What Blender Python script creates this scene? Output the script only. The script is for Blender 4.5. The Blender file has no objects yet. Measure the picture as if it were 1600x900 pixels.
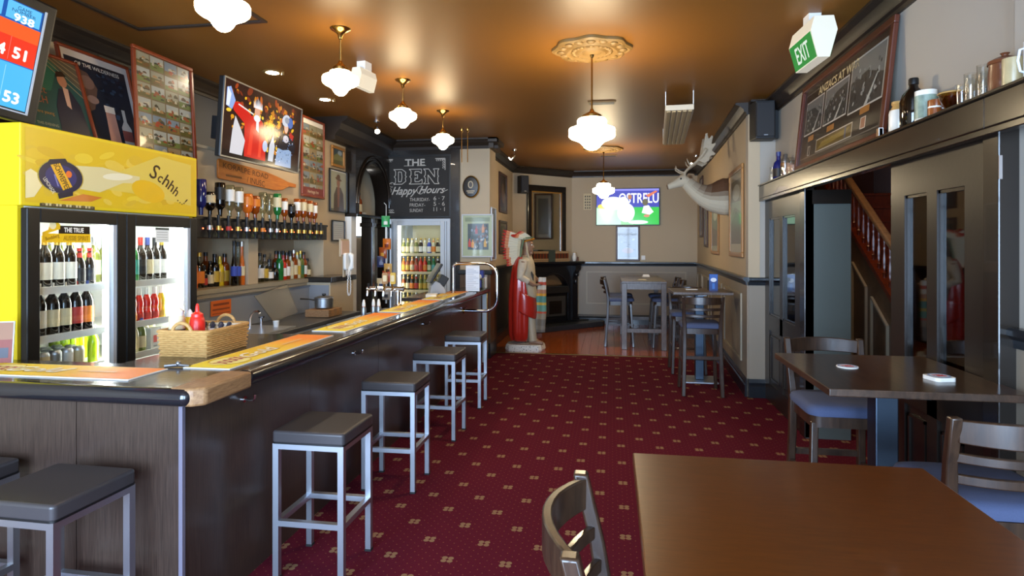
import bpy, bmesh, math, random
from mathutils import Vector, Matrix, Euler
random.seed(7)
sc = bpy.context.scene
COL = sc.collection
PI = math.pi
R = math.radians

# ---------------------------------------------------------------- camera
YAW = math.atan(155 / 960)
cd = bpy.data.cameras.new('camera')
cam = bpy.data.objects.new('camera', cd)
COL.objects.link(cam)
cam.location = (0, 0, 1.65)
cam.rotation_euler = (PI / 2, 0, YAW)
cd.sensor_width = 36
cd.lens = 36 * 960 / 1600
cd.shift_y = -67 / 1600
cd.clip_start = 0.02
sc.camera = cam

# ---------------------------------------------------------------- world, lights, exposure
w = bpy.data.worlds.new('world')
sc.world = w
w.use_nodes = True
w.node_tree.nodes['Background'].inputs[0].default_value = (0.60, 0.75, 1.0, 1)
w.node_tree.nodes['Background'].inputs[1].default_value = 0.35
def area(name, loc, rot, sx, sy, power, col, spread=180):
    l = bpy.data.lights.new(name, 'AREA')
    l.shape = 'RECTANGLE'
    l.size, l.size_y, l.energy, l.color = sx, sy, power, col
    l.spread = R(spread)
    o = bpy.data.objects.new(name, l)
    o.location, o.rotation_euler = loc, rot
    COL.objects.link(o)
    return o
DAY = (0.52, 0.72, 1.0)
# daylight standing outside the two street windows behind the photographer
area('daylight_window_west', (-1.75, -1.85, 1.52), (R(90), 0, 0), 2.5, 2.55, 220, DAY)
area('daylight_window_east', (0.75, -1.85, 1.52), (R(90), 0, 0), 1.6, 2.55, 140, DAY)
sc.view_settings.view_transform = 'Standard'
sc.view_settings.look = 'None'
sc.view_settings.exposure = 1.5
sc.view_settings.gamma = 1.0
sc.view_settings.use_curve_mapping = False
sc.cycles.max_bounces = 5
sc.cycles.diffuse_bounces = 3
sc.cycles.glossy_bounces = 3
sc.cycles.transparent_max_bounces = 12
sc.cycles.adaptive_threshold = 0.025
sc.cycles.sample_clamp_indirect = 4.0
sc.cycles.caustics_reflective = False
sc.cycles.caustics_refractive = False

# ---------------------------------------------------------------- colour and materials
def s2l(c):
    return c / 12.92 if c <= 0.04045 else ((c + 0.055) / 1.055) ** 2.4
def rgb(h):
    """'#aabbcc' -> linear rgba"""
    h = h.lstrip('#')
    return tuple(s2l(int(h[i:i + 2], 16) / 255) for i in (0, 2, 4)) + (1.0,)
M = {}
def new_mat(name):
    m = bpy.data.materials.new(name)
    m.use_nodes = True
    M[name] = m
    return m, m.node_tree, m.node_tree.nodes['Principled BSDF']
def mat(name, col, rough=0.5, metal=0.0, var=0.0, vscale=8.0, vstretch=(1, 1, 1), bump=0.0, bscale=60.0, emit=None, estr=0.0, spec=0.5, coat=0.0):
    m, nt, b = new_mat(name)
    c = rgb(col) if isinstance(col, str) else tuple(col) + (1,)
    b.inputs['Base Color'].default_value = c
    b.inputs['Roughness'].default_value = rough
    b.inputs['Metallic'].default_value = metal
    b.inputs['Specular IOR Level'].default_value = spec
    b.inputs['Coat Weight'].default_value = coat
    if var or bump:
        tc = nt.nodes.new('ShaderNodeTexCoord')
        mp = nt.nodes.new('ShaderNodeMapping')
        mp.inputs['Scale'].default_value = vstretch
        nt.links.new(tc.outputs['Object'], mp.inputs[0])
    if var:
        n = nt.nodes.new('ShaderNodeTexNoise')
        n.inputs['Scale'].default_value = vscale
        n.inputs['Detail'].default_value = 4
        nt.links.new(mp.outputs[0], n.inputs[0])
        mx = nt.nodes.new('ShaderNodeMix')
        mx.data_type = 'RGBA'
        mx.inputs[6].default_value = tuple(x * (1 - var) for x in c[:3]) + (1,)
        mx.inputs[7].default_value = tuple(min(1, x * (1 + var)) for x in c[:3]) + (1,)
        nt.links.new(n.outputs[0], mx.inputs[0])
        nt.links.new(mx.outputs[2], b.inputs['Base Color'])
    if bump:
        n2 = nt.nodes.new('ShaderNodeTexNoise')
        n2.inputs['Scale'].default_value = bscale
        n2.inputs['Detail'].default_value = 3
        nt.links.new(mp.outputs[0], n2.inputs[0])
        bp = nt.nodes.new('ShaderNodeBump')
        bp.inputs['Strength'].default_value = bump
        bp.inputs['Distance'].default_value = 0.004
        nt.links.new(n2.outputs[0], bp.inputs['Height'])
        nt.links.new(bp.outputs[0], b.inputs['Normal'])
    if emit is not None:
        b.inputs['Emission Color'].default_value = rgb(emit) if isinstance(emit, str) else tuple(emit) + (1,)
        b.inputs['Emission Strength'].default_value = estr
    return m
def glass(name, tint, refl=0.10, rough=0.03):
    """clear pane or bottle glass: tinted see-through with a fresnel reflection"""
    m, nt, b = new_mat(name)
    nt.nodes.remove(b)
    out = nt.nodes['Material Output']
    tr = nt.nodes.new('ShaderNodeBsdfTransparent')
    tr.inputs[0].default_value = rgb(tint)
    gl = nt.nodes.new('ShaderNodeBsdfGlossy')
    gl.inputs['Roughness'].default_value = rough
    fr = nt.nodes.new('ShaderNodeLayerWeight')
    fr.inputs[0].default_value = refl
    mx = nt.nodes.new('ShaderNodeMixShader')
    pw_ = nt.nodes.new('ShaderNodeMath'); pw_.operation = 'POWER'; pw_.inputs[1].default_value = 3.5
    ml_ = nt.nodes.new('ShaderNodeMath'); ml_.operation = 'MULTIPLY_ADD'; ml_.inputs[1].default_value = 0.7; ml_.inputs[2].default_value = refl
    fr.inputs[0].default_value = 0.5
    nt.links.new(fr.outputs['Facing'], pw_.inputs[0]); nt.links.new(pw_.outputs[0], ml_.inputs[0])
    nt.links.new(ml_.outputs[0], mx.inputs[0])
    nt.links.new(tr.outputs[0], mx.inputs[1])
    nt.links.new(gl.outputs[0], mx.inputs[2])
    nt.links.new(mx.outputs[0], out.inputs[0])
    return m
def printed(name, rough=0.5, coat=0.0, emit=0.0):
    """flat print: ink colours stored on the faces"""
    m, nt, b = new_mat(name)
    a = nt.nodes.new('ShaderNodeAttribute')
    a.attribute_name = 'ink'
    if emit:
        b.inputs['Base Color'].default_value = (0.01, 0.01, 0.01, 1)
        nt.links.new(a.outputs['Color'], b.inputs['Emission Color'])
        b.inputs['Emission Strength'].default_value = emit
    else:
        nt.links.new(a.outputs['Color'], b.inputs['Base Color'])
    b.inputs['Roughness'].default_value = rough
    if emit: b.inputs['Specular IOR Level'].default_value = 0.2
    b.inputs['Coat Weight'].default_value = coat
    b.inputs['Coat Roughness'].default_value = 0.04
    return m
def wood(name, c1, c2, rough=0.35, stretch=(1, 12, 12), scale=6.0, coat=0.0):
    m, nt, b = new_mat(name)
    tc = nt.nodes.new('ShaderNodeTexCoord')
    mp = nt.nodes.new('ShaderNodeMapping')
    mp.inputs['Scale'].default_value = stretch
    n = nt.nodes.new('ShaderNodeTexNoise')
    n.inputs['Scale'].default_value = scale
    n.inputs['Detail'].default_value = 6
    n.inputs['Roughness'].default_value = 0.65
    n.inputs['Distortion'].default_value = 0.4
    cr = nt.nodes.new('ShaderNodeValToRGB')
    cr.color_ramp.elements[0].position = 0.3
    cr.color_ramp.elements[1].position = 0.72
    cr.color_ramp.elements[0].color = rgb(c1)
    cr.color_ramp.elements[1].color = rgb(c2)
    nt.links.new(tc.outputs['Object'], mp.inputs[0])
    nt.links.new(mp.outputs[0], n.inputs[0])
    nt.links.new(n.outputs[0], cr.inputs[0])
    nt.links.new(cr.outputs[0], b.inputs['Base Color'])
    b.inputs['Roughness'].default_value = rough
    b.inputs['Coat Weight'].default_value = coat
    b.inputs['Coat Roughness'].default_value = 0.1
    return m

mat('wall_tan', '#bfab8d', 0.7, var=0.04, vscale=2, bump=0.05, bscale=220)
mat('wall_grey', '#aaa398', 0.65, var=0.04, vscale=2)
mat('wall_slate', '#57585a', 0.7)
mat('wainscot', '#8d8272', 0.5, var=0.04, vscale=3)
mat('moulding_pale', '#a0957f', 0.45)
mat('trim_dark', '#171c22', 0.28, coat=0.2)
mat('black_paint', '#1e1813', 0.24, var=0.2, vscale=14, bump=0.06, bscale=30, coat=0.25)
mat('black_door', '#241d18', 0.30, bump=0.06, bscale=30)
mat('cornice_dark', '#2a2018', 0.45)
mat('ceiling_gold', '#7a4e12', 0.44, var=0.05, vscale=1.5, bump=0.03, bscale=18)
mat('rose_bronze', '#7a5c2c', 0.55)
mat('vinyl', '#3b3738', 0.33, bump=0.05, bscale=180)
mat('steel', '#bcc0c8', 0.40, 1.0)
mat('steel_matt', '#9a9da2', 0.42, 1.0)
mat('chrome', '#e8e8ec', 0.07, 1.0)
mat('brass', '#b08a4a', 0.22, 1.0)
mat('counter', '#2b2422', 0.20, var=0.12, vscale=5, coat=0.2)
mat('counter_edge', '#1c1b1f', 0.22, coat=0.5)
mat('plastic_black', '#0c0c0d', 0.42)
mat('pedestal', '#4c5968', 0.36, 1.0)  # black-painted columns; their blue sheen is put into the colour
mat('plastic_dark', '#1a1b1d', 0.5)
mat('plastic_white', '#e8e8e4', 0.4)
mat('plastic_grey', '#a9adb2', 0.45)
mat('fridge_yellow', '#dcc018', 0.35)
mat('fridge_white', '#eef1ee', 0.45)
mat('fridge_grey', '#c3cad0', 0.4)
mat('rubber', '#101010', 0.7)
mat('frame_red', '#7d3417', 0.35)
mat('frame_mahogany', '#57291a', 0.3, coat=0.2)
mat('frame_gold', '#a4702c', 0.35, coat=0.2)
mat('frame_brown', '#4a2d1c', 0.4)
mat('frame_black', '#131211', 0.35)
mat('frame_white', '#cfd2d4', 0.4)
mat('paper', '#e6e2d8', 0.6)
mat('mirror', '#dfe2df', 0.03, 1.0)
mat('splash_grey', '#8a8e95', 0.35)
mat('bench_top', '#4a4a4c', 0.3)
mat('seat_blue', '#434d6b', 0.85, var=0.12, vscale=160, bump=0.25, bscale=400)
mat('ceramic_white', '#eae6da', 0.2)
mat('ceramic_tan', '#c39a5c', 0.2)
mat('ceramic_brown', '#6d3f27', 0.3, bump=0.3, bscale=90)
mat('ketchup', '#e02c20', 0.35)
mat('navy_plastic', '#20263c', 0.4)
mat('cap_black', '#101012', 0.4)
mat('cap_gold', '#c9a54a', 0.3, 0.7)
mat('cap_red', '#a82018', 0.4)
mat('cap_white', '#e6e2da', 0.5)
mat('cap_silver', '#c4c6c8', 0.3, 0.8)
mat('cap_blue', '#2a3a78', 0.4)
mat('label_white', '#eeebe2', 0.6)
mat('label_cream', '#d9c9a0', 0.6)
mat('label_gold', '#c9a53a', 0.5)
mat('label_red', '#b33226', 0.6)
mat('label_green', '#2f6a45', 0.6)
mat('label_blue', '#3a4fae', 0.6)
mat('label_black', '#1b1a1c', 0.5)
mat('label_orange', '#df7e22', 0.5)
mat('label_teal', '#2f8f86', 0.6)
mat('liquid_dark', '#0d0806', 0.08, coat=0.3)
mat('liquid_amber', '#8a3d0c', 0.08, coat=0.3)
mat('liquid_orange', '#d0641a', 0.1, coat=0.3)
mat('liquid_red', '#d8281c', 0.15, coat=0.3)
mat('liquid_yellow', '#e2bc20', 0.15, coat=0.3)
mat('liquid_lime', '#a9c81a', 0.15, coat=0.3)
mat('liquid_green', '#1f6b30', 0.08, coat=0.3)
mat('liquid_blue', '#1c2468', 0.06, coat=0.3)
mat('liquid_olive', '#6d7434', 0.1, coat=0.3)
mat('liquid_pale', '#cfc8a8', 0.1, coat=0.3)
glass('glass_clear', '#fafcfc', 0.08)
glass('glass_bottle', '#dfe6e0', 0.07)
glass('glass_pane', '#f7f9f8', 0.03)
glass('glass_dark', '#8a8688', 0.06)
glass('glass_amber', '#d8b448', 0.08)
glass('acrylic', '#e4e6e4', 0.06, 0.08)
glass('frosted', '#f4f3ee', 0.16, 0.5)
printed('print_matt', 0.55)
printed('print_gloss', 0.3, 0.5)
printed('print_chalk', 0.85)
printed('screen', 0.12, 0.0, 0.42)
printed('screen_bright', 0.12, 0.0, 0.46)
mat('globe', '#ffffff', 0.2, emit=(1.0, 0.80, 0.50), estr=24.0)
mat('globe_small', '#ffffff', 0.2, emit=(1.0, 0.78, 0.46), estr=12.0)
mat('downlight_glow', '#ffffff', 0.4, emit=(1.0, 0.82, 0.58), estr=110.0)
mat('spot_glow', '#ffffff', 0.4, emit=(1.0, 0.85, 0.6), estr=5.0)
mat('fridge_tube', '#ffffff', 0.4, emit=(1.0, 1.0, 0.93), estr=15.0)
mat('fridge_tube_warm', '#ffffff', 0.4, emit=(1.0, 0.93, 0.72), estr=5.0)
mat('exit_glow', '#cfc8b4', 0.4, emit=(1.0, 0.95, 0.8), estr=0.10)
mat('exit_green', '#1f9a3a', 0.4, emit=(0.02, 0.45, 0.06), estr=0.7)
mat('led_red', '#ff2010', 0.4, emit=(1, 0.12, 0.04), estr=3)
mat('led_green', '#40ff20', 0.4, emit=(0.4, 1, 0.1), estr=3)
wood('laminate', '#2a201b', '#4a3a31', 0.30, (34, 34, 0.8), 7)
wood('table_brown', '#4c2405', '#623109', 0.30, (2, 22, 4), 7, 0.25)
wood('table_dark', '#2a1d14', '#4d382a', 0.28, (10, 1.2, 4), 5, 0.3)
wood('chair_wood', '#261911', '#412d1f', 0.30, (6, 6, 1), 8, 0.2)
wood('far_table_wood', '#4d4039', '#75655b', 0.35, (8, 2, 2), 6)
wood('raw_wood', '#7a5636', '#a98258', 0.5, (12, 2, 12), 8)
wood('block_wood', '#8a6038', '#b98a58', 0.5, (12, 2, 12), 8)
wood('oar_wood', '#b05c1a', '#d0802e', 0.45, (1, 8, 8), 6)
wood('plank_red', '#8a3a10', '#b85e20', 0.18, (10, 0.8, 4), 6, 0.4)
wood('stair_wood', '#4a180a', '#7a3014', 0.3, (6, 6, 1), 8)
wood('stair_panel', '#4a3624', '#6b5238', 0.35, (8, 1, 1), 6)
wood('wicker', '#a0763e', '#d0a566', 0.6, (3, 3, 20), 10)
wood('crate_wood', '#8d6a45', '#c4a276', 0.6, (3, 3, 12), 10)

# carpet: burgundy with a diamond lattice of small four-petalled flowers and fine specks
m, nt, b = new_mat('carpet')
class NV:
    def __init__(s, sock): s.s = sock
    def op(s, o, *args):
        n = nt.nodes.new('ShaderNodeMath')
        n.operation = o
        for i, a in enumerate((s,) + args):
            if isinstance(a, NV): nt.links.new(a.s, n.inputs[i])
            else: n.inputs[i].default_value = a
        return NV(n.outputs[0])
geo = nt.nodes.new('ShaderNodeNewGeometry')
sx = nt.nodes.new('ShaderNodeSeparateXYZ')
nt.links.new(geo.outputs['Position'], sx.inputs[0])
X, Y = NV(sx.outputs[0]), NV(sx.outputs[1])
def petal(ox, oy):
    dx = X.op('ADD', -ox).op('WRAP', 0.155, -0.155).op('ABSOLUTE')
    dy = Y.op('ADD', -oy).op('WRAP', 0.2, -0.2).op('ABSOLUTE')
    px = dx.op('ADD', -0.0165)
    py = dy.op('ADD', -0.0150)
    d = px.op('MULTIPLY', px).op('ADD', py.op('MULTIPLY', py))
    return d.op('LESS_THAN', 0.00024)
fl = petal(-0.54, 3.13).op('MAXIMUM', petal(-0.385, 3.33))
def speck(p, ox, oy, r):
    dx = X.op('ADD', -ox).op('WRAP', p / 2, -p / 2)
    dy = Y.op('ADD', -oy).op('WRAP', p / 2, -p / 2)
    return dx.op('MULTIPLY', dx).op('ADD', dy.op('MULTIPLY', dy)).op('LESS_THAN', r * r)
sp = speck(0.062, 0.01, 0.02, 0.0035).op('MAXIMUM', speck(0.062, 0.041, 0.051, 0.0030))
nz = nt.nodes.new('ShaderNodeTexNoise')
nz.inputs['Scale'].default_value = 260
nt.links.new(geo.outputs['Position'], nz.inputs[0])
mx0 = nt.nodes.new('ShaderNodeMix'); mx0.data_type = 'RGBA'
mx0.inputs[6].default_value = rgb('#430d1b'); mx0.inputs[7].default_value = rgb('#621729')
nt.links.new(nz.outputs[0], mx0.inputs[0])
mx1 = nt.nodes.new('ShaderNodeMix'); mx1.data_type = 'RGBA'
nt.links.new(sp.op('MULTIPLY', 0.5).s, mx1.inputs[0])
nt.links.new(mx0.outputs[2], mx1.inputs[6]); mx1.inputs[7].default_value = rgb('#a06a48')
mx2 = nt.nodes.new('ShaderNodeMix'); mx2.data_type = 'RGBA'
nt.links.new(fl.op('MULTIPLY', 0.9).s, mx2.inputs[0])
nt.links.new(mx1.outputs[2], mx2.inputs[6]); mx2.inputs[7].default_value = rgb('#8a6c50')
nt.links.new(mx2.outputs[2], b.inputs['Base Color'])
b.inputs['Roughness'].default_value = 0.95
b.inputs['Specular IOR Level'].default_value = 0.1
bp = nt.nodes.new('ShaderNodeBump')
bp.inputs['Strength'].default_value = 0.3
bp.inputs['Distance'].default_value = 0.004
nt.links.new(nz.outputs[0], bp.inputs['Height'])
nt.links.new(bp.outputs[0], b.inputs['Normal'])

# deer hide: brown saddle along the back fading to cream on throat, muzzle and belly
m, nt, b = new_mat('deer_hide')
a = nt.nodes.new('ShaderNodeAttribute'); a.attribute_name = 'ink'
n = nt.nodes.new('ShaderNodeTexNoise'); n.inputs['Scale'].default_value = 45
mx = nt.nodes.new('ShaderNodeMix'); mx.data_type = 'RGBA'; mx.blend_type = 'MULTIPLY'; mx.inputs[0].default_value = 0.35
nt.links.new(a.outputs['Color'], mx.inputs[6]); nt.links.new(n.outputs['Color'], mx.inputs[7])
nt.links.new(a.outputs['Color'], b.inputs['Base Color'])
b.inputs['Roughness'].default_value = 0.85
mat('antler', '#b7a78d', 0.6, var=0.25, vscale=14)
# statue stone base: white flecked with grey
m, nt, b = new_mat('stone_fleck')
v = nt.nodes.new('ShaderNodeTexVoronoi'); v.inputs['Scale'].default_value = 38
tc = nt.nodes.new('ShaderNodeTexCoord'); nt.links.new(tc.outputs['Object'], v.inputs[0])
cr = nt.nodes.new('ShaderNodeValToRGB')
cr.color_ramp.elements[0].color = rgb('#5f5a52'); cr.color_ramp.elements[1].color = rgb('#e2ded4')
cr.color_ramp.elements[0].position = 0.15; cr.color_ramp.elements[1].position = 0.35
nt.links.new(v.outputs['Distance'], cr.inputs[0]); nt.links.new(cr.outputs[0], b.inputs['Base Color'])
b.inputs['Roughness'].default_value = 0.5

# ---------------------------------------------------------------- mesh building
class MB:
    def __init__(s):
        s.v, s.f, s.c = [], [], []
    def add(s, vs, fs, col=None):
        o = len(s.v)
        s.v += [tuple(p) for p in vs]
        for f in fs:
            s.f.append([o + i for i in f])
            s.c.append(col)
        return s
    def box(s, x0, x1, y0, y1, z0, z1, col=None):
        return s.add([(x0, y0, z0), (x1, y0, z0), (x1, y1, z0), (x0, y1, z0), (x0, y0, z1), (x1, y0, z1), (x1, y1, z1), (x0, y1, z1)],
                     [(3, 2, 1, 0), (4, 5, 6, 7), (0, 1, 5, 4), (1, 2, 6, 5), (2, 3, 7, 6), (3, 0, 4, 7)], col)
    def obox(s, c, size, rot=(0, 0, 0), col=None):
        e = Euler(rot).to_matrix()
        t = MB().box(-size[0] / 2, size[0] / 2, -size[1] / 2, size[1] / 2, -size[2] / 2, size[2] / 2)
        return s.add([e @ Vector(p) + Vector(c) for p in t.v], t.f, col)
    def bar(s, p0, p1, wx, wy, up=(0, 0, 1), col=None):
        """rectangular bar from p0 to p1"""
        p0, p1 = Vector(p0), Vector(p1)
        d = (p1 - p0).normalized()
        u = Vector(up)
        if abs(d.dot(u)) > 0.95: u = Vector((0, 1, 0))
        a = d.cross(u).normalized() * wx / 2
        bb = a.cross(d).normalized() * wy / 2
        vs = [p + i * a + j * bb for p in (p0, p1) for i, j in ((-1, -1), (1, -1), (1, 1), (-1, 1))]
        return s.add(vs, [(3, 2, 1, 0), (4, 5, 6, 7), (0, 1, 5, 4), (1, 2, 6, 5), (2, 3, 7, 6), (3, 0, 4, 7)], col)
    def tube(s, pts, r, n=8, closed=False, col=None, flat=1.0):
        pts = [Vector(p) for p in pts]
        k = len(pts)
        rs = r if isinstance(r, (list, tuple)) else [r] * k
        prev = None
        vs = []
        for i, p in enumerate(pts):
            if closed: d = pts[(i + 1) % k] - pts[i - 1]
            else: d = pts[min(i + 1, k - 1)] - pts[max(i - 1, 0)]
            d = d.normalized() if d.length > 1e-9 else Vector((0, 0, 1))
            if prev is None:
                u = Vector((0, 0, 1)) if abs(d.z) < 0.9 else Vector((1, 0, 0))
                a = d.cross(u).normalized()
            else:
                a = (prev - d * prev.dot(d)).normalized()
            prev = a
            bb = d.cross(a)
            for j in range(n):
                t = 2 * PI * j / n
                vs.append(p + rs[i] * (math.cos(t) * a + flat * math.sin(t) * bb))
        fs = []
        for i in range(k if closed else k - 1):
            for j in range(n):
                i2 = (i + 1) % k
                fs.append((i * n + j, i * n + (j + 1) % n, i2 * n + (j + 1) % n, i2 * n + j))
        if not closed:
            fs.append(tuple(range(n))[::-1])
            fs.append(tuple(range((k - 1) * n, k * n)))
        return s.add(vs, fs, col)
    def cyl(s, p0, p1, r0, r1=None, n=14, col=None):
        return s.tube([p0, p1], [r0, r0 if r1 is None else r1], n, col=col)
    def lathe(s, prof, c=(0, 0, 0), n=18, col=None, cap=True):
        vs, fs = [], []
        for r, z in prof:
            for j in range(n):
                t = 2 * PI * j / n
                vs.append((c[0] + r * math.cos(t), c[1] + r * math.sin(t), c[2] + z))
        for i in range(len(prof) - 1):
            for j in range(n):
                fs.append((i * n + j, i * n + (j + 1) % n, (i + 1) * n + (j + 1) % n, (i + 1) * n + j))
        if cap:
            fs.append(tuple(range(n))[::-1])
            fs.append(tuple(range((len(prof) - 1) * n, len(prof) * n)))
        return s.add(vs, fs, col)
    def loft(s, rings, col=None, cap=True):
        n = len(rings[0])
        vs = [p for r in rings for p in r]
        fs = [(i * n + j, i * n + (j + 1) % n, (i + 1) * n + (j + 1) % n, (i + 1) * n + j) for i in range(len(rings) - 1) for j in range(n)]
        if cap:
            fs.append(tuple(range(n))[::-1])
            fs.append(tuple(range((len(rings) - 1) * n, len(rings) * n)))
        return s.add(vs, fs, col)
    def prism(s, poly, a0, a1, axis='y', col=None):
        """extrude a 2-D outline: axis y -> outline in xz, z -> xy, x -> yz"""
        n = len(poly)
        f = {'y': lambda p, a: (p[0], a, p[1]), 'z': lambda p, a: (p[0], p[1], a), 'x': lambda p, a: (a, p[0], p[1])}[axis]
        vs = [f(p, a0) for p in poly] + [f(p, a1) for p in poly]
        fs = [tuple(range(n)), tuple(range(n, 2 * n))[::-1]] + [(i, n + i, n + (i + 1) % n, (i + 1) % n) for i in range(n)]
        return s.add(vs, fs, col)
    def ball(s, c, r, n=12, m_=8, sc_=(1, 1, 1), col=None):
        prof = []
        vs, fs = [], []
        for i in range(1, m_):
            a = PI * i / m_
            for j in range(n):
                t = 2 * PI * j / n
                vs.append((c[0] + r * sc_[0] * math.sin(a) * math.cos(t), c[1] + r * sc_[1] * math.sin(a) * math.sin(t), c[2] - r * sc_[2] * math.cos(a)))
        for i in range(m_ - 2):
            for j in range(n):
                fs.append((i * n + j, i * n + (j + 1) % n, (i + 1) * n + (j + 1) % n, (i + 1) * n + j))
        b0 = len(vs); vs.append((c[0], c[1], c[2] - r * sc_[2])); vs.append((c[0], c[1], c[2] + r * sc_[2]))
        for j in range(n):
            fs.append((b0, (j + 1) % n, j))
            fs.append((b0 + 1, (m_ - 2) * n + j, (m_ - 2) * n + (j + 1) % n))
        return s.add(vs, fs, col)
    def mesh(s, name, smooth=True, angle=40, fix=True):
        me = bpy.data.meshes.new(name)
        me.from_pydata(s.v, [], s.f)
        if fix:
            bm = bmesh.new(); bm.from_mesh(me)
            bmesh.ops.recalc_face_normals(bm, faces=bm.faces)
            bm.to_mesh(me); bm.free()
        if any(c is not None for c in s.c):
            at = me.color_attributes.new('ink', 'FLOAT_COLOR', 'CORNER')
            for p in me.polygons:
                c = s.c[p.index] or (0.5, 0.5, 0.5, 1)
                for li in p.loop_indices: at.data[li].color = c
        if smooth:
            me.shade_smooth()
            me.set_sharp_from_angle(angle=R(angle))
        return me
    def build(s, name, material, parent=None, smooth=True, angle=40, bevel=0.0, seg=2, loc=None, rot=None, fix=True):
        me = s.mesh(name, smooth, angle, fix)
        return obj(name, me, material, parent, bevel, seg, loc, rot)
def obj(name, me, material, parent=None, bevel=0.0, seg=2, loc=None, rot=None):
    o = bpy.data.objects.new(name, me)
    if not me.materials:
        me.materials.append(M[material] if isinstance(material, str) else material)
    COL.objects.link(o)
    if parent is not None: o.parent = parent
    if loc is not None: o.location = loc
    if rot is not None: o.rotation_euler = rot
    if bevel:
        md = o.modifiers.new('bevel', 'BEVEL')
        md.width, md.segments, md.limit_method, md.angle_limit = bevel, seg, 'ANGLE', R(40)
        md.harden_normals = False
    return o
def tag(o, label, cat, group=None, kind=None):
    o['label'], o['category'] = label, cat
    if group: o['group'] = group
    if kind: o['kind'] = kind
    return o
def thing(name, label, cat, loc=(0, 0, 0), rotz=0.0, group=None, kind=None, tilt=0.0):
    o = bpy.data.objects.new(name, None)
    o.empty_display_size = 0.05
    COL.objects.link(o)
    o.location = loc
    o.rotation_euler = (tilt, 0, rotz)
    return tag(o, label, cat, group, kind)
def copy_tree(root, loc, rotz, label=None):
    r = root.copy(); COL.objects.link(r)
    r.location = loc; r.rotation_euler = (0, 0, rotz)
    if label: r['label'] = label
    for ch in list(root.children):
        c_ = ch.copy(); COL.objects.link(c_); c_.parent = r
        for g in list(ch.children):
            d_ = g.copy(); COL.objects.link(d_); d_.parent = c_
    return r
def rbox(hx, hy, r, n=4):
    """rounded rectangle outline, half sizes hx, hy"""
    out = []
    for cx, cy, a0 in ((hx - r, hy - r, 0), (-hx + r, hy - r, 90), (-hx + r, -hy + r, 180), (hx - r, -hy + r, 270)):
        for i in range(n + 1):
            t = R(a0 + 90 * i / n)
            out.append((cx + r * math.cos(t), cy + r * math.sin(t)))
    return out
def ORD(i):
    return ['first', 'second', 'third', 'fourth', 'fifth', 'sixth', 'seventh', 'eighth', 'ninth', 'tenth', 'eleventh', 'twelfth', 'thirteenth', 'fourteenth', 'fifteenth', 'sixteenth', 'seventeenth', 'eighteenth'][i]

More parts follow.
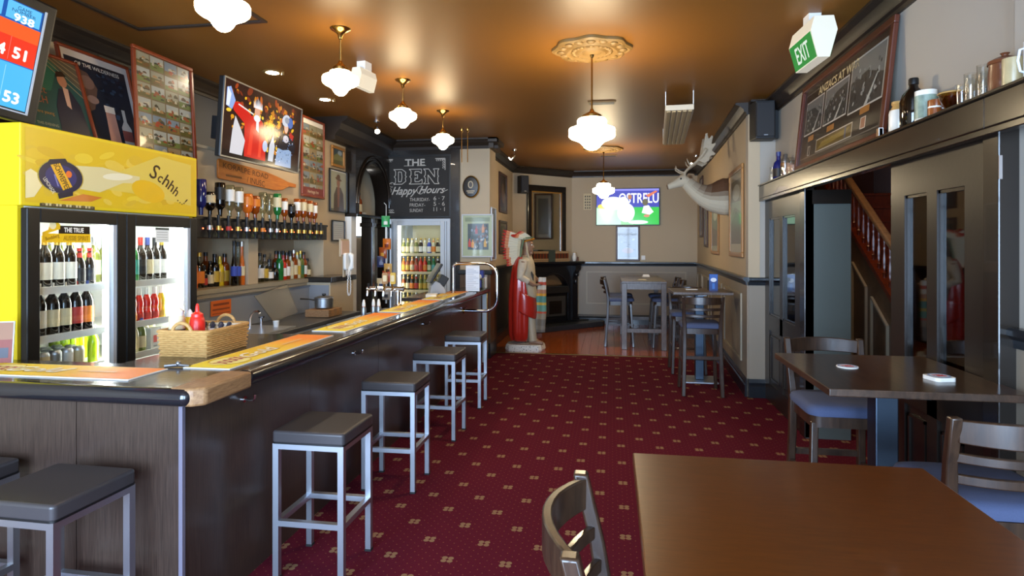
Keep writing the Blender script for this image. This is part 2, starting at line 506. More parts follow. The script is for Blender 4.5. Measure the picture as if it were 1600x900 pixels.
_txt = {}
def text_geo(s, shear=0.0, spacing=1.0):
    key = (s, shear, spacing)
    if key not in _txt:
        cu = bpy.data.curves.new('lettering', 'FONT')
        cu.body = s; cu.size = 1.0; cu.shear = shear; cu.space_character = spacing
        cu.resolution_u = 3
        o = bpy.data.objects.new('lettering', cu)
        COL.objects.link(o)
        bpy.context.view_layer.update()
        me = bpy.data.meshes.new_from_object(o)
        vs = [(v.co.x, v.co.y) for v in me.vertices]
        fs = [tuple(p.vertices) for p in me.polygons]
        bpy.data.objects.remove(o); bpy.data.curves.remove(cu); bpy.data.meshes.remove(me)
        xs = [v[0] for v in vs] or [0, 1]
        _txt[key] = (vs, fs, min(xs), max(xs))
    return _txt[key]
class PR:
    """flat print on the local xz plane, facing -y; colours in '#rrggbb'"""
    def __init__(s): s.m = MB(); s.k = 0
    def _y(s, lay):
        s.k += 1
        return -0.0005 * lay - 1.2e-5 * (s.k % 40)
    def poly(s, pts, col, lay=1):
        y = s._y(lay)
        s.m.add([(p[0], y, p[1]) for p in pts], [tuple(range(len(pts)))], rgb(col)); return s
    def rect(s, x0, x1, z0, z1, col, lay=0):
        return s.poly([(x0, z0), (x1, z0), (x1, z1), (x0, z1)], col, lay)
    def ell(s, cx, cz, rx, rz, col, lay=1, n=16, a=0.0):
        ca, sa = math.cos(a), math.sin(a)
        return s.poly([(cx + rx * math.cos(t) * ca - rz * math.sin(t) * sa, cz + rx * math.cos(t) * sa + rz * math.sin(t) * ca) for t in [2 * PI * i / n for i in range(n)]], col, lay)
    def ring(s, cx, cz, r0, r1, col, lay=1, n=24, a0=0, a1=2 * PI):
        y = s._y(lay)
        for i in range(n):
            t0, t1 = a0 + (a1 - a0) * i / n, a0 + (a1 - a0) * (i + 1) / n
            s.m.add([(cx + r * math.cos(t), y, cz + r * math.sin(t)) for r, t in ((r0, t0), (r1, t0), (r1, t1), (r0, t1))], [(0, 1, 2, 3)], rgb(col))
        return s
    def line(s, pts, wd, col, lay=1):
        for a, bb in zip(pts, pts[1:]):
            d = Vector((bb[0] - a[0], bb[1] - a[1]))
            if d.length < 1e-6: continue
            nrm = Vector((-d.y, d.x)).normalized() * wd / 2
            s.poly([(a[0] - nrm.x, a[1] - nrm.y), (bb[0] - nrm.x, bb[1] - nrm.y), (bb[0] + nrm.x, bb[1] + nrm.y), (a[0] + nrm.x, a[1] + nrm.y)], col, lay)
        return s
    def text(s, t, cx, cz, h, col, lay=2, width=None, rot=0.0, shear=0.0, align='C', bold=0.0):
        vs, fs, x0, x1 = text_geo(t, shear)
        k = h / 0.70
        kx = k if width is None else width / max(1e-6, x1 - x0)
        off = {'C': (x0 + x1) / 2, 'L': x0, 'R': x1}[align]
        ca, sa = math.cos(rot), math.sin(rot)
        for dx, dz in ([(0, 0)] if not bold else [(-bold, 0), (bold, 0), (0, bold), (0, -bold)]):
            pts = []
            y = s._y(lay)
            for vx, vz in vs:
                px, pz = (vx - off) * kx + dx, vz * k - h / 2 + dz
                pts.append((cx + px * ca - pz * sa, y, cz + px * sa + pz * ca))
            s.m.add(pts, fs, rgb(col))
        return s
    def build(s, name, material='print_matt', parent=None, loc=None, rot=None):
        # faces turned to -y
        me = s.m.mesh(name, False, fix=False)
        bm = bmesh.new(); bm.from_mesh(me)
        rev = [f for f in bm.faces if f.normal.y > 0]
        bmesh.ops.reverse_faces(bm, faces=rev)
        bm.to_mesh(me); bm.free()
        return obj(name, me, material, parent, loc=loc, rot=rot)
# ================================================================ the room
CEIL = 3.2
def struct(name, mb, material, label, cat, parent=None, **k):
    o = mb.build(name, material, parent, **k)
    return tag(o, label, cat, kind='structure')
def wall(name, label, p0, p1, z0, z1, material='wall_tan', thick=0.12, ext=(0, 0)):
    """slab from p0 to p1, room on the right hand; local x runs along it, local -y faces the room"""
    d = Vector((p1[0] - p0[0], p1[1] - p0[1]))
    o = MB().box(-ext[0], d.length + ext[1], 0, thick, z0, z1).build(name, material, None, False)
    o.location = (p0[0], p0[1], 0)
    o.rotation_euler = (0, 0, math.atan2(d.y, d.x))
    tag(o, label, 'wall', kind='structure')
    return o, d.length
def cornice(wo, x0, x1, z1=CEIL, drop=0.13, mat_='cornice_dark'):
    mb = MB()
    prof = [(0.0, z1 - drop), (-0.018, z1 - drop), (-0.022, z1 - drop + 0.025), (-0.04, z1 - drop + 0.035), (-0.05, z1 - drop + 0.06), (-0.085, z1 - 0.035), (-0.1, z1 - 0.03), (-0.13, z1 - 0.02), (-0.13, z1), (0, z1)]
    mb.prism(prof, x0, x1, 'x')
    return mb.build('cornice', mat_, wo, True, 25)
def dado(wo, x0, x1, panels=(), z=1.30, base=0.20, wains='wainscot'):
    if wains:
        MB().box(x0, x1, -0.012, 0, 0, z - 0.05).build('wainscot', wains, wo, False)
    MB().prism([(0, z - 0.09), (-0.022, z - 0.085), (-0.026, z - 0.05), (-0.05, z - 0.03), (-0.05, z - 0.008), (-0.04, z), (0, z)], x0, x1, 'x').build('dado_rail', 'trim_dark', wo, True, 25)
    MB().prism([(0, 0), (-0.035, 0), (-0.035, base * 0.62), (-0.026, base * 0.68), (-0.03, base * 0.8), (-0.018, base), (0, base)], x0, x1, 'x').build('baseboard', 'trim_dark', wo, True, 25)
    for (a, b_, c_, d_) in panels:
        mb = MB()
        for (u0, u1, v0, v1) in ((a, b_, c_, c_ + 0.025), (a, b_, d_ - 0.025, d_), (a, a + 0.025, c_ + 0.025, d_ - 0.025), (b_ - 0.025, b_, c_ + 0.025, d_ - 0.025)):
            mb.box(u0, u1, -0.028, -0.012, v0, v1)
        mb.build('panel_moulding', 'moulding_pale', wo, False)

# floors
struct('floor', MB().box(-5.3, 3.7, -1.75, 9.28, -0.1, 0.0), 'carpet', 'burgundy carpet with small tan flower motifs across the bar room', 'floor', smooth=False)
ft = struct('floor_timber', MB().box(-2.1, 1.95, 9.28, 13.2, -0.1, -0.012), 'trim_dark', 'polished red timber boards beyond the carpet edge', 'floor', smooth=False)
pw = 0.128
plk = {}
for i in range(31):
    x0 = -2.0 + i * pw
    for k, (a, b_) in enumerate(((9.30, 10.9 + 0.5 * ((i * 7) % 3)), (10.9 + 0.5 * ((i * 7) % 3), 13.0))):
        key = round(b_ - a, 2)
        if key not in plk:
            plk[key] = MB().box(0.001, pw - 0.002, 0.001, b_ - a - 0.002, -0.012, 0).mesh('plank', False)
        obj('plank', plk[key], 'plank_red', ft, loc=(x0, a, 0.0))
struct('trim_1', MB().box(-1.75, 1.55, 9.255, 9.30, 0, 0.008), 'brass', 'thin metal strip where carpet meets timber floor', 'trim', smooth=False)

# ceiling
ce = struct('ceiling', MB().box(-5.3, 3.7, -1.75, 13.2, CEIL, CEIL + 0.12), 'ceiling_gold', 'low bronze brown painted ceiling over the whole bar', 'ceiling', smooth=False)
h = MB()   # access hatch beading, top left
for (x0, x1, y0, y1) in ((-3.35, -2.35, 3.9, 3.93), (-3.35, -2.35, 3.0, 3.03), (-2.38, -2.35, 3.03, 3.9), (-3.35, -3.32, 3.03, 3.9)):
    h.box(x0, x1, y0, y1, CEIL - 0.012, CEIL)
h.build('hatch_beading', 'cornice_dark', ce, False)
for (x, y, r_) in ((-0.15, 4.87, 0.30), (-0.12, 9.97, 0.30)):
    rr = thing('ceiling_rose', 'large bronze moulded ceiling rose above the nearer central pendant' if y < 6 else 'smaller looking moulded ceiling rose above the far pendant', 'ceiling rose', (x, y, CEIL), 0, 'ceiling roses')
    n = 96
    rings = []
    for k, (q, dz, am) in enumerate(((1.0, 0.0, 0.05), (1.0, -0.02, 0.05), (0.93, -0.032, 0.05), (0.86, -0.022, 0.04), (0.74, -0.026, 0.02), (0.66, -0.045, 0.01), (0.55, -0.03, 0.0), (0.42, -0.034, 0.0), (0.36, -0.05, 0.0), (0.25, -0.04, 0.0), (0.12, -0.055, 0.0))):
        rings.append([(r_ * q * (1 + am * math.cos(8 * t)) * math.cos(t), r_ * q * (1 + am * math.cos(8 * t)) * math.sin(t), dz) for t in [2 * PI * j / n for j in range(n)]])
    MB().loft(rings).build('moulded_disc', 'rose_bronze', rr, True, 30)
    lf = MB()
    for k in range(16):
        t = 2 * PI * k / 16
        lf.ball((r_ * 0.8 * math.cos(t), r_ * 0.8 * math.sin(t), -0.028), 0.035, 8, 6, (1, 1, 0.4))
    for k in range(24):
        t = 2 * PI * k / 24
        lf.ball((r_ * 0.48 * math.cos(t), r_ * 0.48 * math.sin(t), -0.034), 0.02, 8, 6, (1, 1, 0.5))
    lf.build('leaf_relief', 'rose_bronze', rr)
for (x, y, lb) in ((-0.10, 6.74, 'slotted ceiling air vent just beyond the large ceiling rose'), (-0.05, 10.75, 'slotted ceiling air vent near the far wall')):
    v = thing('ceiling_vent', lb, 'vent', (x, y, CEIL), 0, 'ceiling air vents')
    MB().box(-0.15, 0.15, -0.06, 0.06, -0.012, 0).build('vent_plate', 'rose_bronze', v, False)
    for k in range(4):
        MB().box(-0.13, 0.13, -0.05 + k * 0.028, -0.034 + k * 0.028, -0.016, -0.012).build('slat', 'cornice_dark', v, False)

# ---- far room
wo, L = wall('wall_left', 'tan left wall of the far room beside the statue', (-1.91, 8.92), (-1.91, 11.9), 0, CEIL)
dado(wo, 0, L, wains='trim_dark'); cornice(wo, 0, L)
wo, L = wall('wall_corner', 'angled tan chimney breast wall behind the fireplace mirror', (-1.91, 11.9), (-0.82, 13.0), 0, CEIL, ext=(0.05, 0.05))
cornice(wo, 0, L)
wo, L = wall('wall_back', 'tan far wall with grey wainscot below the television', (-0.82, 13.0), (1.74, 13.0), 0, CEIL, ext=(0.05, 0.1))
dado(wo, 0, L, [(0.30, L - 0.22, 0.42, 1.10)]); cornice(wo, 0, L)
wo, L = wall('wall_right_far', 'short tan side wall in the far right corner', (1.74, 13.0), (1.66, 10.8), 0, CEIL)
dado(wo, 0, L, [(0.25, 1.0, 0.35, 1.10), (1.15, L - 0.12, 0.35, 1.10)]); cornice(wo, 0, L)
wo, L = wall('wall_right', 'tan side wall carrying the mounted deer head', (1.66, 10.8), (1.47, 7.0), 0, CEIL)
dado(wo, 0, L, [(0.25, 1.65, 0.33, 1.10), (1.95, 3.45, 0.33, 1.10)]); cornice(wo, 0, L)
wo, L = wall('wall_pier', 'narrow pier face between deer wall and glazed partition', (1.47, 7.0), (1.80, 7.0), 0, CEIL, 'wall_grey')
dado(wo, 0, L); cornice(wo, 0, L)
# ---- right side near the camera
wo, L = wall('wall_right_upper', 'plain wall above the black door beam', (1.75, 7.0), (1.75, 2.93), 2.28, CEIL, 'wall_grey')
cornice(wo, 0, L)
wo, L = wall('wall_right_near', 'grey right wall beside the nearest table', (1.70, 2.93), (1.70, -1.6), 0, CEIL, 'wall_grey')
dado(wo, 0, L, [(0.3, 1.6, 0.33, 1.1)]); cornice(wo, 0, L)
# ---- street wall behind the photographer, two window openings
wf = MB()
for (x0, x1, z0, z1) in ((-4.0, -3.0, 0, CEIL), (-0.5, -0.05, 0, CEIL), (1.55, 1.8, 0, CEIL), (-3.0, -0.5, 0, 0.25), (-3.0, -0.5, 2.8, CEIL), (-0.05, 1.55, 0, 0.25), (-0.05, 1.55, 2.8, CEIL)):
    wf.box(x0, x1, -1.75, -1.6, z0, z1)
struct('wall_front', wf, 'wall_tan', 'street wall with two tall windows behind the viewer', 'wall', smooth=False)
for i, (x0, x1) in enumerate(((-3.0, -0.5), (-0.05, 1.55))):
    wn = thing('window_%d' % (i + 1), ['wide street window behind the bar stools', 'narrower street window behind the nearest table'][i], 'window', (x0, -1.68, 0.25), kind='structure')
    mb = MB(); W = x1 - x0
    for (a, b_, c_, d_) in ((0, W, 0, 0.06), (0, W, 2.49, 2.55), (0, 0.06, 0, 2.55), (W - 0.06, W, 0, 2.55), (0, W, 1.85, 1.90), (W / 2 - 0.03, W / 2 + 0.03, 0, 2.55)):
        mb.box(a, b_, -0.03, 0.03, c_, d_)
    mb.build('window_frame', 'trim_dark', wn, False)
# ---- left side: outer wall, boxed bulkhead, bottle niche, low stub wall
wo, L = wall('wall_left_outer', 'shadowed left wall behind fridge and posters', (-3.85, -1.6), (-3.85, 7.5), 0, CEIL, 'wall_tan')
cornice(wo, 0, L - 0.9)
bk = MB()
bk.box(-3.85, -3.40, 4.25, 7.50, 1.71, 2.48)     # front above the niche
bk.box(-3.85, -3.40, 4.25, 7.50, 0.0, 1.235)     # below the niche
bk.box(-3.85, -3.78, 4.25, 7.50, 1.235, 1.71)    # niche back
bk.box(-3.78, -3.40, 5.36, 5.52, 1.275, 1.71)    # divider
bk.box(-3.78, -3.40, 6.90, 7.50, 1.275, 1.71)    # niche end
bk.box(-3.85, -3.40, 6.92, 7.52, 2.48, 2.92)     # pier above
wl = struct('wall_left_bar', bk, 'wall_tan', 'boxed tan wall behind the bar with bottle niche and ledge', 'wall', smooth=False)
MB().box(-3.80, -3.37, 4.25, 6.90, 1.235, 1.275).build('niche_shelf', 'moulding_pale', wl, False)
MB().box(-3.44, -3.385, 4.25, 6.92, 2.465, 2.49).build('ledge_board', 'moulding_pale', wl, False)
MB().box(-3.39, -3.37, 4.25, 6.5, 0.9, 1.185).build('splashback', 'splash_grey', wl, False)
MB().box(-3.39, -3.355, 4.25, 6.5, 1.185, 1.20).build('splashback_cap', 'steel_matt', wl, False)
MB().box(-3.86, -3.845, 4.1, 7.5, 2.48, 3.1).build('upper_panel', 'wall_slate', wl, False)
st = struct('wall_stub', MB().box(-3.40, -3.12, 6.50, 7.12, 0, 1.23), 'wall_tan', 'low tan stub wall with black cap under the telephone', 'wall', smooth=False)
MB().box(-3.42, -3.09, 6.47, 7.15, 1.23, 1.29).build('cap_board', 'black_paint', st, False, bevel=0.006)
MB().box(-3.37, -3.135, 6.49, 6.50, 0.9, 1.2).build('splash_return', 'splash_grey', st, False)
# dark beam / cornice block from the pier to the chalkboard wall
struct('trim_2', MB().box(-3.85, -3.28, 6.95, 8.8, 2.92, CEIL).prism([(-3.28, 2.98), (-3.22, 3.05), (-3.2, 3.12), (-3.12, 3.17), (-3.12, CEIL), (-3.28, CEIL)], 6.95, 8.8), 'cornice_dark', 'dark boxed cornice running over the arched back bar', 'trim', smooth=False)
# ---- chalkboard wall (y = 8.8) with an opening for the wine fridge
cw = MB()
cw.box(-5.3, -3.32, 8.8, 8.92, 2.06, CEIL); cw.box(-5.3, -3.32, 8.8, 8.92, 0, 2.06)
cw.box(-3.32, -2.26, 8.8, 8.92, 2.06, CEIL); cw.box(-2.26, -2.2, 8.8, 8.92, 0, CEIL)
cw.box(-2.2, -1.75, 8.8, 9.25, 0, CEIL); cw.box(-3.4, -2.2, 9.62, 9.7, 0, CEIL)
wc = struct('wall_centre', cw, 'wall_tan', 'tan wall and column between the bar and far room', 'wall', smooth=False)
MB().box(-2.33, -2.19, 8.755, 8.80, 0, 3.08).build('pilaster', 'black_paint', wc, False, bevel=0.006)
MB().box(-3.50, -2.33, 8.775, 8.80, 2.04, 3.08).build('board_backing', 'black_paint', wc, False)
MB().prism([(8.8, 3.06), (8.775, 3.06), (8.76, 3.1), (8.71, 3.14), (8.69, 3.17), (8.66, 3.18), (8.66, CEIL), (8.8, CEIL)], -3.3, -1.62, 'x').build('cornice', 'cornice_dark', wc, False)
MB().box(-1.75, -1.62, 8.66, 9.27, 3.14, CEIL).box(-1.75, -1.68, 8.72, 9.27, 3.06, 3.14).build('cornice_return', 'cornice_dark', wc, False)
MB().box(-2.2, -1.735, 8.765, 9.27, 0, 0.22).build('baseboard', 'trim_dark', wc, False, bevel=0.008)
MB().box(-2.2, -1.735, 8.775, 9.265, 0.22, 1.22).build('wainscot', 'stair_panel', wc, False)
MB().box(-2.22, -1.71, 8.75, 9.28, 1.22, 1.29).build('dado_rail', 'trim_dark', wc, False, bevel=0.01)
# ---- store room behind the arch
sr = MB()
sr.box(-5.35, -5.2, 7.35, 8.8, 0, CEIL)
sr.box(-5.3, -3.85, 7.38, 7.5, 0, CEIL)
struct('wall_store', sr, 'wall_tan', 'store room walls glimpsed behind the arched back bar', 'wall', smooth=False)
wn = thing('window_3', 'bright store room window glimpsed beside the telephone', 'window', (-4.0, 8.79, 1.76), kind='structure')
MB().box(0, 0.04, -0.04, 0.0, 0, 0.38).box(0.31, 0.35, -0.04, 0.0, 0, 0.38).box(0.04, 0.31, -0.04, 0, 0, 0.03).box(0.04, 0.31, -0.04, 0, 0.35, 0.38).build('window_frame', 'plastic_white', wn, False)
MB().box(0.04, 0.31, -0.02, -0.012, 0.03, 0.35).build('window_pane', mat('window_glow', '#ffffff', emit=(1, 0.96, 0.9), estr=4.0), wn, False)

# ---- arched dark timber back bar between pier and chalkboard wall
ab = thing('arched_back_bar', 'dark timber arched back bar between the pier and chalkboard', 'back bar', (-3.42, 7.52, 0), 0)
poly = [(0, 2.06), (0, 2.92), (1.20, 2.92), (1.20, 2.06), (1.16, 2.06)]
for i in range(17):
    t = PI * i / 16
    poly.append((0.635 + 0.525 * math.cos(t), 2.2 + 0.58 * math.sin(t)))
poly += [(0.11, 2.06)]
MB().prism([(p[0], p[1]) for p in poly], -0.04, 0.16, 'x').build('arch_panel', 'black_paint', ab, True, 25)
for k, rr in enumerate((0.56, 0.62)):
    MB().tube([(0.165, 0.635 + rr * math.cos(PI * i / 24), 2.2 + (rr + 0.055) * math.sin(PI * i / 24)) for i in range(25)], 0.016, 8).build('arch_bead', 'black_paint', ab)
MB().box(-0.40, 0.18, 0.0, 1.20, 2.02, 2.06).build('shelf', 'black_paint', ab, False, bevel=0.006)
MB().box(-0.42, -0.40, 0.0, 1.20, 2.06, 2.92).build('back_panel', 'mirror', ab, False)
MB().box(0.0, 0.10, 0.0, 0.16, 0, 2.02).build('white_jamb', 'plastic_white', ab, False)
for (a, b_) in ((0.50, 0.60), (1.10, 1.19)):
    MB().box(0.02, 0.18, a, b_, 0, 2.02).box(0.0, 0.2, a - 0.012, b_ + 0.012, 1.9, 1.96).box(0.0, 0.2, a - 0.012, b_ + 0.012, 0, 0.14).build('post', 'black_paint', ab, False, bevel=0.006)
cb = thing('store_cabinet', 'dark cabinet standing in the store room doorway', 'cabinet', (-4.3, 7.58, 0))
MB().box(0, 0.5, 0, 0.8, 0.08, 1.38).build('body', 'plastic_black', cb, False, bevel=0.01)
MB().box(0.5, 0.515, 0.02, 0.78, 0.12, 1.34).build('door', 'black_door', cb, False, bevel=0.005)
MB().cyl((0.535, 0.1, 0.6), (0.535, 0.1, 0.9), 0.008).build('handle', 'steel', cb)
MB().box(0.02, 0.48, 0.02, 0.78, 0, 0.08).build('plinth', 'rubber', cb, False)

# ---- glazed partition on the right: beam, leaves, return, hall and stairs beyond
bm_ = thing('door_beam', 'long black door beam doubling as a narrow display ledge', 'beam', (1.58, 2.30, 2.15), kind='structure')
MB().box(0, 0.115, 0, 0.63, 0, 0.135).box(0, 0.17, 0.63, 4.7, 0, 0.135).build('beam_face', 'black_paint', bm_, False, bevel=0.006)
MB().box(-0.012, 0.115, -0.005, 0.63, 0.135, 0.15).box(-0.012, 0.17, 0.63, 4.7, 0.135, 0.15).build('ledge_board', 'black_paint', bm_, False, bevel=0.004)
MB().box(0.0, 0.05, 0.0, 4.7, -0.03, 0.0).build('lower_bead', 'black_paint', bm_, False, bevel=0.004)
def leaf(name, label, y0, y1, x=1.64, z1=2.13, panes=2):
    d = thing(name, label, 'door', (x, y0, 0), kind='structure')
    W = y1 - y0
    st_ = 0.17 if W > 0.8 else 0.12
    zb, zt = 0.92, z1 - 0.20
    fr = MB()
    fr.box(0, 0.05, 0, st_, 0.01, z1); fr.box(0, 0.05, W - st_, W, 0.01, z1)
    MB_ = fr
    mid = (W) / 2
    MB_.box(0, 0.05, mid - 0.05, mid + 0.05, 0.2, zt)
    MB_.box(0, 0.05, st_, W - st_, zt, z1); MB_.box(0, 0.05, st_, W - st_, zb - 0.16, zb); MB_.box(0, 0.05, st_, W - st_, 0.01, 0.2)
    fr.build('frame', 'black_door', d, False)
    for (a, b_) in ((st_, mid - 0.05), (mid + 0.05, W - st_)):
        MB().box(0.022, 0.028, a, b_, zb, zt).build('pane', 'glass_dark', d, False)
        MB().box(0.015, 0.035, a, b_, 0.2, zb - 0.16).build('lower_panel', 'black_door', d, False)
        pm = MB()
        for (u0, u1, v0, v1) in ((a + 0.03, b_ - 0.03, 0.25, 0.265), (a + 0.03, b_ - 0.03, zb - 0.225, zb - 0.21), (a + 0.03, a + 0.045, 0.25, zb - 0.21), (b_ - 0.045, b_ - 0.03, 0.25, zb - 0.21)):
            pm.box(0.003, 0.016, u0, u1, v0, v1)
        pm.build('panel_bead', 'black_door', d, False)
        gb = MB()
        for (u0, u1, v0, v1) in ((a, b_, zb, zb + 0.018), (a, b_, zt - 0.018, zt), (a, a + 0.018, zb, zt), (b_ - 0.018, b_, zb, zt)):
            gb.box(0.008, 0.022, u0, u1, v0, v1)
        gb.build('glazing_bead', 'black_paint', d, False)
    return d
leaf('door_1', 'tall black glazed door leaf behind the second table', 3.02, 3.96)
leaf('door_2', 'distant black glazed door leaf next to the pier', 5.72, 6.98)
dp = thing('trim_3', 'dark end post at the near side of the glazed door', 'post', (1.62, 2.90, 0), kind='structure')
MB().box(0, 0.10, 0, 0.115, 0, 2.15).build('post', 'black_paint', dp, False, bevel=0.006)
MB().box(0.0, 0.014, -0.004, 0.0, 1.93, 2.03).build('hinge', 'chrome', dp, False)
dp = thing('trim_4', 'black door return with window reflection painted in grey beside the stairs', 'post', (1.64, 5.58, 0), kind='structure')
MB().box(0, 0.36, 0, 0.05, 0, 2.12).build('return_panel', mat('return_sheen_grey', '#565c58', 0.3, coat=0.3), dp, False)  # window reflection on the glossy black is put into this grey
MB().box(-0.01, 0.07, -0.0, 0.14, 0, 2.15).build('post', 'black_paint', dp, False, bevel=0.006)
MB().box(0.05, 0.36, -0.012, 0, 2.0, 2.12).build('head_rail', 'black_paint', dp, False)
# hall
wo, L = wall('wall_hall', 'dim purple grey hall wall beyond the glazed doors', (3.55, 9.2), (3.55, 1.5), 0, CEIL, mat('hall_wall', '#6d6470', 0.7))
MB().box(0, L, -0.012, 0, 0, 1.2).build('wainscot', 'stair_panel', wo, False)
MB().box(0, L, -0.04, 0, 1.2, 1.28).build('dado_rail', 'trim_dark', wo, False)
wo, L = wall('wall_hall_end', 'dark end wall of the stair hall', (1.82, 9.1), (3.6, 9.1), 0, CEIL, mat('hall_red', '#3a1410', 0.6))
wo, L = wall('wall_hall_near', 'near end wall of the stair hall', (3.6, 2.2), (1.82, 2.2), 0, CEIL, 'hall_wall')
# stairs rise away from the viewer along x = 2.7
stc = thing('staircase', 'red timber staircase with turned balusters seen through the doorway', 'staircase', (2.72, 5.35, 0))
rise, going, N = 0.178, 0.262, 13
def sz(y): return rise / going * y      # height of the nosing line at local y
MB().prism([(-0.25, 0.0), (0.0, 0.30), (3.45, 0.30 + sz(3.45)), (3.45, 0.0)], 0.0, 0.05, 'x').build('stringer_wall', 'stair_panel', stc, False)
MB().prism([(-0.05, 0.26), (3.45, 0.26 + sz(3.5)), (3.45, 0.32 + sz(3.5)), (-0.05, 0.32)], -0.025, 0.075, 'x').build('stringer_cap', 'stair_wood', stc, False)
for k in range(5):                       # recessed panels framed on the stringer wall
    a = 0.75 + k * 0.52
    b_ = a + 0.38
    for (pts) in (((a, 0.14), (a, 0.2 + sz(a) - 0.22), (b_, 0.2 + sz(b_) - 0.22), (b_, 0.14)),):
        fr = MB()
        for p, q in zip(pts, pts[1:] + pts[:1]):
            fr.bar((-0.01, p[0], p[1]), (-0.01, q[0], q[1]), 0.022, 0.03, up=(1, 0, 0))
        fr.build('panel_moulding', 'moulding_pale', stc, False)
tread = MB().box(0.05, 0.80, 0, going + 0.02, -0.03, 0).mesh('tread', False)
riser = MB().box(0.05, 0.80, 0.0, 0.02, -rise, 0).mesh('riser', False)
for k in range(N):
    obj('tread', tread, 'stair_wood', stc, loc=(0, k * going, (k + 1) * rise))
    obj('riser', riser, 'stair_wood', stc, loc=(0, k * going + 0.02, (k + 1) * rise - 0.03))
bal = MB().lathe([(0.018, 0), (0.018, 0.14), (0.026, 0.16), (0.014, 0.19), (0.024, 0.30), (0.026, 0.40), (0.013, 0.56), (0.022, 0.60), (0.016, 0.63), (0.018, 0.82)], n=8).mesh('baluster')
for k in range(26):
    y = 0.12 + k * going / 2
    obj('baluster', bal, 'stair_wood', stc, loc=(0.025, y, 0.31 + sz(y))).scale = (0.9, 0.9, 0.56)
MB().bar((0.025, 0.0, 0.80), (0.025, 3.4, 0.80 + sz(3.4)), 0.07, 0.06).build('handrail', wood('handrail_wood', '#6b4a30', '#9a7a58', 0.3), stc, True, bevel=0.015)
MB().box(-0.03, 0.08, -0.11, 0.0, 0, 0.92).ball((0.025, -0.055, 0.98), 0.065).build('newel', 'stair_wood', stc, True)
# unseen fill lamp added to light the hall and stairs
hl = thing('hall_fill_lamp', 'unseen fill lamp added under the hall ceiling above the stairs', 'lamp', (2.25, 6.3, CEIL))
MB().lathe([(0.02, -0.16), (0.09, -0.13), (0.11, -0.06), (0.07, -0.02), (0.07, 0)], n=16).build('shade', mat('hall_fill_glow', '#ffffff', emit=(1, 0.7, 0.4), estr=24), hl)
# ================================================================ the bar
bar = thing('bar_counter', 'long dark laminate bar counter wrapping round its near corner', 'bar counter', (0, 0, 0))
fp = MB()
def panel(name, *a, m_='laminate', **k): return MB().box(*a).build(name, m_, bar, False, **k)
# front panels along the aisle side (x = -1.79), each a sheet with a fine joint
ys = [2.36, 3.46, 4.56, 5.66, 6.76, 7.86, 8.38]
for a, b_ in zip(ys, ys[1:]):
    panel('side_panel', -1.81, -1.79, a + 0.002, b_ - 0.002, 0.0, 1.0)
for a, b_ in ((-3.05, -2.3), (-2.3, -1.79)):
    panel('end_panel', a + 0.002, b_ - 0.002, 2.34, 2.36, 0.0, 1.0)
panel('corner_bead', -1.80, -1.782, 2.332, 2.35, 0.0, 1.0, m_=mat('bead_grey', '#6b6674', 0.35))
panel('far_end_panel', -2.05, -1.81, 8.36, 8.38, 0.0, 1.0)
panel('inner_carcass', -2.04, -1.82, 3.8, 8.35, 0.0, 0.99, m_='plastic_dark')
panel('inner_carcass', -2.40, -1.82, 2.38, 3.78, 0.0, 0.99, m_='plastic_dark')
panel('inner_carcass', -3.04, -2.41, 2.38, 2.68, 0.0, 0.99, m_='plastic_dark')
# L shaped top with a rounded nosing
top = [(-3.05, 2.31), (-1.74, 2.31), (-1.72, 2.33), (-1.72, 8.42), (-2.06, 8.42), (-2.06, 3.80), (-2.42, 3.76), (-2.42, 2.72), (-3.05, 2.72)]
MB().prism(top, 1.018, 1.06, 'z').build('worktop', 'counter', bar, False, bevel=0.004)
nose = MB()
nose.box(-3.05, -1.70, 2.25, 2.345, 0.985, 1.0595); nose.box(-1.79, -1.662, 2.64, 8.41, 0.985, 1.0595)
nose.build('edge_nosing', 'counter_edge', bar, True, bevel=0.034, seg=6)
MB().prism([(-1.80, 2.27), (-1.70, 2.27), (-1.655, 2.31), (-1.655, 2.64), (-1.80, 2.64)], 0.985, 1.0615, 'z').build('raw_corner_block', 'raw_wood', bar, True, bevel=0.012)
MB().box(-2.42, -2.06, 3.755, 3.80, 1.0, 1.054).build('metal_lip', 'steel', bar, False, bevel=0.006)
for y in (2.78, 4.10, 5.72, 7.25):
    hk = thing('bag_hook', 'chrome bag hook on the bar front, %s from the near corner' % ORD([2.78, 4.10, 5.72, 7.25].index(y)), 'hook', (-1.79, y, 0.89), 0, 'chrome bag hooks under the bar')
    MB().cyl((0, 0, 0.0), (0.008, 0, 0), 0.016, n=12).build('back_plate', 'chrome', hk)
    MB().tube([(0.005, 0, 0), (0.03, 0, -0.005), (0.05, 0, -0.004), (0.062, 0, 0.01), (0.063, 0, 0.026)], [0.006, 0.006, 0.006, 0.006, 0.008], 8).build('hook', 'chrome', hk)
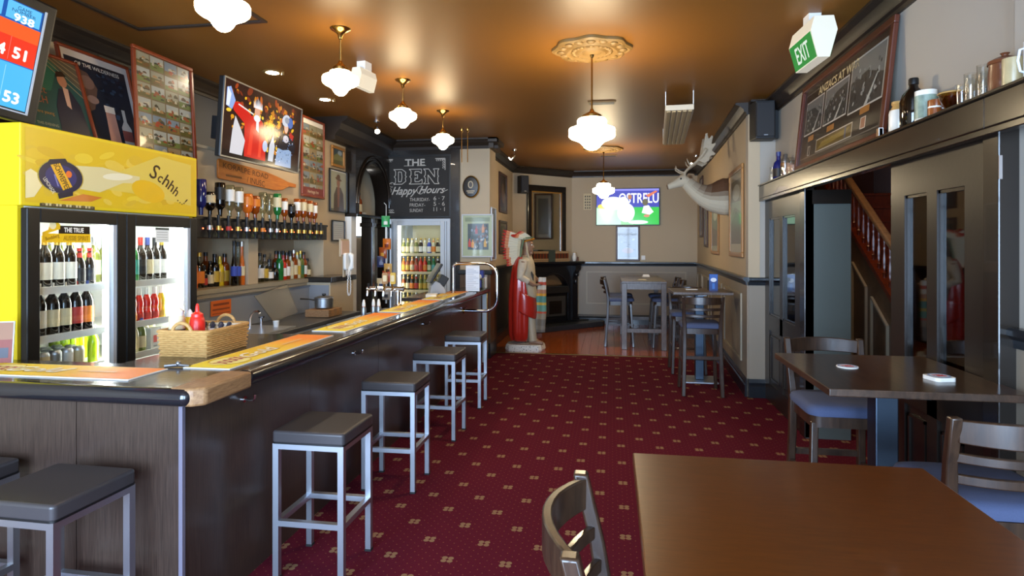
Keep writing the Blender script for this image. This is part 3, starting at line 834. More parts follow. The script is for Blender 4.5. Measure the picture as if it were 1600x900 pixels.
# chrome rail springing from the bar face by the till
gr = thing('chrome_rail', 'looped chrome rail springing out from the bar by the till', 'rail', (0, 7.35, 0))
pts = [(-1.79, 0, 0.845), (-1.58, 0, 0.845)]
for i in range(9):
    t = R(-90 + 90 * i / 8)
    pts.append((-1.52 + 0.15 * math.cos(t), 0, 0.995 + 0.15 * math.sin(t)))
for i in range(9):
    t = R(90 * i / 8)
    pts.append((-1.52 + 0.15 * math.cos(t), 0, 1.275 + 0.15 * math.sin(t)))
pts.append((-1.72, 0, 1.425))
pts.append((-1.80, 0, 1.425))
for i in range(7):
    t = R(90 + 90 * i / 6)
    pts.append((-1.86 + 0.06 * math.cos(t), 0, 1.365 + 0.06 * math.sin(t)))
pts.append((-1.92, 0, 1.06))
MB().tube(pts, 0.019, 12).build('tube', 'chrome', gr)
MB().cyl((-1.79, 0, 0.845), (-1.775, 0, 0.845), 0.035, n=16).cyl((-1.92, 0, 1.06), (-1.92, 0, 1.07), 0.035, n=16).build('flange', 'brass', gr)

# bar mats
def bar_mat(loc, rotz, L, label, flip=False):
    t = thing('bar_mat', label, 'bar mat', loc, rotz, 'printed bar mats along the counter')
    W = 0.245
    MB().box(0, L, -W / 2, W / 2, 0, 0.006).build('rubber_base', 'cap_white', t, False, bevel=0.002)
    m_ = MB()
    n = 26
    c0, c1, c2 = Vector(rgb('#f2e23a')[:3]), Vector(rgb('#f0c32c')[:3]), Vector(rgb('#f08418')[:3])
    for i in range(n):
        a = i / n
        c_ = c0.lerp(c1, a / 0.55) if a < 0.55 else c1.lerp(c2, min(1, (a - 0.55) / 0.3))
        m_.add([(0.006 + (L - 0.012) * i / n, -W / 2 + 0.006, 0.0066), (0.006 + (L - 0.012) * (i + 1) / n, -W / 2 + 0.006, 0.0066), (0.006 + (L - 0.012) * (i + 1) / n, W / 2 - 0.006, 0.0066), (0.006 + (L - 0.012) * i / n, W / 2 - 0.006, 0.0066)], [(0, 1, 2, 3)], tuple(c_) + (1,))
    m_.build('mat_face', 'print_matt', t, False, fix=False)
    p = PR()
    p.ell(L * 0.17, 0.0, 0.12, 0.085, '#f5ec9a', 1, 24); p.ring(L * 0.17, 0, 0.095, 0.102, '#d8b02a', 2, 24)
    for k in range(4):
        p.text('X', L * 0.17 - 0.066 + k * 0.044, 0.0, 0.075, '#b0324c', 3, 0.04, bold=0.002)
    p.text('Gold', L * 0.40, 0.0, 0.095, '#f8f4e2', 3, 0.30, shear=0.3, bold=0.003)
    p.text('Gold', L * 0.40, -0.003, 0.095, '#c9a12c', 2, 0.315, shear=0.3, bold=0.005)
    p.rect(L * 0.62, L * 0.82, -0.012, 0.012, '#eab878', 2)
    o = p.build('lettering', 'print_matt', t, loc=(0, 0, 0.0072), rot=(R(-90), 0, 0))
    return t
bar_mat((-3.02, 2.49, 1.06), 0, 0.95, 'yellow to orange bar mat on the near end of the bar')
for (y0, L, lb) in ((2.65, 1.10, 'first yellow bar mat beside the wicker basket'), (3.93, 1.12, 'second yellow bar mat along the counter, past the sink'), (5.14, 1.16, 'third bar mat along the counter, in front of the beer taps'), (6.40, 1.18, 'farthest bar mat, ending below the till')):
    bar_mat((-1.90, y0, 1.06), PI / 2, L, lb)

# stools
def stool_proto():
    t = thing('bar_stool', 'x', 'stool', (0, 0, 0), 0, 'steel framed bar stools with vinyl seats')
    s_, leg = 0.185, 0.015
    cu = MB().prism(rbox(s_ + 0.004, s_ + 0.004, 0.02), 0.672, 0.735, 'z').build('seat_pad', 'vinyl', t, True, bevel=0.012, seg=3)
    MB().prism(rbox(s_ + 0.0045, s_ + 0.0045, 0.02), 0.672, 0.680, 'z').build('seam', 'plastic_black', cu, True)
    lm = MB().box(-leg, leg, -leg, leg, 0, 0.672).mesh('leg', False)
    ft_ = MB().box(-leg - 0.002, leg + 0.002, -leg - 0.002, leg + 0.002, 0, 0.012).mesh('rubber_foot', False)
    for sx_ in (-1, 1):
        for sy_ in (-1, 1):
            l_ = obj('leg', lm, 'steel', t, loc=(sx_ * (s_ - leg), sy_ * (s_ - leg), 0))
            obj('rubber_foot', ft_, 'rubber', l_)
    a = s_ - 2 * leg
    for z0 in (0.645, 0.265):
        f = MB()
        for sg in (-1, 1):
            f.box(-a, a, sg * (s_ - leg) - leg, sg * (s_ - leg) + leg, z0, z0 + 0.027)
            f.box(sg * (s_ - leg) - leg, sg * (s_ - leg) + leg, -a, a, z0, z0 + 0.027)
        f.build('seat_frame' if z0 > 0.5 else 'foot_rail', 'steel', t, False)
    return t
sp_ = stool_proto()
spots = [(-1.465, 2.99, 0.0, 'black vinyl bar stool nearest the camera along the aisle side'),
         (-1.475, 4.10, 1.0, 'second black vinyl bar stool along the aisle side of the bar'),
         (-1.475, 5.20, -1.0, 'third black vinyl bar stool along the aisle side of the bar'),
         (-1.485, 6.23, 1.5, 'farthest black vinyl bar stool along the aisle, below the chrome rail'),
         (-2.115, 2.06, -1.0, 'black vinyl bar stool in front of the bar end panel'),
         (-2.70, 2.09, 0.0, 'black vinyl bar stool cut off by the left picture edge')]
for i, (x, y, a, lb) in enumerate(spots):
    o = sp_ if i == 0 else copy_tree(sp_, (0, 0, 0), 0)
    o.location = (x, y, 0); o.rotation_euler = (0, 0, R(a)); o['label'] = lb

# ================================================================ pendants and ceiling fittings
def pendant(loc, r, drop, label, big=False):
    t = thing('pendant_lamp', label, 'lamp', loc, 0, 'schoolhouse glass pendant lamps')
    MB().lathe([(0.075, 0), (0.07, -0.008), (0.05, -0.018), (0.022, -0.04), (0.014, -0.07), (0.008, -0.08)], n=20).build('canopy', 'brass', t)
    gh = r * 1.62
    MB().cyl((0, 0, -0.06), (0, 0, -drop + 0.05), 0.0075, n=8).build('rod', 'brass', t)
    MB().lathe([(0.012, 0.07), (0.02, 0.05), (r * 0.42, 0.02), (r * 0.44, -0.02), (r * 0.40, -0.03)], (0, 0, -drop), n=20).build('gallery', 'brass', t)
    prof = [(0.0, -1.42), (0.14, -1.40), (0.26, -1.33), (0.36, -1.22), (0.46, -1.05), (0.62, -0.92), (0.86, -0.80), (0.97, -0.70), (1.0, -0.60), (1.0, -0.42), (0.96, -0.34), (0.80, -0.27), (0.66, -0.22), (0.62, -0.14), (0.56, -0.05), (0.42, 0.0)]
    if big:
        prof = [(0.0, -1.40), (0.18, -1.37), (0.30, -1.30), (0.40, -1.18), (0.52, -1.05), (0.70, -0.96), (0.92, -0.88), (1.0, -0.80), (1.0, -0.52), (0.97, -0.46), (0.80, -0.40), (0.66, -0.38), (0.63, -0.30), (0.63, -0.12), (0.58, -0.04), (0.42, 0.0)]
    MB().lathe([(r * a, r * b_) for a, b_ in prof], (0, 0, -drop), n=28, cap=False).build('glass_shade', 'globe' if big else 'globe_small', t)
    return t
pendant((-1.90, 2.78, CEIL), 0.128, 0.31, 'first glass pendant over the bar, cut off by the top edge')
pendant((-1.915, 4.15, CEIL), 0.128, 0.30, 'second glass pendant over the bar, beside the ceiling downlights')
pendant((-1.93, 5.53, CEIL), 0.128, 0.27, 'third glass pendant over the bar, left of the chalkboard')
pendant((-1.916, 6.87, CEIL), 0.128, 0.27, 'farthest glass pendant over the bar, above the chalkboard')
pendant((-0.15, 4.87, CEIL), 0.182, 0.55, 'large glass pendant hanging from the nearer ceiling rose', True)
pendant((-0.12, 9.97, CEIL), 0.175, 0.56, 'glass pendant in the far room in front of the television', True)
for k, (x, y, lb) in enumerate(((-3.0, 5.10, 'recessed downlight above the middle of the wall television'), (-3.0, 6.13, 'recessed downlight beyond the second bar pendant'))):
    t = thing('downlight', lb, 'downlight', (x, y, CEIL), 0, 'recessed ceiling downlights')
    MB().lathe([(0.055, -0.004), (0.075, -0.010), (0.085, -0.006), (0.088, 0.0)], n=24, cap=False).build('trim_ring', 'rose_bronze', t)
    MB().lathe([(0.0, -0.005), (0.055, -0.005)], n=24, cap=False).build('lens', 'downlight_glow', t)
    MB().cyl((0.10, 0.0, -0.03), (0.10, 0.0, 0.0), 0.014, n=10).build('spring_clip', 'rose_bronze', t)
# spotlights on the ceiling
def spot(loc, label, az):
    t = thing('spotlight', label, 'spotlight', loc, az, 'small ceiling spotlights')
    MB().lathe([(0.04, 0), (0.038, -0.02), (0.012, -0.028)], n=16).build('base', 'chrome', t)
    MB().tube([(0, 0, -0.02), (0.01, 0, -0.07), (0.03, 0, -0.10)], 0.007).build('arm', 'chrome', t)
    MB().tube([(0.0, 0, -0.085), (0.03, 0, -0.11), (0.075, 0, -0.15)], [0.022, 0.034, 0.042], 14).build('head', 'chrome', t)
    MB().cyl((0.0745, 0, -0.1495), (0.078, 0, -0.1525), 0.032, n=14).build('lens', 'spot_glow', t)
spot((-2.88, 7.27, CEIL), 'chrome ceiling spotlight above the arched back bar', R(-60))
spot((-1.55, 9.85, CEIL), 'chrome ceiling spotlight beside the central column', R(200))
spot((1.45, 11.0, CEIL), 'ceiling spotlight glowing behind the deer antlers', R(200))
# slender hanging rods beside the column
t = thing('hanging_rods', 'two slender rods hanging from the ceiling near the column', 'rods', (-1.93, 7.95, CEIL))
for dx in (-0.03, 0.05):
    MB().cyl((dx, 0, -0.45), (dx, 0, 0), 0.006, n=8).build('rod', 'brass', t)
    MB().lathe([(0.01, -0.05), (0.02, -0.03), (0.02, 0)], (dx, 0, 0), n=10).build('ceiling_fix', 'brass', t)
# strip heater hung under the ceiling on the right
t = thing('panel_heater', 'long white ribbed panel heater hung under the ceiling', 'heater', (0, 0, 0))
c0, c1, c2, c3 = (0.545, 6.33), (0.80, 6.33), (1.00, 8.44), (0.64, 8.44)
ax, ay, bx_, by_ = 0.675, 6.33, 0.82, 8.44
d = Vector((bx_ - ax, by_ - ay, 0)); L = d.length
hr = thing('panel_heater', 'long white ribbed panel heater hung under the ceiling', 'heater', (ax, ay, 3.0), math.atan2(d.y, d.x) - PI / 2)
bpy.data.objects.remove(t)
MB().box(-0.14, 0.14, 0, L, 0, 0.055).build('casing', mat('heater_white', '#cfc3ab', 0.4), hr, False, bevel=0.006)
for k in range(5):
    MB().box(-0.125 + k * 0.052, -0.085 + k * 0.052, 0.02, L - 0.02, -0.014, 0).build('rib', mat('heater_rib', '#a8956f', 0.45) if k == 0 else 'heater_rib', hr, False, bevel=0.005)
for y in (0.05, L - 0.05):
    for sx_ in (-0.135, 0.135):
        MB().box(sx_ - 0.004, sx_ + 0.004, y - 0.012, y + 0.012, 0.03, 0.2).build('bracket', 'plastic_white', hr, False)
# exit signs
def exit_sign(loc, rotz, label, s_=1.0, name='exit_sign', cat='exit sign', faces=(1, -1)):
    """hanging wedge box; the two long faces slope inwards and carry EXIT"""
    t = thing(name, label, cat, loc, rotz)
    W, D_, Hh = 0.40 * s_, 0.17 * s_, 0.27 * s_
    rings = [[(-W / 2 * q, -D_ / 2 * q2, z), (W / 2 * q, -D_ / 2 * q2, z), (W / 2 * q, D_ / 2 * q2, z), (-W / 2 * q, D_ / 2 * q2, z)] for q, q2, z in ((0.97, 0.45, -Hh), (1.0, 1.0, -Hh * 0.34), (1.0, 0.72, 0.0))]
    MB().loft(rings).build('diffuser', 'exit_glow', t, False)
    lo, hi = Vector((0, -D_ / 2 * 0.45, -Hh)), Vector((0, -D_ / 2, -Hh * 0.34))
    ctr, up = (lo + hi) / 2, (hi - lo)
    phi = math.atan2(-up.y, up.z)
    ctr += Vector((0, -math.cos(phi), -math.sin(phi))) * 0.003
    hh = up.length
    for sg in faces:
        p = PR().rect(-W / 2 * 0.95, W / 2 * 0.95, -hh * 0.47, hh * 0.47, '#1e8f38', 0)
        p.text('EXIT', 0, 0, hh * 0.62, '#eaf7ea', 1, W * 0.55, bold=0.002)
        q = p.build('exit_panel', printed('exit_print', 0.4, 0, 0.33) if 'exit_print' not in M else 'exit_print', t)
        q.location = (0, sg * ctr.y, ctr.z)
        q.rotation_euler = (phi, 0, 0 if sg == 1 else PI)
    MB().box(-0.05, 0.05, -0.04, 0.04, 0, CEIL - loc[2]).build('stem', 'plastic_white', t, False)
exit_sign((1.34, 4.42, 3.13), R(-86), 'green and white EXIT sign hanging above the photo frame', 0.98)
exit_sign((-2.07, 4.95, 3.13), R(80), 'small pale emergency light half hidden behind the second pendant', 0.6, 'emergency_light', 'light', ())

# ================================================================ tables and high chairs
def high_table(name, label, x0, x1, y0, y1, z, topmat, legs='pedestal', off=0.0):
    cx, cy = (x0 + x1) / 2, (y0 + y1) / 2
    t = thing(name, label, 'table', (cx, cy, 0))
    hx, hy = (x1 - x0) / 2, (y1 - y0) / 2
    MB().box(-hx, hx, -hy, hy, z - 0.032, z).build('table_top', topmat, t, False, bevel=0.004)
    if legs == 'pedestal':
        MB().box(-hx + 0.09, hx - 0.09, -0.05, 0.05, z - 0.052, z - 0.032).box(-0.05, 0.05, -hy + 0.09, hy - 0.09, z - 0.052, z - 0.032).build('top_bracket', 'steel_matt', t, False)
        MB().box(off - 0.05, off + 0.05, -0.05, 0.05, 0.02, z - 0.05).build('column', 'pedestal', t, False, bevel=0.006)
        MB().box(off - 0.2, off + 0.2, -0.2, 0.2, 0, 0.018).build('base_plate', 'steel', t, False, bevel=0.004)
    else:
        lg = MB().box(-0.04, 0.04, -0.04, 0.04, 0, z - 0.032).mesh('leg', False)
        for a in (-1, 1):
            for b_ in (-1, 1):
                obj('leg', lg, topmat, t, loc=(a * (hx - 0.045), b_ * (hy - 0.045), 0), bevel=0.004)
        for a in (-1, 1):
            MB().box(-hx + 0.085, hx - 0.085, a * (hy - 0.045) - 0.012, a * (hy - 0.045) + 0.012, z - 0.13, z - 0.032).build('apron', topmat, t, False)
            MB().box(a * (hx - 0.045) - 0.012, a * (hx - 0.045) + 0.012, -hy + 0.085, hy - 0.085, z - 0.13, z - 0.032).build('apron', topmat, t, False)
        for b_ in (-1, 1):
            MB().box(-hx + 0.085, hx - 0.085, b_ * (hy - 0.045) - 0.018, b_ * (hy - 0.045) + 0.018, 0.27, 0.33).build('stretcher', topmat, t, False)
    return t
high_table('high_table', 'large brown timber high table in the right foreground', 0.06, 0.815, 0.98, 1.78, 1.06, 'table_brown', off=0.15)
high_table('high_table', 'dark timber high table with two coasters by the glazed door', 0.885, 1.635, 2.70, 3.56, 1.06, 'table_dark')
high_table('high_table', 'square high table with a folded menu holder by the deer wall', 0.72, 1.40, 7.42, 8.12, 1.10, 'far_table_wood')
high_table('high_table', 'long legged high table under the far television', 0.16, 0.86, 9.85, 11.6, 1.08, 'far_table_wood', 'legs')

def chair_proto():
    t = thing('high_chair', 'x', 'chair', (0, 0, 0), 0, 'timber high chairs with blue seats')
    w_, d_ = 0.20, 0.20
    rings = []
    for z, q in ((0.735, 0.93), (0.74, 1.0), (0.765, 1.02), (0.785, 0.97), (0.795, 0.85), (0.798, 0.5)):
        rings.append([(x * q, y * q + 0.01, z) for x, y in rbox(0.215, 0.215, 0.07, 5)])
    MB().loft(rings).build('seat', 'seat_blue', t, True, 60)
    MB().prism(rbox(0.20, 0.20, 0.05, 4), 0.675, 0.735, 'z').build('apron', 'chair_wood', t, True)
    for sx_ in (-1, 1):
        MB().bar((sx_ * 0.18, 0.17, 0.70), (sx_ * 0.205, 0.215, 0), 0.038, 0.038).build('leg', 'chair_wood', t, True, bevel=0.006)
        # rear leg runs up into a raked back post
        p = MB()
        path = [(sx_ * 0.205, -0.235, 0.0), (sx_ * 0.19, -0.195, 0.55), (sx_ * 0.19, -0.19, 0.78), (sx_ * 0.20, -0.215, 0.93), (sx_ * 0.205, -0.255, 1.09)]
        rings = []
        for (x, y, z) in path:
            q = 0.021 if z < 0.9 else 0.018
            rings.append([(x - q, y - q, z), (x + q, y - q, z), (x + q, y + q, z), (x - q, y + q, z)])
        p.loft(rings).build('back_post', 'chair_wood', t, True, bevel=0.006)
    def rail(z, y, hgt, th, bow, name='back_rail', crown=0.0):
        n = 10
        rr = []
        for i in range(n + 1):
            u = -1 + 2 * i / n
            x = u * 0.195
            yy = y - bow * (1 - u * u)
            cz = crown * (1 - u * u)
            rr.append([(x, yy - th / 2, z), (x, yy + th / 2, z), (x, yy + th / 2, z + hgt + cz), (x, yy - th / 2, z + hgt + cz)])
        MB().loft(rr).build(name, 'chair_wood', t, True, bevel=0.004)
    rail(1.005, -0.245, 0.075, 0.022, 0.07, 'top_rail', 0.008)
    rail(0.935, -0.222, 0.032, 0.02, 0.06)
    rail(0.860, -0.205, 0.032, 0.02, 0.05)
    # foot rails
    MB().tube([(0.198 * math.cos(a), 0.21 - 0.03 + 0.035 * math.sin(a), 0.33) for a in [PI * i / 8 for i in range(9)]], 0.014, 8).build('foot_rail', 'chair_wood', t)
    for sx_ in (-1, 1):
        MB().bar((sx_ * 0.196, 0.195, 0.36), (sx_ * 0.196, -0.205, 0.36), 0.024, 0.034).build('stretcher', 'chair_wood', t, False)
    MB().bar((-0.19, -0.21, 0.42), (0.19, -0.21, 0.42), 0.024, 0.034).build('stretcher', 'chair_wood', t, False)
    return t
cp = chair_proto()
chairs = [(0.18, 1.32, -90, 'curved dark timber chair back left of the foreground table'),
          (1.31, 2.46, 0, 'dark timber chair at the right edge, back towards the camera'),
          (1.26, 3.70, 180, 'dark timber chair with blue seat behind the coaster table'),
          (0.985, 7.16, 0, 'timber high chair on the carpet in front of the menu holder'),
          (0.98, 8.30, 180, 'high chair half hidden behind the menu holder table'),
          (0.14, 10.30, -90, 'dark chair left of the far long table, nearer one'),
          (0.14, 11.05, -90, 'dark chair left of the far long table, farther one'),
          (0.88, 10.30, 90, 'dark chair right of the far long table, nearer one'),
          (0.88, 11.05, 90, 'dark chair right of the far long table, farther one')]
for i, (x, y, a, lb) in enumerate(chairs):
    o = cp if i == 0 else copy_tree(cp, (0, 0, 0), 0)
    o.location = (x, y, 0); o.rotation_euler = (0, 0, R(a)); o['label'] = lb
# coasters
def coaster(loc, label, n=1, square=False):
    t = thing('coaster', label, 'coaster', loc, R(15), 'drink coasters on the second table')
    MB().prism(rbox(0.048, 0.048, 0.02 if square else 0.0475, 6), 0, 0.004 * n, 'z').build('card', 'label_white', t, False)
    p = PR().ell(0, 0, 0.044, 0.044, '#dfe6f2', 0, 24).ring(0, 0, 0.036, 0.044, '#9db2dc', 1)
    p.text('RED', 0, 0.008, 0.018, '#d8232a', 2, 0.045, bold=0.001).rect(-0.02, 0.024, -0.02, -0.006, '#d8232a', 2)
    p.build('print', 'print_matt', t, loc=(0, 0, 0.0045 * n), rot=(R(-90), 0, 0))
coaster((1.13, 3.20, 1.06), 'round red and white coaster nearer the chair back')
coaster((1.42, 2.96, 1.06), 'small stack of blue edged coasters toward the glazed door', 4, True)
# menu holders
def menu_holder(loc, rotz, label, col='#2a62b8'):
    t = thing('menu_holder', label, 'menu holder', loc, rotz)
    MB().box(-0.055, 0.055, -0.055, 0.055, 0, 0.12).build('napkin_box', 'plastic_dark', t, False, bevel=0.006)
    p = PR().rect(-0.05, 0.05, 0, 0.20, '#1d3f86', 0).rect(-0.045, 0.045, 0.12, 0.195, col, 1).ell(0, 0.13, 0.035, 0.025, '#e8eef6', 2).rect(-0.015, 0.015, 0.02, 0.09, '#3a74c8', 1)
    MB().box(-0.052, 0.052, -0.064, -0.057, 0, 0.205).build('card_stand', 'acrylic', t, False)
    p.build('card_print', 'print_gloss', t, loc=(0, -0.0655, 0.0))
menu_holder((1.22, 7.78, 1.10), 0, 'black box with a blue card on the deer side table')
t = thing('place_card', 'small white card lying on the deer side table', 'card', (0.98, 7.85, 1.10))
MB().box(-0.07, 0.07, -0.03, 0.03, 0, 0.008).build('card', 'paper', t, False)
for k, (x, y, lb) in enumerate(((0.62, 11.35, 'white folded card at the far end of the long table'), (0.50, 10.3, 'small yellowish coaster on the long far table'))):
    t = thing('table_card', lb, 'card', (x, y, 1.08))
    MB().prism([(-0.07, 0), (0.07, 0), (0.05, 0.04 if k == 0 else 0.008), (-0.05, 0.04 if k == 0 else 0.008)], -0.04, 0.04).build('card', 'paper' if k == 0 else 'label_cream', t, False)
# ================================================================ bottles
BT = {  # outline (r, z) up to the mouth, label zone (r, z0, z1), cap (r, z0, z1)
    'beer': ([(0.028, 0), (0.031, 0.006), (0.031, 0.125), (0.027, 0.15), (0.016, 0.175), (0.013, 0.222)], (0.0316, 0.03, 0.11), (0.0150, 0.212, 0.232), (0.0172, 0.170, 0.205)),
    'wine': ([(0.034, 0), (0.038, 0.008), (0.038, 0.18), (0.031, 0.21), (0.016, 0.235), (0.0145, 0.295)], (0.0386, 0.05, 0.15), (0.0165, 0.25, 0.305), None),
    'spirit': ([(0.036, 0), (0.040, 0.006), (0.041, 0.17), (0.036, 0.198), (0.018, 0.22), (0.015, 0.275)], (0.0417, 0.04, 0.14), (0.0180, 0.262, 0.295), None),
    'squat': ([(0.040, 0), (0.046, 0.01), (0.047, 0.11), (0.038, 0.15), (0.018, 0.17), (0.016, 0.215)], (0.0477, 0.03, 0.10), (0.0200, 0.205, 0.24), None),
    'slim': ([(0.026, 0), (0.029, 0.006), (0.028, 0.16), (0.022, 0.22), (0.0135, 0.27), (0.012, 0.40)], (0.0297, 0.09, 0.18), (0.0145, 0.37, 0.415), None),
    'wavy': ([(0.026, 0), (0.029, 0.006), (0.030, 0.05), (0.025, 0.085), (0.030, 0.12), (0.024, 0.155), (0.014, 0.18), (0.0125, 0.218)], (0.0306, 0.015, 0.055), (0.0145, 0.17, 0.228), None),
    'pony': ([(0.020, 0), (0.022, 0.005), (0.022, 0.09), (0.018, 0.115), (0.010, 0.135), (0.009, 0.17)], (0.0226, 0.02, 0.075), (0.011, 0.155, 0.178), None)}
_bm = {}
def bmesh_parts(t):
    if t not in _bm:
        prof, lb, cp_, neck = BT[t]
        body = MB().lathe(prof, n=16).mesh('bottle', True, 35)
        n = 14
        r, z0, z1 = lb
        lab = MB()
        vs, fs = [], []
        for i in range(n + 1):
            a = R(-150 + 300 * i / n - 90)
            vs += [(r * math.cos(a), r * math.sin(a), z0), (r * math.cos(a), r * math.sin(a), z1)]
        fs = [(2 * i, 2 * i + 2, 2 * i + 3, 2 * i + 1) for i in range(n)]
        lab.add(vs, fs)
        labm = lab.mesh('bottle_label', True, 60, fix=False)
        capm = MB().lathe([(cp_[0], cp_[1]), (cp_[0], cp_[2])], n=12).mesh('cap', True, 35)
        neckm = MB().lathe([(neck[0], neck[1]), (neck[0] - 0.003, neck[2])], n=12, cap=False).mesh('neck_label') if neck else None
        _bm[t] = (body, labm, capm, neckm)
    return _bm[t]
_cp = {}
def inst(name, me, material, parent=None, loc=None, rot=None):
    k = (me.name, material)
    if k not in _cp:
        m2 = me.copy(); m2.materials.clear(); m2.materials.append(M[material]); _cp[k] = m2
    return obj(name, _cp[k], material, parent, loc=loc, rot=rot)
def bottle(loc, t, body, lab, cap_, label, group, rotz=0.0, flip=False, neck=None, s_=1.0, cat='bottle'):
    b_, l_, c_, n_ = bmesh_parts(t)
    o = inst('bottle', b_, body)
    o.location = loc
    o.rotation_euler = (PI if flip else 0, 0, rotz)
    o.scale = (s_, s_, s_)
    tag(o, label, cat, group)
    if lab: inst('bottle_label', l_, lab, o, rot=(0, 0, PI if flip else 0))
    if cap_: inst('cap', c_, cap_, o)
    if n_ and neck: inst('neck_label', n_, neck, o)
    return o

# ================================================================ yellow double door fridge
FX, FY, FW = -3.10, 2.79, 1.375
fg = thing('display_fridge', 'bright yellow double door drinks fridge with printed header', 'fridge', (FX, FY, 0), PI / 2)
D = 0.70
def fpart(name, m_, *a, **k): return MB().box(*a).build(name, m_, fg, False, **k)
fpart('side_wall', 'fridge_yellow', 0, 0.035, 0.0, D, 0.1, 1.86)
fpart('side_wall', 'fridge_yellow', FW - 0.035, FW, 0.0, D, 0.1, 1.86)
fpart('back_wall', 'fridge_white', 0.035, FW - 0.035, D - 0.04, D, 0.1, 1.86)
fpart('roof_panel', 'fridge_white', 0.035, FW - 0.035, 0.0, D - 0.04, 1.80, 1.86)
fpart('floor_panel', 'fridge_white', 0.035, FW - 0.035, 0.0, D - 0.04, 0.1, 0.3)
fpart('plinth', 'plastic_black', 0.02, FW - 0.02, 0.03, D, 0.0, 0.1)
fpart('side_liner', 'fridge_white', 0.035, 0.042, 0.0, D - 0.04, 0.3, 1.8)
fpart('side_liner', 'fridge_white', FW - 0.042, FW - 0.035, 0.0, D - 0.04, 0.3, 1.8)
fpart('centre_post', 'fridge_white', FW / 2 - 0.03, FW / 2 + 0.03, 0.0, 0.05, 0.3, 1.80)
fpart('header_box', 'fridge_yellow', -0.01, FW + 0.01, -0.03, 0.19, 1.86, 2.30, bevel=0.006)
fpart('top_cover', 'fridge_yellow', 0.0, 1.05, 0.19, D, 1.86, 2.30)
fpart('top_cover', 'fridge_yellow', 1.05, FW, 0.19, D, 1.86, 2.10)
for z in (0.60, 0.915, 1.125, 1.40):
    for a, b_ in ((0.05, FW / 2 - 0.035), (FW / 2 + 0.035, FW - 0.05)):
        sh = fpart('shelf', 'fridge_white', a, b_, 0.07, 0.62, z - 0.012, z)
        MB().box(a, b_, 0.055, 0.07, z - 0.03, z + 0.012).build('price_strip', 'plastic_white', sh, False)
for a in (FW / 2 - 0.055, FW - 0.085, ):
    fpart('light_tube', 'fridge_tube', a, a + 0.03, 0.055, 0.075, 0.35, 1.78)
fpart('light_tube', 'fridge_tube', 0.08, FW - 0.08, 0.06, 0.10, 1.78, 1.795)
for k, (a, b_) in enumerate(((0.012, FW / 2 - 0.002), (FW / 2 + 0.002, FW - 0.012))):
    fr = MB()
    fr.box(a, a + 0.075, -0.05, -0.005, 0.12, 1.85).box(b_ - 0.075, b_, -0.05, -0.005, 0.12, 1.85)
    fr.box(a + 0.075, b_ - 0.075, -0.05, -0.005, 1.775, 1.85).box(a + 0.075, b_ - 0.075, -0.05, -0.005, 0.12, 0.2)
    dr = fr.build('door', 'plastic_black', fg, False, bevel=0.006)
    MB().box(a + 0.075, b_ - 0.075, -0.03, -0.024, 0.2, 1.775).build('glass_pane', 'glass_pane', dr, False)
    MB().box(b_ - 0.10 if k == 0 else b_ - 0.10, b_ - 0.075, -0.046, -0.012, 0.2, 1.775).build('gasket', 'plastic_grey', dr, False)
# header print
p = PR()
w_, h_ = FW - 0.03, 0.40
n = 40
p.rect(0, w_, 0, h_, '#d9b51c', 0)
rr = random.Random(3)
for k in range(60):
    x, z = rr.uniform(0.02, w_ - 0.08), rr.uniform(0.03, h_ - 0.06)
    p.ell(x, z, rr.uniform(0.02, 0.09), rr.uniform(0.01, 0.035), rr.choice(['#dcb824', '#d2aa1e', '#e2c434', '#d6b22c', '#dfc048']), 1, 12, rr.uniform(-0.4, 0.4))
p.poly([(0.28, 0.12), (0.28, 0.21), (0.62, 0.23), (0.98, 0.38), (1.30, 0.36), (1.30, 0.06), (0.9, 0.10), (0.6, 0.11)], '#d9c154', 2)
p.poly([(0.30, 0.10), (0.30, 0.23), (0.50, 0.245), (0.66, 0.225), (0.80, 0.22), (0.80, 0.175), (0.66, 0.165), (0.48, 0.09)], '#d8cc96', 3)
p.ell(0.62, 0.20, 0.12, 0.022, '#e6e0c0', 4, 16, 0.1).ell(0.88, 0.13, 0.15, 0.07, '#e0b419', 3, 20, -0.15)
p.poly([(0.0, 0.16), (0.03, 0.18), (0.09, 0.15), (0.10, 0.10), (0.05, 0.03), (0.0, 0.02)], '#e9d9a0', 3)
p.poly([(0.2, 0.02), (0.42, 0.03), (0.5, 0.06), (0.36, 0.07)], '#c9772c', 3)
for (a, rx, rz) in ((0, 0.148, 0.098),):
    p.ell(0.215, 0.155, rx, rz, '#b9a23a', 4, 32).ell(0.215, 0.155, rx * 0.95, rz * 0.95, '#1d1c3a', 5, 32).ell(0.215, 0.155, rx * 0.68, rz * 0.68, '#2c2c66', 6, 32)
p.poly([(0.14, 0.245), (0.24, 0.262), (0.26, 0.235), (0.12, 0.215)], '#1b1a30', 6).poly([(0.20, 0.03), (0.29, 0.055), (0.29, 0.08), (0.19, 0.06)], '#1b1a30', 6)
p.poly([(0.145, 0.215), (0.205, 0.232), (0.285, 0.105), (0.225, 0.08)], '#e8b026', 7)
p.text('SCHWEPPES', 0.216, 0.158, 0.034, '#3a2a10', 8, 0.155, rot=R(-61), bold=0.0006)
p.text('LEMONADE', 0.138, 0.10, 0.022, '#e8e2cc', 8, 0.10, rot=R(-52)).ell(0.262, 0.175, 0.02, 0.02, '#e2702a', 8)
p.poly([(0.165, 0.165), (0.175, 0.165), (0.20, 0.10), (0.19, 0.10)], '#7a7ab0', 8)
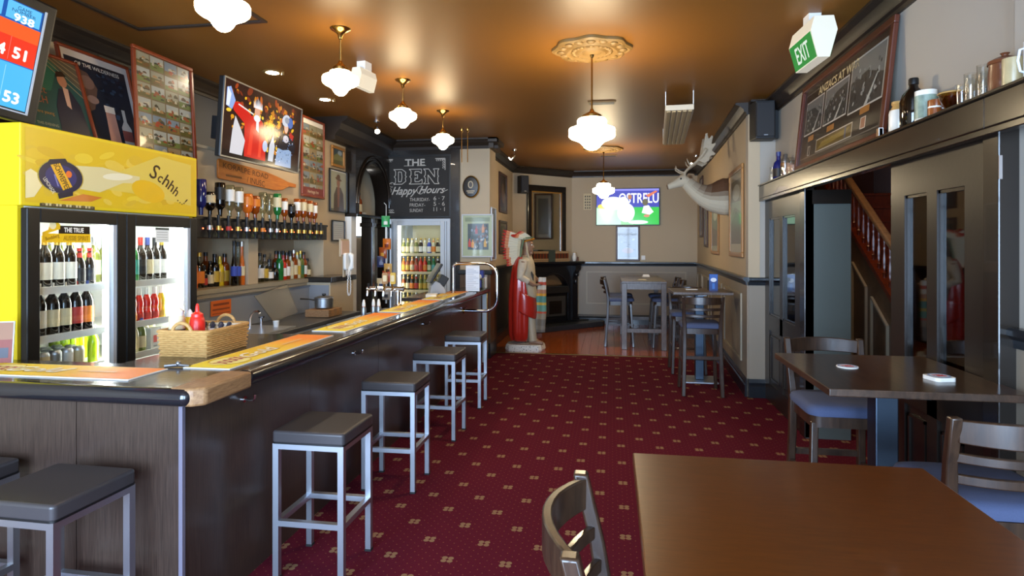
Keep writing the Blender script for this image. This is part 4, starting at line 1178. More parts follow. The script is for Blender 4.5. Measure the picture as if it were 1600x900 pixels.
for k, (ch, x, z, s_) in enumerate((('S', 0.935, 0.270, 0.105), ('c', 0.990, 0.236, 0.07), ('h', 1.045, 0.222, 0.09), ('h', 1.095, 0.190, 0.082), ('h', 1.140, 0.155, 0.07), ('.', 1.170, 0.108, 0.05), ('.', 1.192, 0.092, 0.045), ('.', 1.212, 0.080, 0.04), ('!', 1.240, 0.088, 0.05))):
    p.text(ch, x, z, s_, '#3b2610', 5, rot=R(-20 - 2 * k), shear=0.25, bold=0.0016)
p.build('header_print', 'print_gloss', fg, loc=(0.015, -0.032, 1.88))
p = PR().rect(0, 0.36, 0, 0.026, '#3a2f1e', 0)
for k in range(16): p.rect(0.012 + k * 0.0215, 0.027 + k * 0.0215, 0.006, 0.02, '#c8b98a' if k % 3 else '#6a5a38', 1)
p.build('vent_label', 'print_matt', fg, loc=(0.10, -0.0315, 1.862))
# sticker on the left pane
p = PR().rect(0, 0.315, 0, 0.05, '#f0bf1e', 0).rect(0.10, 0.31, 0.05, 0.095, '#231a12', 0).poly([(0.0, 0.04), (0.11, 0.075), (0.11, 0.10), (0.085, 0.125), (0.05, 0.12), (0.035, 0.07), (0.0, 0.055)], '#f0bf1e', 1).ell(0.063, 0.095, 0.022, 0.022, '#f6e6b0', 2)
p.text('THE TRUE', 0.2, 0.072, 0.026, '#f3efe2', 2, 0.13, bold=0.001).text('AUSSIE SPIRIT', 0.215, 0.025, 0.026, '#b98a10', 2, 0.17, bold=0.001).text('Bundaberg', 0.06, 0.03, 0.02, '#8a5a10', 2, 0.085, rot=0.25)
p.build('pane_sticker', 'print_gloss', fg, loc=(0.115, -0.0315, 1.665))
p = PR().rect(0, 0.13, 0, 0.1, '#e9ece8', 0).rect(0, 0.13, 0.085, 0.1, '#55584f', 1)
for k in range(4): p.rect(0.012, 0.115, 0.015 + k * 0.017, 0.02 + k * 0.017, '#b9bdb6', 1)
p.build('pane_notice', 'print_matt', fg, loc=(0.96, -0.0315, 1.67))
# stock: front rows
def stock(lst, z, x, shelf, group):
    for i, (y, t, bd, lb, cp_, desc, nk) in enumerate(lst):
        bottle((x, y, z), t, bd, lb, cp_, '%s, %s in %s' % (desc, ORD(i), shelf), group, PI / 2, neck=nk)
G = 'drinks in the yellow fridge'
dw = 'dark bottle with white label'
stock([(2.99, 'wine', 'liquid_dark', 'label_white', 'cap_gold', dw, None), (3.072, 'wine', 'liquid_dark', 'label_white', 'cap_gold', dw, None), (3.155, 'wine', 'liquid_dark', 'label_white', 'cap_gold', dw, None), (3.237, 'wine', 'liquid_dark', 'label_white', 'cap_gold', dw, None),
       (3.31, 'beer', 'liquid_dark', 'label_black', 'cap_red', 'brown stubby with black label', 'label_red'), (3.385, 'beer', 'liquid_dark', 'label_black', 'cap_red', 'brown stubby with black label', 'label_red')], 1.40, -3.23, 'left fridge top front row', G)
stock([(3.18 + k * 0.082, 'wine', 'liquid_olive', 'label_green' if k % 2 else 'label_cream', 'cap_silver', 'pale green bottle', None) for k in range(8)], 1.40, -3.47, 'left fridge top back row', G)
stock([(2.965, 'beer', 'liquid_dark', 'label_cream', 'cap_black', 'dark bottle with cream label', None), (3.035, 'wine', 'liquid_dark', 'label_white', 'cap_white', 'dark bottle with white neck and label', None), (3.12, 'wine', 'liquid_dark', 'label_cream', 'cap_white', 'dark bottle with cream label', None), (3.20, 'wine', 'liquid_dark', 'label_cream', 'cap_white', 'dark bottle with cream label', None),
       (3.28, 'wine', 'liquid_dark', 'label_red', 'cap_red', 'dark bottle with red neck and label', None), (3.36, 'wine', 'liquid_dark', 'label_orange', 'cap_blue', 'dark bottle with orange label', None)], 1.125, -3.23, 'left fridge middle front row', G)
stock([(3.15 + k * 0.09, 'beer', 'liquid_olive' if k > 2 else 'liquid_dark', 'label_red' if k < 3 else None, 'cap_silver', 'olive beer bottle' if k > 2 else 'brown beer bottle', None) for k in range(6)], 1.125, -3.45, 'left fridge middle back row', G)
stock([(3.32 + k * 0.068, 'beer', 'liquid_lime', None, 'cap_silver', 'lime green bottle', 'cap_blue') for k in range(5)], 0.915, -3.42, 'left fridge bottom shelf', G)
bottle((-3.22, 3.40, 0.915), 'beer', 'liquid_lime', None, 'cap_silver', 'lime green bottle standing in front beside the cans', G, PI / 2)
canb = MB().lathe([(0.026, 0), (0.033, 0.008), (0.033, 0.108), (0.027, 0.12), (0.025, 0.122)], n=18).mesh('can')
canr = MB().lathe([(0.0335, 0.02), (0.0335, 0.10)], n=18, cap=False).mesh('can_print')
cant = MB().lathe([(0.024, 0.118), (0.024, 0.1235)], n=14).mesh('can_lid')
k = 0
for row in range(3):
    for c_ in range(5):
        o = inst('can', canb, 'steel'); o.location = (-3.20 - row * 0.075, 2.955 + c_ * 0.078 + (row % 2) * 0.02, 0.915)
        tag(o, 'silver drink can, %s from the left in the %s row of cans' % (ORD(c_), ['front', 'middle', 'back'][row]), 'can', 'cans on the fridge bottom shelf')
        inst('can_print', canr, ['label_white', 'label_cream', 'cap_silver'][(c_ + row) % 3], o)
        inst('lid', cant, 'cap_silver', o)
stock([(3.735, 'wine', 'liquid_green', 'label_teal', 'cap_silver', 'green bottle with teal label', None), (3.805, 'wine', 'liquid_dark', 'label_black', 'cap_red', 'black wine bottle', None), (3.87, 'wine', 'liquid_dark', 'label_cream', 'cap_blue', 'black wine bottle', None), (3.94, 'wine', 'liquid_dark', 'label_white', 'cap_black', 'black wine bottle', None), (4.01, 'wine', 'liquid_dark', 'label_white', 'cap_gold', 'black wine bottle', None)], 1.40, -3.23, 'right fridge top shelf', G)
stock([(3.728, 'wavy', 'liquid_orange', 'label_orange', 'cap_white', 'orange drink bottle', None), (3.79, 'wavy', 'liquid_red', 'label_red', 'cap_white', 'red drink bottle', None), (3.862, 'wavy', 'liquid_red', 'label_red', 'cap_white', 'red drink bottle', None), (3.935, 'wavy', 'liquid_red', 'label_red', 'cap_white', 'red drink bottle', None), (4.005, 'wavy', 'liquid_yellow', 'label_gold', 'cap_white', 'yellow drink bottle', None)], 1.125, -3.23, 'right fridge middle shelf', G)
stock([(3.72, 'beer', 'liquid_pale', 'label_cream', 'cap_gold', 'pale bottle', None), (3.785, 'beer', 'liquid_olive', 'label_cream', 'cap_blue', 'olive bottle', None)], 0.915, -3.21, 'right fridge bottom shelf', G)
for k in range(4):
    bottle((-3.33, 3.83 + k * 0.066, 0.915), 'beer', 'liquid_pale', 'label_white', 'cap_red', 'pale bottle with red cap, %s from the left behind the cartons' % ORD(k), G, PI / 2)
for k, (y, c_) in enumerate(((3.885, '#c8321e'), (3.98, '#d8642a'))):
    t = thing('drink_carton', ['white carton with red print beside the olive bottle', 'white carton with orange print behind the wicker basket'][k], 'carton', (-3.21, y, 0.915), PI / 2, G)
    MB().box(-0.042, 0.042, -0.03, 0.03, 0, 0.15).build('box', 'label_white', t, False)
    PR().rect(-0.02, 0.015, 0.05, 0.10, c_, 0).rect(-0.02, 0.02, 0.02, 0.03, '#888888', 0).build('print', 'print_matt', t, loc=(0, -0.031, 0))

# ================================================================ pictures, posters and screens
def framed(name, label, cat, w_, h_, fw, fmat, pr, loc, rotz, tilt=0.0, group=None, depth=0.025, pmat='print_gloss', mount=None):
    """frame standing on its lower edge centre; pr draws in 0..w, 0..h of the sight size"""
    t = thing(name, label, cat, loc, rotz, group, tilt=tilt)
    fm = MB()
    for (a, b_, c_, d_) in ((-w_ / 2, w_ / 2, 0, fw), (-w_ / 2, w_ / 2, h_ - fw, h_), (-w_ / 2, -w_ / 2 + fw, fw, h_ - fw), (w_ / 2 - fw, w_ / 2, fw, h_ - fw)):
        fm.box(a, b_, -depth, 0, c_, d_)
    fm.build('frame', fmat, t, False, bevel=min(0.006, fw * 0.3))
    MB().box(-w_ / 2 + fw, w_ / 2 - fw, -0.008, 0, fw, h_ - fw).build('backing', 'paper', t, False)
    pr.build('picture', pmat, t, loc=(-w_ / 2 + fw, -0.0095, fw))
    return t
def noise_photo(p, x0, x1, z0, z1, pal, lay, seed, n=9):
    """a small printed snapshot: ground, sky and a few patches"""
    q = random.Random(seed)
    W, Hh = x1 - x0, z1 - z0
    p.rect(x0, x1, z0, z1, pal[0], lay)
    p.rect(x0, x1, z0, z0 + Hh * q.uniform(0.3, 0.5), pal[1], lay + 1)
    for k in range(n):
        a = x0 + W * q.uniform(0, 0.75); c_ = z0 + Hh * q.uniform(0.05, 0.65)
        b_ = min(x1, a + W * q.uniform(0.1, 0.4)); d_ = min(z1, c_ + Hh * q.uniform(0.08, 0.3))
        p.poly([(a, c_), (b_, c_), (b_, d_ * 0.5 + c_ * 0.5), ((a + b_) / 2, d_), (a, d_ * 0.6 + c_ * 0.4)], q.choice(pal[2:]), lay + 2)
def collage(w_, h_, cols, rows, seed, bg='#6e5c3e'):
    q = random.Random(seed)
    p = PR().rect(0, w_, 0, h_, bg, 0)
    pals = [['#8d8a74', '#5a5228', '#6a4c28', '#403820', '#9a7648', '#b9ac90'], ['#9a9c92', '#66703a', '#8a4826', '#4a3420', '#b0a890', '#34342a'], ['#8e7c5c', '#70562e', '#a08860', '#443020', '#5f6a72', '#9a7440'], ['#727e86', '#7a6234', '#984228', '#42423a', '#b0a890', '#665838']]
    cw, ch = w_ / cols, h_ / rows
    for i in range(cols):
        for j in range(rows):
            noise_photo(p, i * cw + 0.006, (i + 1) * cw - 0.006, j * ch + 0.005, (j + 1) * ch - 0.005, q.choice(pals), 1, seed * 100 + i * 20 + j)
    return p
# tall collage of house snapshots
framed('photo_collage', 'tall red framed collage of house snapshots beside the fridge', 'picture', 0.64, 0.94, 0.028, 'frame_red', collage(0.584, 0.884, 4, 8, 5), (-3.34, 4.21, 2.15), PI / 2, R(-3))
p = collage(0.494, 0.80, 3, 6, 11, '#8a7650')
p.rect(0, 0.494, 0, 0.09, '#7a2c24', 4).text('Heritage Inn', 0.25, 0.045, 0.035, '#e0c8a8', 5, 0.26)
framed('photo_collage', 'smaller red framed photo collage beside the pier', 'picture', 0.54, 0.90, 0.024, 'frame_red', p, (-3.375, 6.57, 2.19), PI / 2)
# leaning posters on top of the fridge
p = PR().rect(0, 0.55, 0, 0.55, '#1f4a48', 0)
p.poly([(0.10, 0.55), (0.42, 0.55), (0.30, 0.30), (0.0, 0.25), (0.0, 0.5)], '#2a6454', 1).poly([(0.30, 0.55), (0.55, 0.36), (0.55, 0.55)], '#5a5242', 1)
for k in range(6): p.line([(0.22 + k * 0.045, 0.55), (0.55, 0.30 + k * 0.05)], 0.006, '#9a8a68', 2)
p.poly([(0.30, 0.02), (0.52, 0.02), (0.50, 0.24), (0.44, 0.34), (0.36, 0.33), (0.31, 0.2)], '#1c2234', 3).ell(0.40, 0.39, 0.035, 0.045, '#b07a5c', 4).poly([(0.36, 0.41), (0.44, 0.43), (0.42, 0.46), (0.37, 0.45)], '#2a1c16', 5).poly([(0.39, 0.35), (0.43, 0.34), (0.42, 0.2), (0.39, 0.22)], '#c9a088', 5)
p.text('The', 0.10, 0.36, 0.04, '#a0583a', 3, 0.07).text('Perfect', 0.15, 0.295, 0.05, '#a0583a', 3, 0.22).text('MATCH', 0.15, 0.225, 0.05, '#a0583a', 3, 0.2).text('since you were young', 0.15, 0.14, 0.022, '#b8863a', 3, 0.25).text('A TOAST THIS EVENING', 0.16, 0.06, 0.018, '#a8a890', 3, 0.25)
framed('beer_poster', 'teal framed poster of a drinking man leaning above the fridge', 'poster', 0.58, 0.58, 0.02, 'frame_red', p, (-3.40, 3.33, 2.315), PI / 2, R(-17))
p = PR().rect(0, 0.58, 0, 0.66, '#cfc6bd', 0).rect(0.03, 0.55, 0.03, 0.61, '#1b2230', 1)
q = random.Random(4)
for k in range(30): p.ell(q.uniform(0.28, 0.53), q.uniform(0.22, 0.56), 0.02, 0.012, q.choice(['#2a3648', '#141a26', '#33465c']), 2, 8)
p.poly([(0.05, 0.18), (0.20, 0.26), (0.26, 0.42), (0.20, 0.52), (0.08, 0.55), (0.04, 0.4)], '#5c463e', 3).ell(0.18, 0.45, 0.06, 0.05, '#7a5f54', 4).ell(0.2, 0.33, 0.05, 0.03, '#8a7068', 4)
p.poly([(0.28, 0.03), (0.38, 0.03), (0.37, 0.29), (0.29, 0.29)], '#c09080', 4).rect(0.285, 0.375, 0.26, 0.31, '#e8dccb', 5)
p.poly([(0.41, 0.03), (0.50, 0.03), (0.50, 0.17), (0.47, 0.22), (0.47, 0.31), (0.44, 0.31), (0.44, 0.22), (0.41, 0.17)], '#b9b4ae', 4).rect(0.41, 0.50, 0.07, 0.15, '#8a4a44', 5)
p.text('OF THE WILDERNESS', 0.30, 0.575, 0.028, '#e2dccf', 4, 0.38)
framed('wilderness_poster', 'white bordered wilderness poster leaning next to the teal one', 'poster', 0.62, 0.70, 0.02, 'frame_red', p, (-3.47, 3.83, 2.315), PI / 2, R(-14))
framed('picture_frame', 'dark picture frame peeping up behind the leaning posters', 'picture', 0.7, 0.62, 0.04, 'frame_red', PR().rect(0, 0.62, 0, 0.54, '#2a1a14', 0), (-3.70, 3.10, 2.31), PI / 2, R(-6))
# keno screen
kt = thing('keno_screen', 'tilted black screen showing blue and red keno results', 'television', (-3.16, 2.36, 2.34), R(90), tilt=0)
kb = MB().box(-0.52, 0.52, -0.03, 0.04, 0.0, 0.66).build('cabinet', 'plastic_black', kt, False, bevel=0.012)
p = PR().rect(-0.45, 0.45, 0.06, 0.60, '#1d5fb0', 0)
p.rect(-0.45, 0.45, 0.50, 0.60, '#1650a0', 1).rect(0.27, 0.44, 0.505, 0.595, '#5cb6e8', 2).rect(0.05, 0.25, 0.505, 0.595, '#5cb6e8', 2)
p.text('GAME', 0.355, 0.572, 0.02, '#1c3f78', 3, 0.07).text('NUMBER', 0.355, 0.553, 0.016, '#1c3f78', 3, 0.12).text('938', 0.36, 0.522, 0.038, '#f0f6fc', 3, 0.10, bold=0.002).text('14', 0.21, 0.525, 0.035, '#f0f6fc', 3, 0.05, bold=0.002)
p.rect(-0.45, 0.45, 0.29, 0.495, '#e03416', 1).rect(-0.45, 0.45, 0.42, 0.495, '#ee5a1e', 2).text('54', 0.26, 0.345, 0.055, '#ffffff', 3, 0.075, bold=0.003).text('51', 0.37, 0.345, 0.055, '#ffffff', 3, 0.065, bold=0.003).text('37', 0.12, 0.345, 0.055, '#ffffff', 3, 0.075, bold=0.003)
p.rect(-0.45, 0.45, 0.06, 0.285, '#4ab0e6', 1).text('53', 0.37, 0.115, 0.055, '#ffffff', 3, 0.075, bold=0.003).text('50', 0.26, 0.115, 0.055, '#ffffff', 3, 0.075, bold=0.003).rect(0.315, 0.318, 0.07, 0.27, '#8fd0f0', 2).rect(0.315, 0.318, 0.30, 0.42, '#e8665a', 3)
p.build('screen_face', 'screen_bright', kt, loc=(0, -0.0315, 0))
MB().box(0.455, 0.465, -0.036, -0.03, 0.05, 0.61).box(-0.465, 0.465, -0.036, -0.03, 0.045, 0.052).build('inner_bezel', 'plastic_grey', kt, False)
kt.rotation_euler = (R(8), R(5), R(84))
MB().cyl((0, 0.04, 0.4), (0, 0.35, 0.75), 0.02).build('ceiling_bracket', 'plastic_black', kt)
# wall television with costumed pair
tv = thing('wall_television', 'tilted wall television showing two costumed figures above the oar', 'television', (-3.05, 5.03, 2.355), R(90), tilt=R(4))
MB().box(-0.615, 0.615, 0.0, 0.045, 0, 0.635).build('cabinet', 'plastic_black', tv, False, bevel=0.006)
MB().box(-0.615, 0.615, -0.006, 0.0, 0, 0.012).box(-0.615, 0.615, -0.006, 0, 0.623, 0.635).box(-0.615, -0.603, -0.006, 0, 0.012, 0.623).box(0.603, 0.615, -0.006, 0, 0.012, 0.623).build('bezel', 'steel_matt', tv, False)
MB().box(-0.15, 0.15, 0.045, 0.42, 0.2, 0.4).build('wall_mount', 'plastic_dark', tv, False)
p = PR()
W, Hh = 1.20, 0.61
p.rect(0, W, 0, Hh, '#2a120a', 0)
q = random.Random(9)
for k in range(150):
    x, z = q.gauss(0.66, 0.24), q.gauss(0.38, 0.12)
    if 0.05 < x < 1.12 and 0.06 < z < 0.57: p.ell(x, z, q.uniform(0.012, 0.035), q.uniform(0.008, 0.022), q.choice(['#e8b41e', '#d8961a', '#c27a14', '#f0c83a', '#b85c12']), 1, 9, q.uniform(0, 3))
for k in range(34):
    x, z = q.uniform(0.05, 1.12), q.uniform(0.42, 0.58)
    p.ell(x, z, q.uniform(0.02, 0.05), q.uniform(0.01, 0.03), q.choice(['#7a2c10', '#9a3c14', '#4a1c0c', '#b4581c']), 1, 8, q.uniform(0, 3))
p.rect(0, W, 0, 0.05, '#140a08', 3)
# red figure
p.poly([(0.30, 0.03), (0.62, 0.03), (0.60, 0.24), (0.54, 0.36), (0.46, 0.40), (0.38, 0.38), (0.20, 0.46), (0.10, 0.44), (0.12, 0.38), (0.28, 0.30)], '#c81e12', 4)
p.poly([(0.34, 0.05), (0.40, 0.05), (0.42, 0.34), (0.37, 0.30)], '#e03a24', 5).poly([(0.5, 0.05), (0.54, 0.05), (0.56, 0.3), (0.51, 0.3)], '#e8462c', 5)
p.ell(0.455, 0.43, 0.042, 0.055, '#d8a080', 5).ell(0.455, 0.375, 0.05, 0.03, '#e4e6ee', 6).poly([(0.44, 0.40), (0.48, 0.38), (0.49, 0.26), (0.45, 0.28)], '#e6e8f0', 6)
for k in range(7): p.poly([(0.40 + k * 0.018, 0.46), (0.42 + k * 0.018, 0.46), (0.39 + k * 0.021, 0.555 - abs(k - 3) * 0.012)], '#e8eaf2', 6)
p.poly([(0.02, 0.40), (0.10, 0.38), (0.14, 0.46), (0.07, 0.56), (0.02, 0.54)], '#8ea8dc', 4).poly([(0.02, 0.4), (0.06, 0.40), (0.08, 0.5), (0.03, 0.55)], '#dfe6f4', 5)
p.poly([(0.10, 0.03), (0.27, 0.03), (0.30, 0.16), (0.22, 0.26), (0.15, 0.34), (0.12, 0.22)], '#cfcdd2', 5).line([(0.18, 0.44), (0.40, 0.40)], 0.012, '#e6e2da', 6)
p.ell(0.60, 0.16, 0.04, 0.05, '#b9c4e0', 6)
# lady figure
p.poly([(0.78, 0.02), (1.06, 0.02), (1.05, 0.18), (1.0, 0.24), (0.86, 0.24), (0.80, 0.16)], '#8ea6c8', 4).poly([(0.80, 0.18), (0.86, 0.30), (0.94, 0.33), (1.04, 0.32), (1.12, 0.24), (1.10, 0.16), (1.0, 0.19), (0.90, 0.17)], '#1c1a22', 5)
p.ell(0.94, 0.28, 0.05, 0.035, '#c9c4cc', 6).ell(0.935, 0.385, 0.036, 0.05, '#e0b49c', 6).ell(0.93, 0.45, 0.075, 0.055, '#c6cbd6', 6, 16, 0.3).ell(1.0, 0.44, 0.05, 0.05, '#4a6ab0', 7).ell(0.94, 0.455, 0.04, 0.03, '#8f95a4', 8)
p.poly([(1.0, 0.36), (1.08, 0.33), (1.06, 0.28), (1.0, 0.31)], '#b4201a', 6).poly([(0.66, 0.04), (0.74, 0.04), (0.76, 0.18), (0.72, 0.28), (0.67, 0.18)], '#c8ccd4', 6)
for k in range(40):
    x, z = q.uniform(0.78, 1.1), q.uniform(0.05, 0.3)
    p.ell(x, z, 0.008, 0.006, q.choice(['#e8ecf4', '#2a3040', '#6a86b8']), 7, 6)
p.build('screen_face', 'screen', tv, loc=(-0.60, -0.003, 0.0125))
# oar
oa = thing('painted_oar', 'timber oar blade with painted lettering hung below the television', 'oar', (-3.385, 4.86, 2.29), R(90))
blade = [(0.0, -0.05), (0.0, 0.10), (0.02, 0.115), (0.75, 0.085), (1.0, 0.055), (1.18, 0.025), (1.33, 0.018), (1.33, -0.018), (1.18, -0.022), (1.05, -0.07), (0.9, -0.085), (0.5, -0.07), (0.02, -0.06)]
MB().prism(blade, -0.02, 0.0).build('blade', 'oar_wood', oa, False, bevel=0.004)
p = PR().text('KORALPE ROAD', 0.42, 0.052, 0.05, '#5a3212', 1, 0.72, rot=R(-2)).rect(0.10, 0.34, -0.03, -0.012, '#7a4a1c', 1).text('/ INUSC', 0.57, -0.032, 0.055, '#4a2810', 1, 0.30, rot=R(-3))
p.build('lettering', 'print_matt', oa, loc=(0, -0.0205, 0))
MB().cyl((0.1, 0.012, 0.09), (0.1, -0.002, 0.09), 0.01).cyl((0.9, 0.012, 0.05), (0.9, -0.002, 0.05), 0.01).build('peg', 'brass', oa)
# pictures on the pier
p = PR().rect(0, 0.30, 0, 0.20, '#3a4a50', 0).rect(0, 0.30, 0, 0.09, '#5c5a30', 1).poly([(0.0, 0.09), (0.12, 0.14), (0.3, 0.1), (0.3, 0.06), (0, 0.05)], '#7a7844', 2).ell(0.2, 0.15, 0.06, 0.03, '#8fa0a8', 1)
framed('small_painting', 'small gilt framed landscape painting high on the pier', 'picture', 0.36, 0.26, 0.035, 'frame_gold', p, (-3.385, 7.24, 2.62), PI / 2)
p = PR().rect(0, 0.46, 0, 0.49, '#a8a68c', 0)
p.poly([(0.10, 0.0), (0.40, 0.0), (0.38, 0.22), (0.30, 0.30), (0.18, 0.30), (0.11, 0.2)], '#5a4a38', 2).ell(0.235, 0.35, 0.045, 0.055, '#9a6a4c', 3).ell(0.235, 0.40, 0.09, 0.018, '#6a4a2c', 4, 16, -0.15).ell(0.235, 0.425, 0.05, 0.035, '#6a4a2c', 4).poly([(0.20, 0.30), (0.27, 0.30), (0.25, 0.05), (0.21, 0.05)], '#8a5a40', 3).poly([(0.3, 0.25), (0.36, 0.22), (0.35, 0.1), (0.31, 0.12)], '#4a3c2e', 3).rect(0.0, 0.46, 0.0, 0.03, '#6a6a58', 1)
framed('portrait_picture', 'framed portrait of a hatted man holding a glass', 'picture', 0.49, 0.53, 0.014, 'frame_black', p, (-3.385, 7.25, 2.06), PI / 2)
p = PR().rect(0, 0.32, 0, 0.22, '#b9b6b0', 0)
for k in range(7): p.rect(0.04, 0.28, 0.03 + k * 0.025, 0.035 + k * 0.025, '#8f8c88', 1)
framed('certificate', 'small black framed certificate above the telephone', 'certificate', 0.36, 0.26, 0.015, 'frame_black', p, (-3.385, 7.25, 1.70), PI / 2)
# telephone
t = thing('wall_telephone', 'white corded telephone hanging above the low stub wall', 'telephone', (-3.385, 7.0, 1.27), PI / 2)
t.location = (-3.385, 7.2, 1.30)
MB().box(-0.10, 0.10, -0.01, 0.0, 0.20, 0.36).build('wall_plate', mat('phone_plate', '#cfae98', 0.5), t, False)
MB().prism(rbox(0.07, 0.10, 0.03), -0.045, -0.01, 'y').build('base', 'plastic_white', t, True, loc=(0, 0, 0.12), bevel=0.006)
MB().tube([(0.02, -0.05, 0.21), (0.02, -0.075, 0.19), (0.02, -0.08, 0.12), (0.02, -0.075, 0.05), (0.02, -0.05, 0.03)], [0.024, 0.03, 0.02, 0.03, 0.024], 10).build('handset', 'plastic_white', t)
cord = []
for i in range(60):
    u = i / 59
    a = 2 * PI * u
    cord.append((-0.02 + 0.045 * math.sin(a) * (1 - 0.2 * u), -0.06 + 0.006 * math.cos(22 * a), 0.03 - 0.30 * math.sin(PI * u) + 0.006 * math.sin(22 * a)))
MB().tube(cord, 0.006, 6).build('cord', 'plastic_white', t)
t.location = (-3.06, 6.75, 1.34)   # hangs on the front of the stub wall upstand
MB().box(-0.11, 0.11, 0.0, 0.02, 0.18, 0.38).box(-0.02, 0.02, 0.0, 0.02, -0.06, 0.2).build('mount_board', 'wall_tan', t, False)

# ================================================================ spirit rack and bottles
rk = thing('spirit_dispenser_rack', 'black spirit dispenser rack with glowing buttons behind the bar', 'rack', (-3.25, 4.38, 1.71), PI / 2)
MB().box(0, 2.30, 0, 0.145, 0, 0.165).build('rail_box', 'plastic_dark', rk, False, bevel=0.004)
MB().box(0, 2.30, -0.012, 0.0, 0.15, 0.17).build('top_lip', 'plastic_black', rk, False)
RK = [4.537, 4.652, 4.787, 4.921, 5.052, 5.187, 5.307, 5.439, 5.554, 5.699, 5.833, 5.974, 6.093, 6.225, 6.373, 6.476]
dm = MB().lathe([(0.008, -0.14), (0.012, -0.10), (0.02, -0.09), (0.02, -0.03), (0.014, -0.02), (0.014, 0.05)], n=12).mesh('dispenser')
ds = MB().lathe([(0.022, -0.075), (0.022, -0.04)], n=12).mesh('dispenser_badge')
lr = MB().box(-0.005, 0.005, -0.004, 0, -0.005, 0.005).mesh('indicator', False)
spec_ = [('spirit', 'liquid_blue', None, 'blue bottle'), ('squat', 'liquid_dark', 'label_cream', 'dark bottle with cream label'), ('spirit', 'liquid_dark', 'label_black', 'dark brown bottle'), ('spirit', 'glass_bottle', 'label_white', 'clear bottle with white label'), ('spirit', 'glass_bottle', 'label_white', 'clear bottle with pale label'), ('squat', 'liquid_orange', 'label_orange', 'orange bottle'), ('squat', 'liquid_amber', 'label_orange', 'amber bottle with orange label'), ('spirit', 'glass_bottle', None, 'clear glass bottle'), ('spirit', 'glass_bottle', None, 'clear glass bottle'), ('spirit', 'liquid_green', 'label_cream', 'green bottle with cream label'), ('spirit', 'liquid_amber', 'label_white', 'amber bottle with white label'), ('squat', 'liquid_dark', 'label_black', 'dark bottle with grey label'), ('spirit', 'liquid_amber', 'label_white', 'amber bottle with white label'), ('spirit', 'liquid_amber', 'label_cream', 'amber bottle with cream label'), ('spirit', 'liquid_amber', 'label_cream', 'amber bottle with cream label'), ('spirit', 'liquid_amber', 'label_white', 'amber bottle with white label')]
for i, (y, (t_, bd, lb, ds_)) in enumerate(zip(RK, spec_)):
    hgt = max(p_[1] for p_ in BT[t_][0])
    s_ = [1.06, 0.92, 1.05, 1.02, 1.0, 1.05, 1.0, 0.95, 0.93, 0.98, 0.85, 0.85, 0.9, 0.93, 0.9, 0.85][i]
    bottle((-3.30, y, 1.895 + hgt * s_), t_, bd, lb, None, 'upside down %s, %s from the fridge on the rack' % (ds_, ORD(i)), 'inverted spirit bottles on the rack', R(90), True, s_=s_)
    d_ = obj('dispenser', dm, 'plastic_dark', rk, loc=(y - 4.38, -0.03, 0.14))
    k_ = ['cap_silver', 'cap_gold', 'label_red', 'cap_gold', 'cap_silver', 'cap_gold', 'label_orange', 'cap_silver', 'cap_silver'][i] if i < 9 else 'cap_gold'
    inst('badge', ds, k_, d_)
    obj('indicator', lr.copy(), 'led_red', rk, loc=(y - 4.38 - 0.045, -0.001, 0.075))
    obj('indicator', lr.copy(), 'led_green' if i % 3 else 'label_gold', rk, loc=(y - 4.38 + 0.045, -0.001, 0.03))
# niche bottles
ZN = 1.275
niche = [(4.79, 'spirit', 'liquid_orange', 'label_orange', 'cap_silver', 'orange bottle', 1), (4.874, 'spirit', 'glass_bottle', 'label_orange', 'cap_gold', 'clear bottle with orange base', 1.05), (4.945, 'pony', 'liquid_dark', 'label_red', 'cap_black', 'tiny dark bottle', 1.1), (5.02, 'beer', 'liquid_dark', 'label_cream', 'cap_black', 'small brown bottle', 1.0), (5.085, 'spirit', 'liquid_dark', 'label_gold', 'cap_black', 'dark bottle with gold label', 1.0), (5.16, 'spirit', 'liquid_yellow', 'label_gold', 'cap_gold', 'gold yellow bottle', 0.92), (5.23, 'spirit', 'liquid_amber', 'label_gold', 'cap_black', 'amber bottle', 1.0)]
niche_slim = [(5.275, 'slim', 'liquid_dark', 'label_blue', 'cap_black', 'tall slim dark bottle', 1.0), (5.335, 'slim', 'glass_bottle', 'label_blue', 'cap_black', 'tall slim clear bottle with blue label', 0.98), (5.395, 'slim', 'liquid_orange', 'label_cream', 'cap_silver', 'tall slim amber bottle', 0.98)]
niche2 = [(5.765, 'spirit', 'glass_bottle', 'label_white', 'cap_black', 'clear bottle with white label', 1.0), (5.85, 'spirit', 'glass_bottle', 'label_gold', 'cap_black', 'clear bottle with gold label', 0.95), (5.935, 'squat', 'glass_bottle', 'label_white', 'cap_black', 'square shouldered clear bottle', 0.95), (6.05, 'squat', 'liquid_dark', None, 'cap_black', 'black squat bottle', 0.8), (6.14, 'spirit', 'liquid_green', None, 'cap_black', 'green bottle', 1.05), (6.215, 'spirit', 'liquid_red', 'label_white', 'cap_red', 'red capped bottle', 0.9), (6.29, 'spirit', 'liquid_amber', 'label_white', 'cap_black', 'reddish bottle with white label', 1.0), (6.365, 'spirit', 'liquid_pale', 'label_cream', 'cap_black', 'pale bottle', 0.95), (6.44, 'spirit', 'liquid_amber', 'label_cream', 'cap_silver', 'amber bottle with cream label', 1.08), (6.515, 'spirit', 'liquid_pale', 'label_gold', 'cap_gold', 'pale gold bottle', 1.0), (6.59, 'spirit', 'liquid_olive', 'label_green', 'cap_gold', 'olive bottle with green label', 1.05), (6.665, 'spirit', 'liquid_amber', 'label_white', 'cap_black', 'slim amber bottle', 1.0), (6.75, 'squat', 'glass_bottle', 'label_cream', 'cap_black', 'short clear bottle', 0.9)]
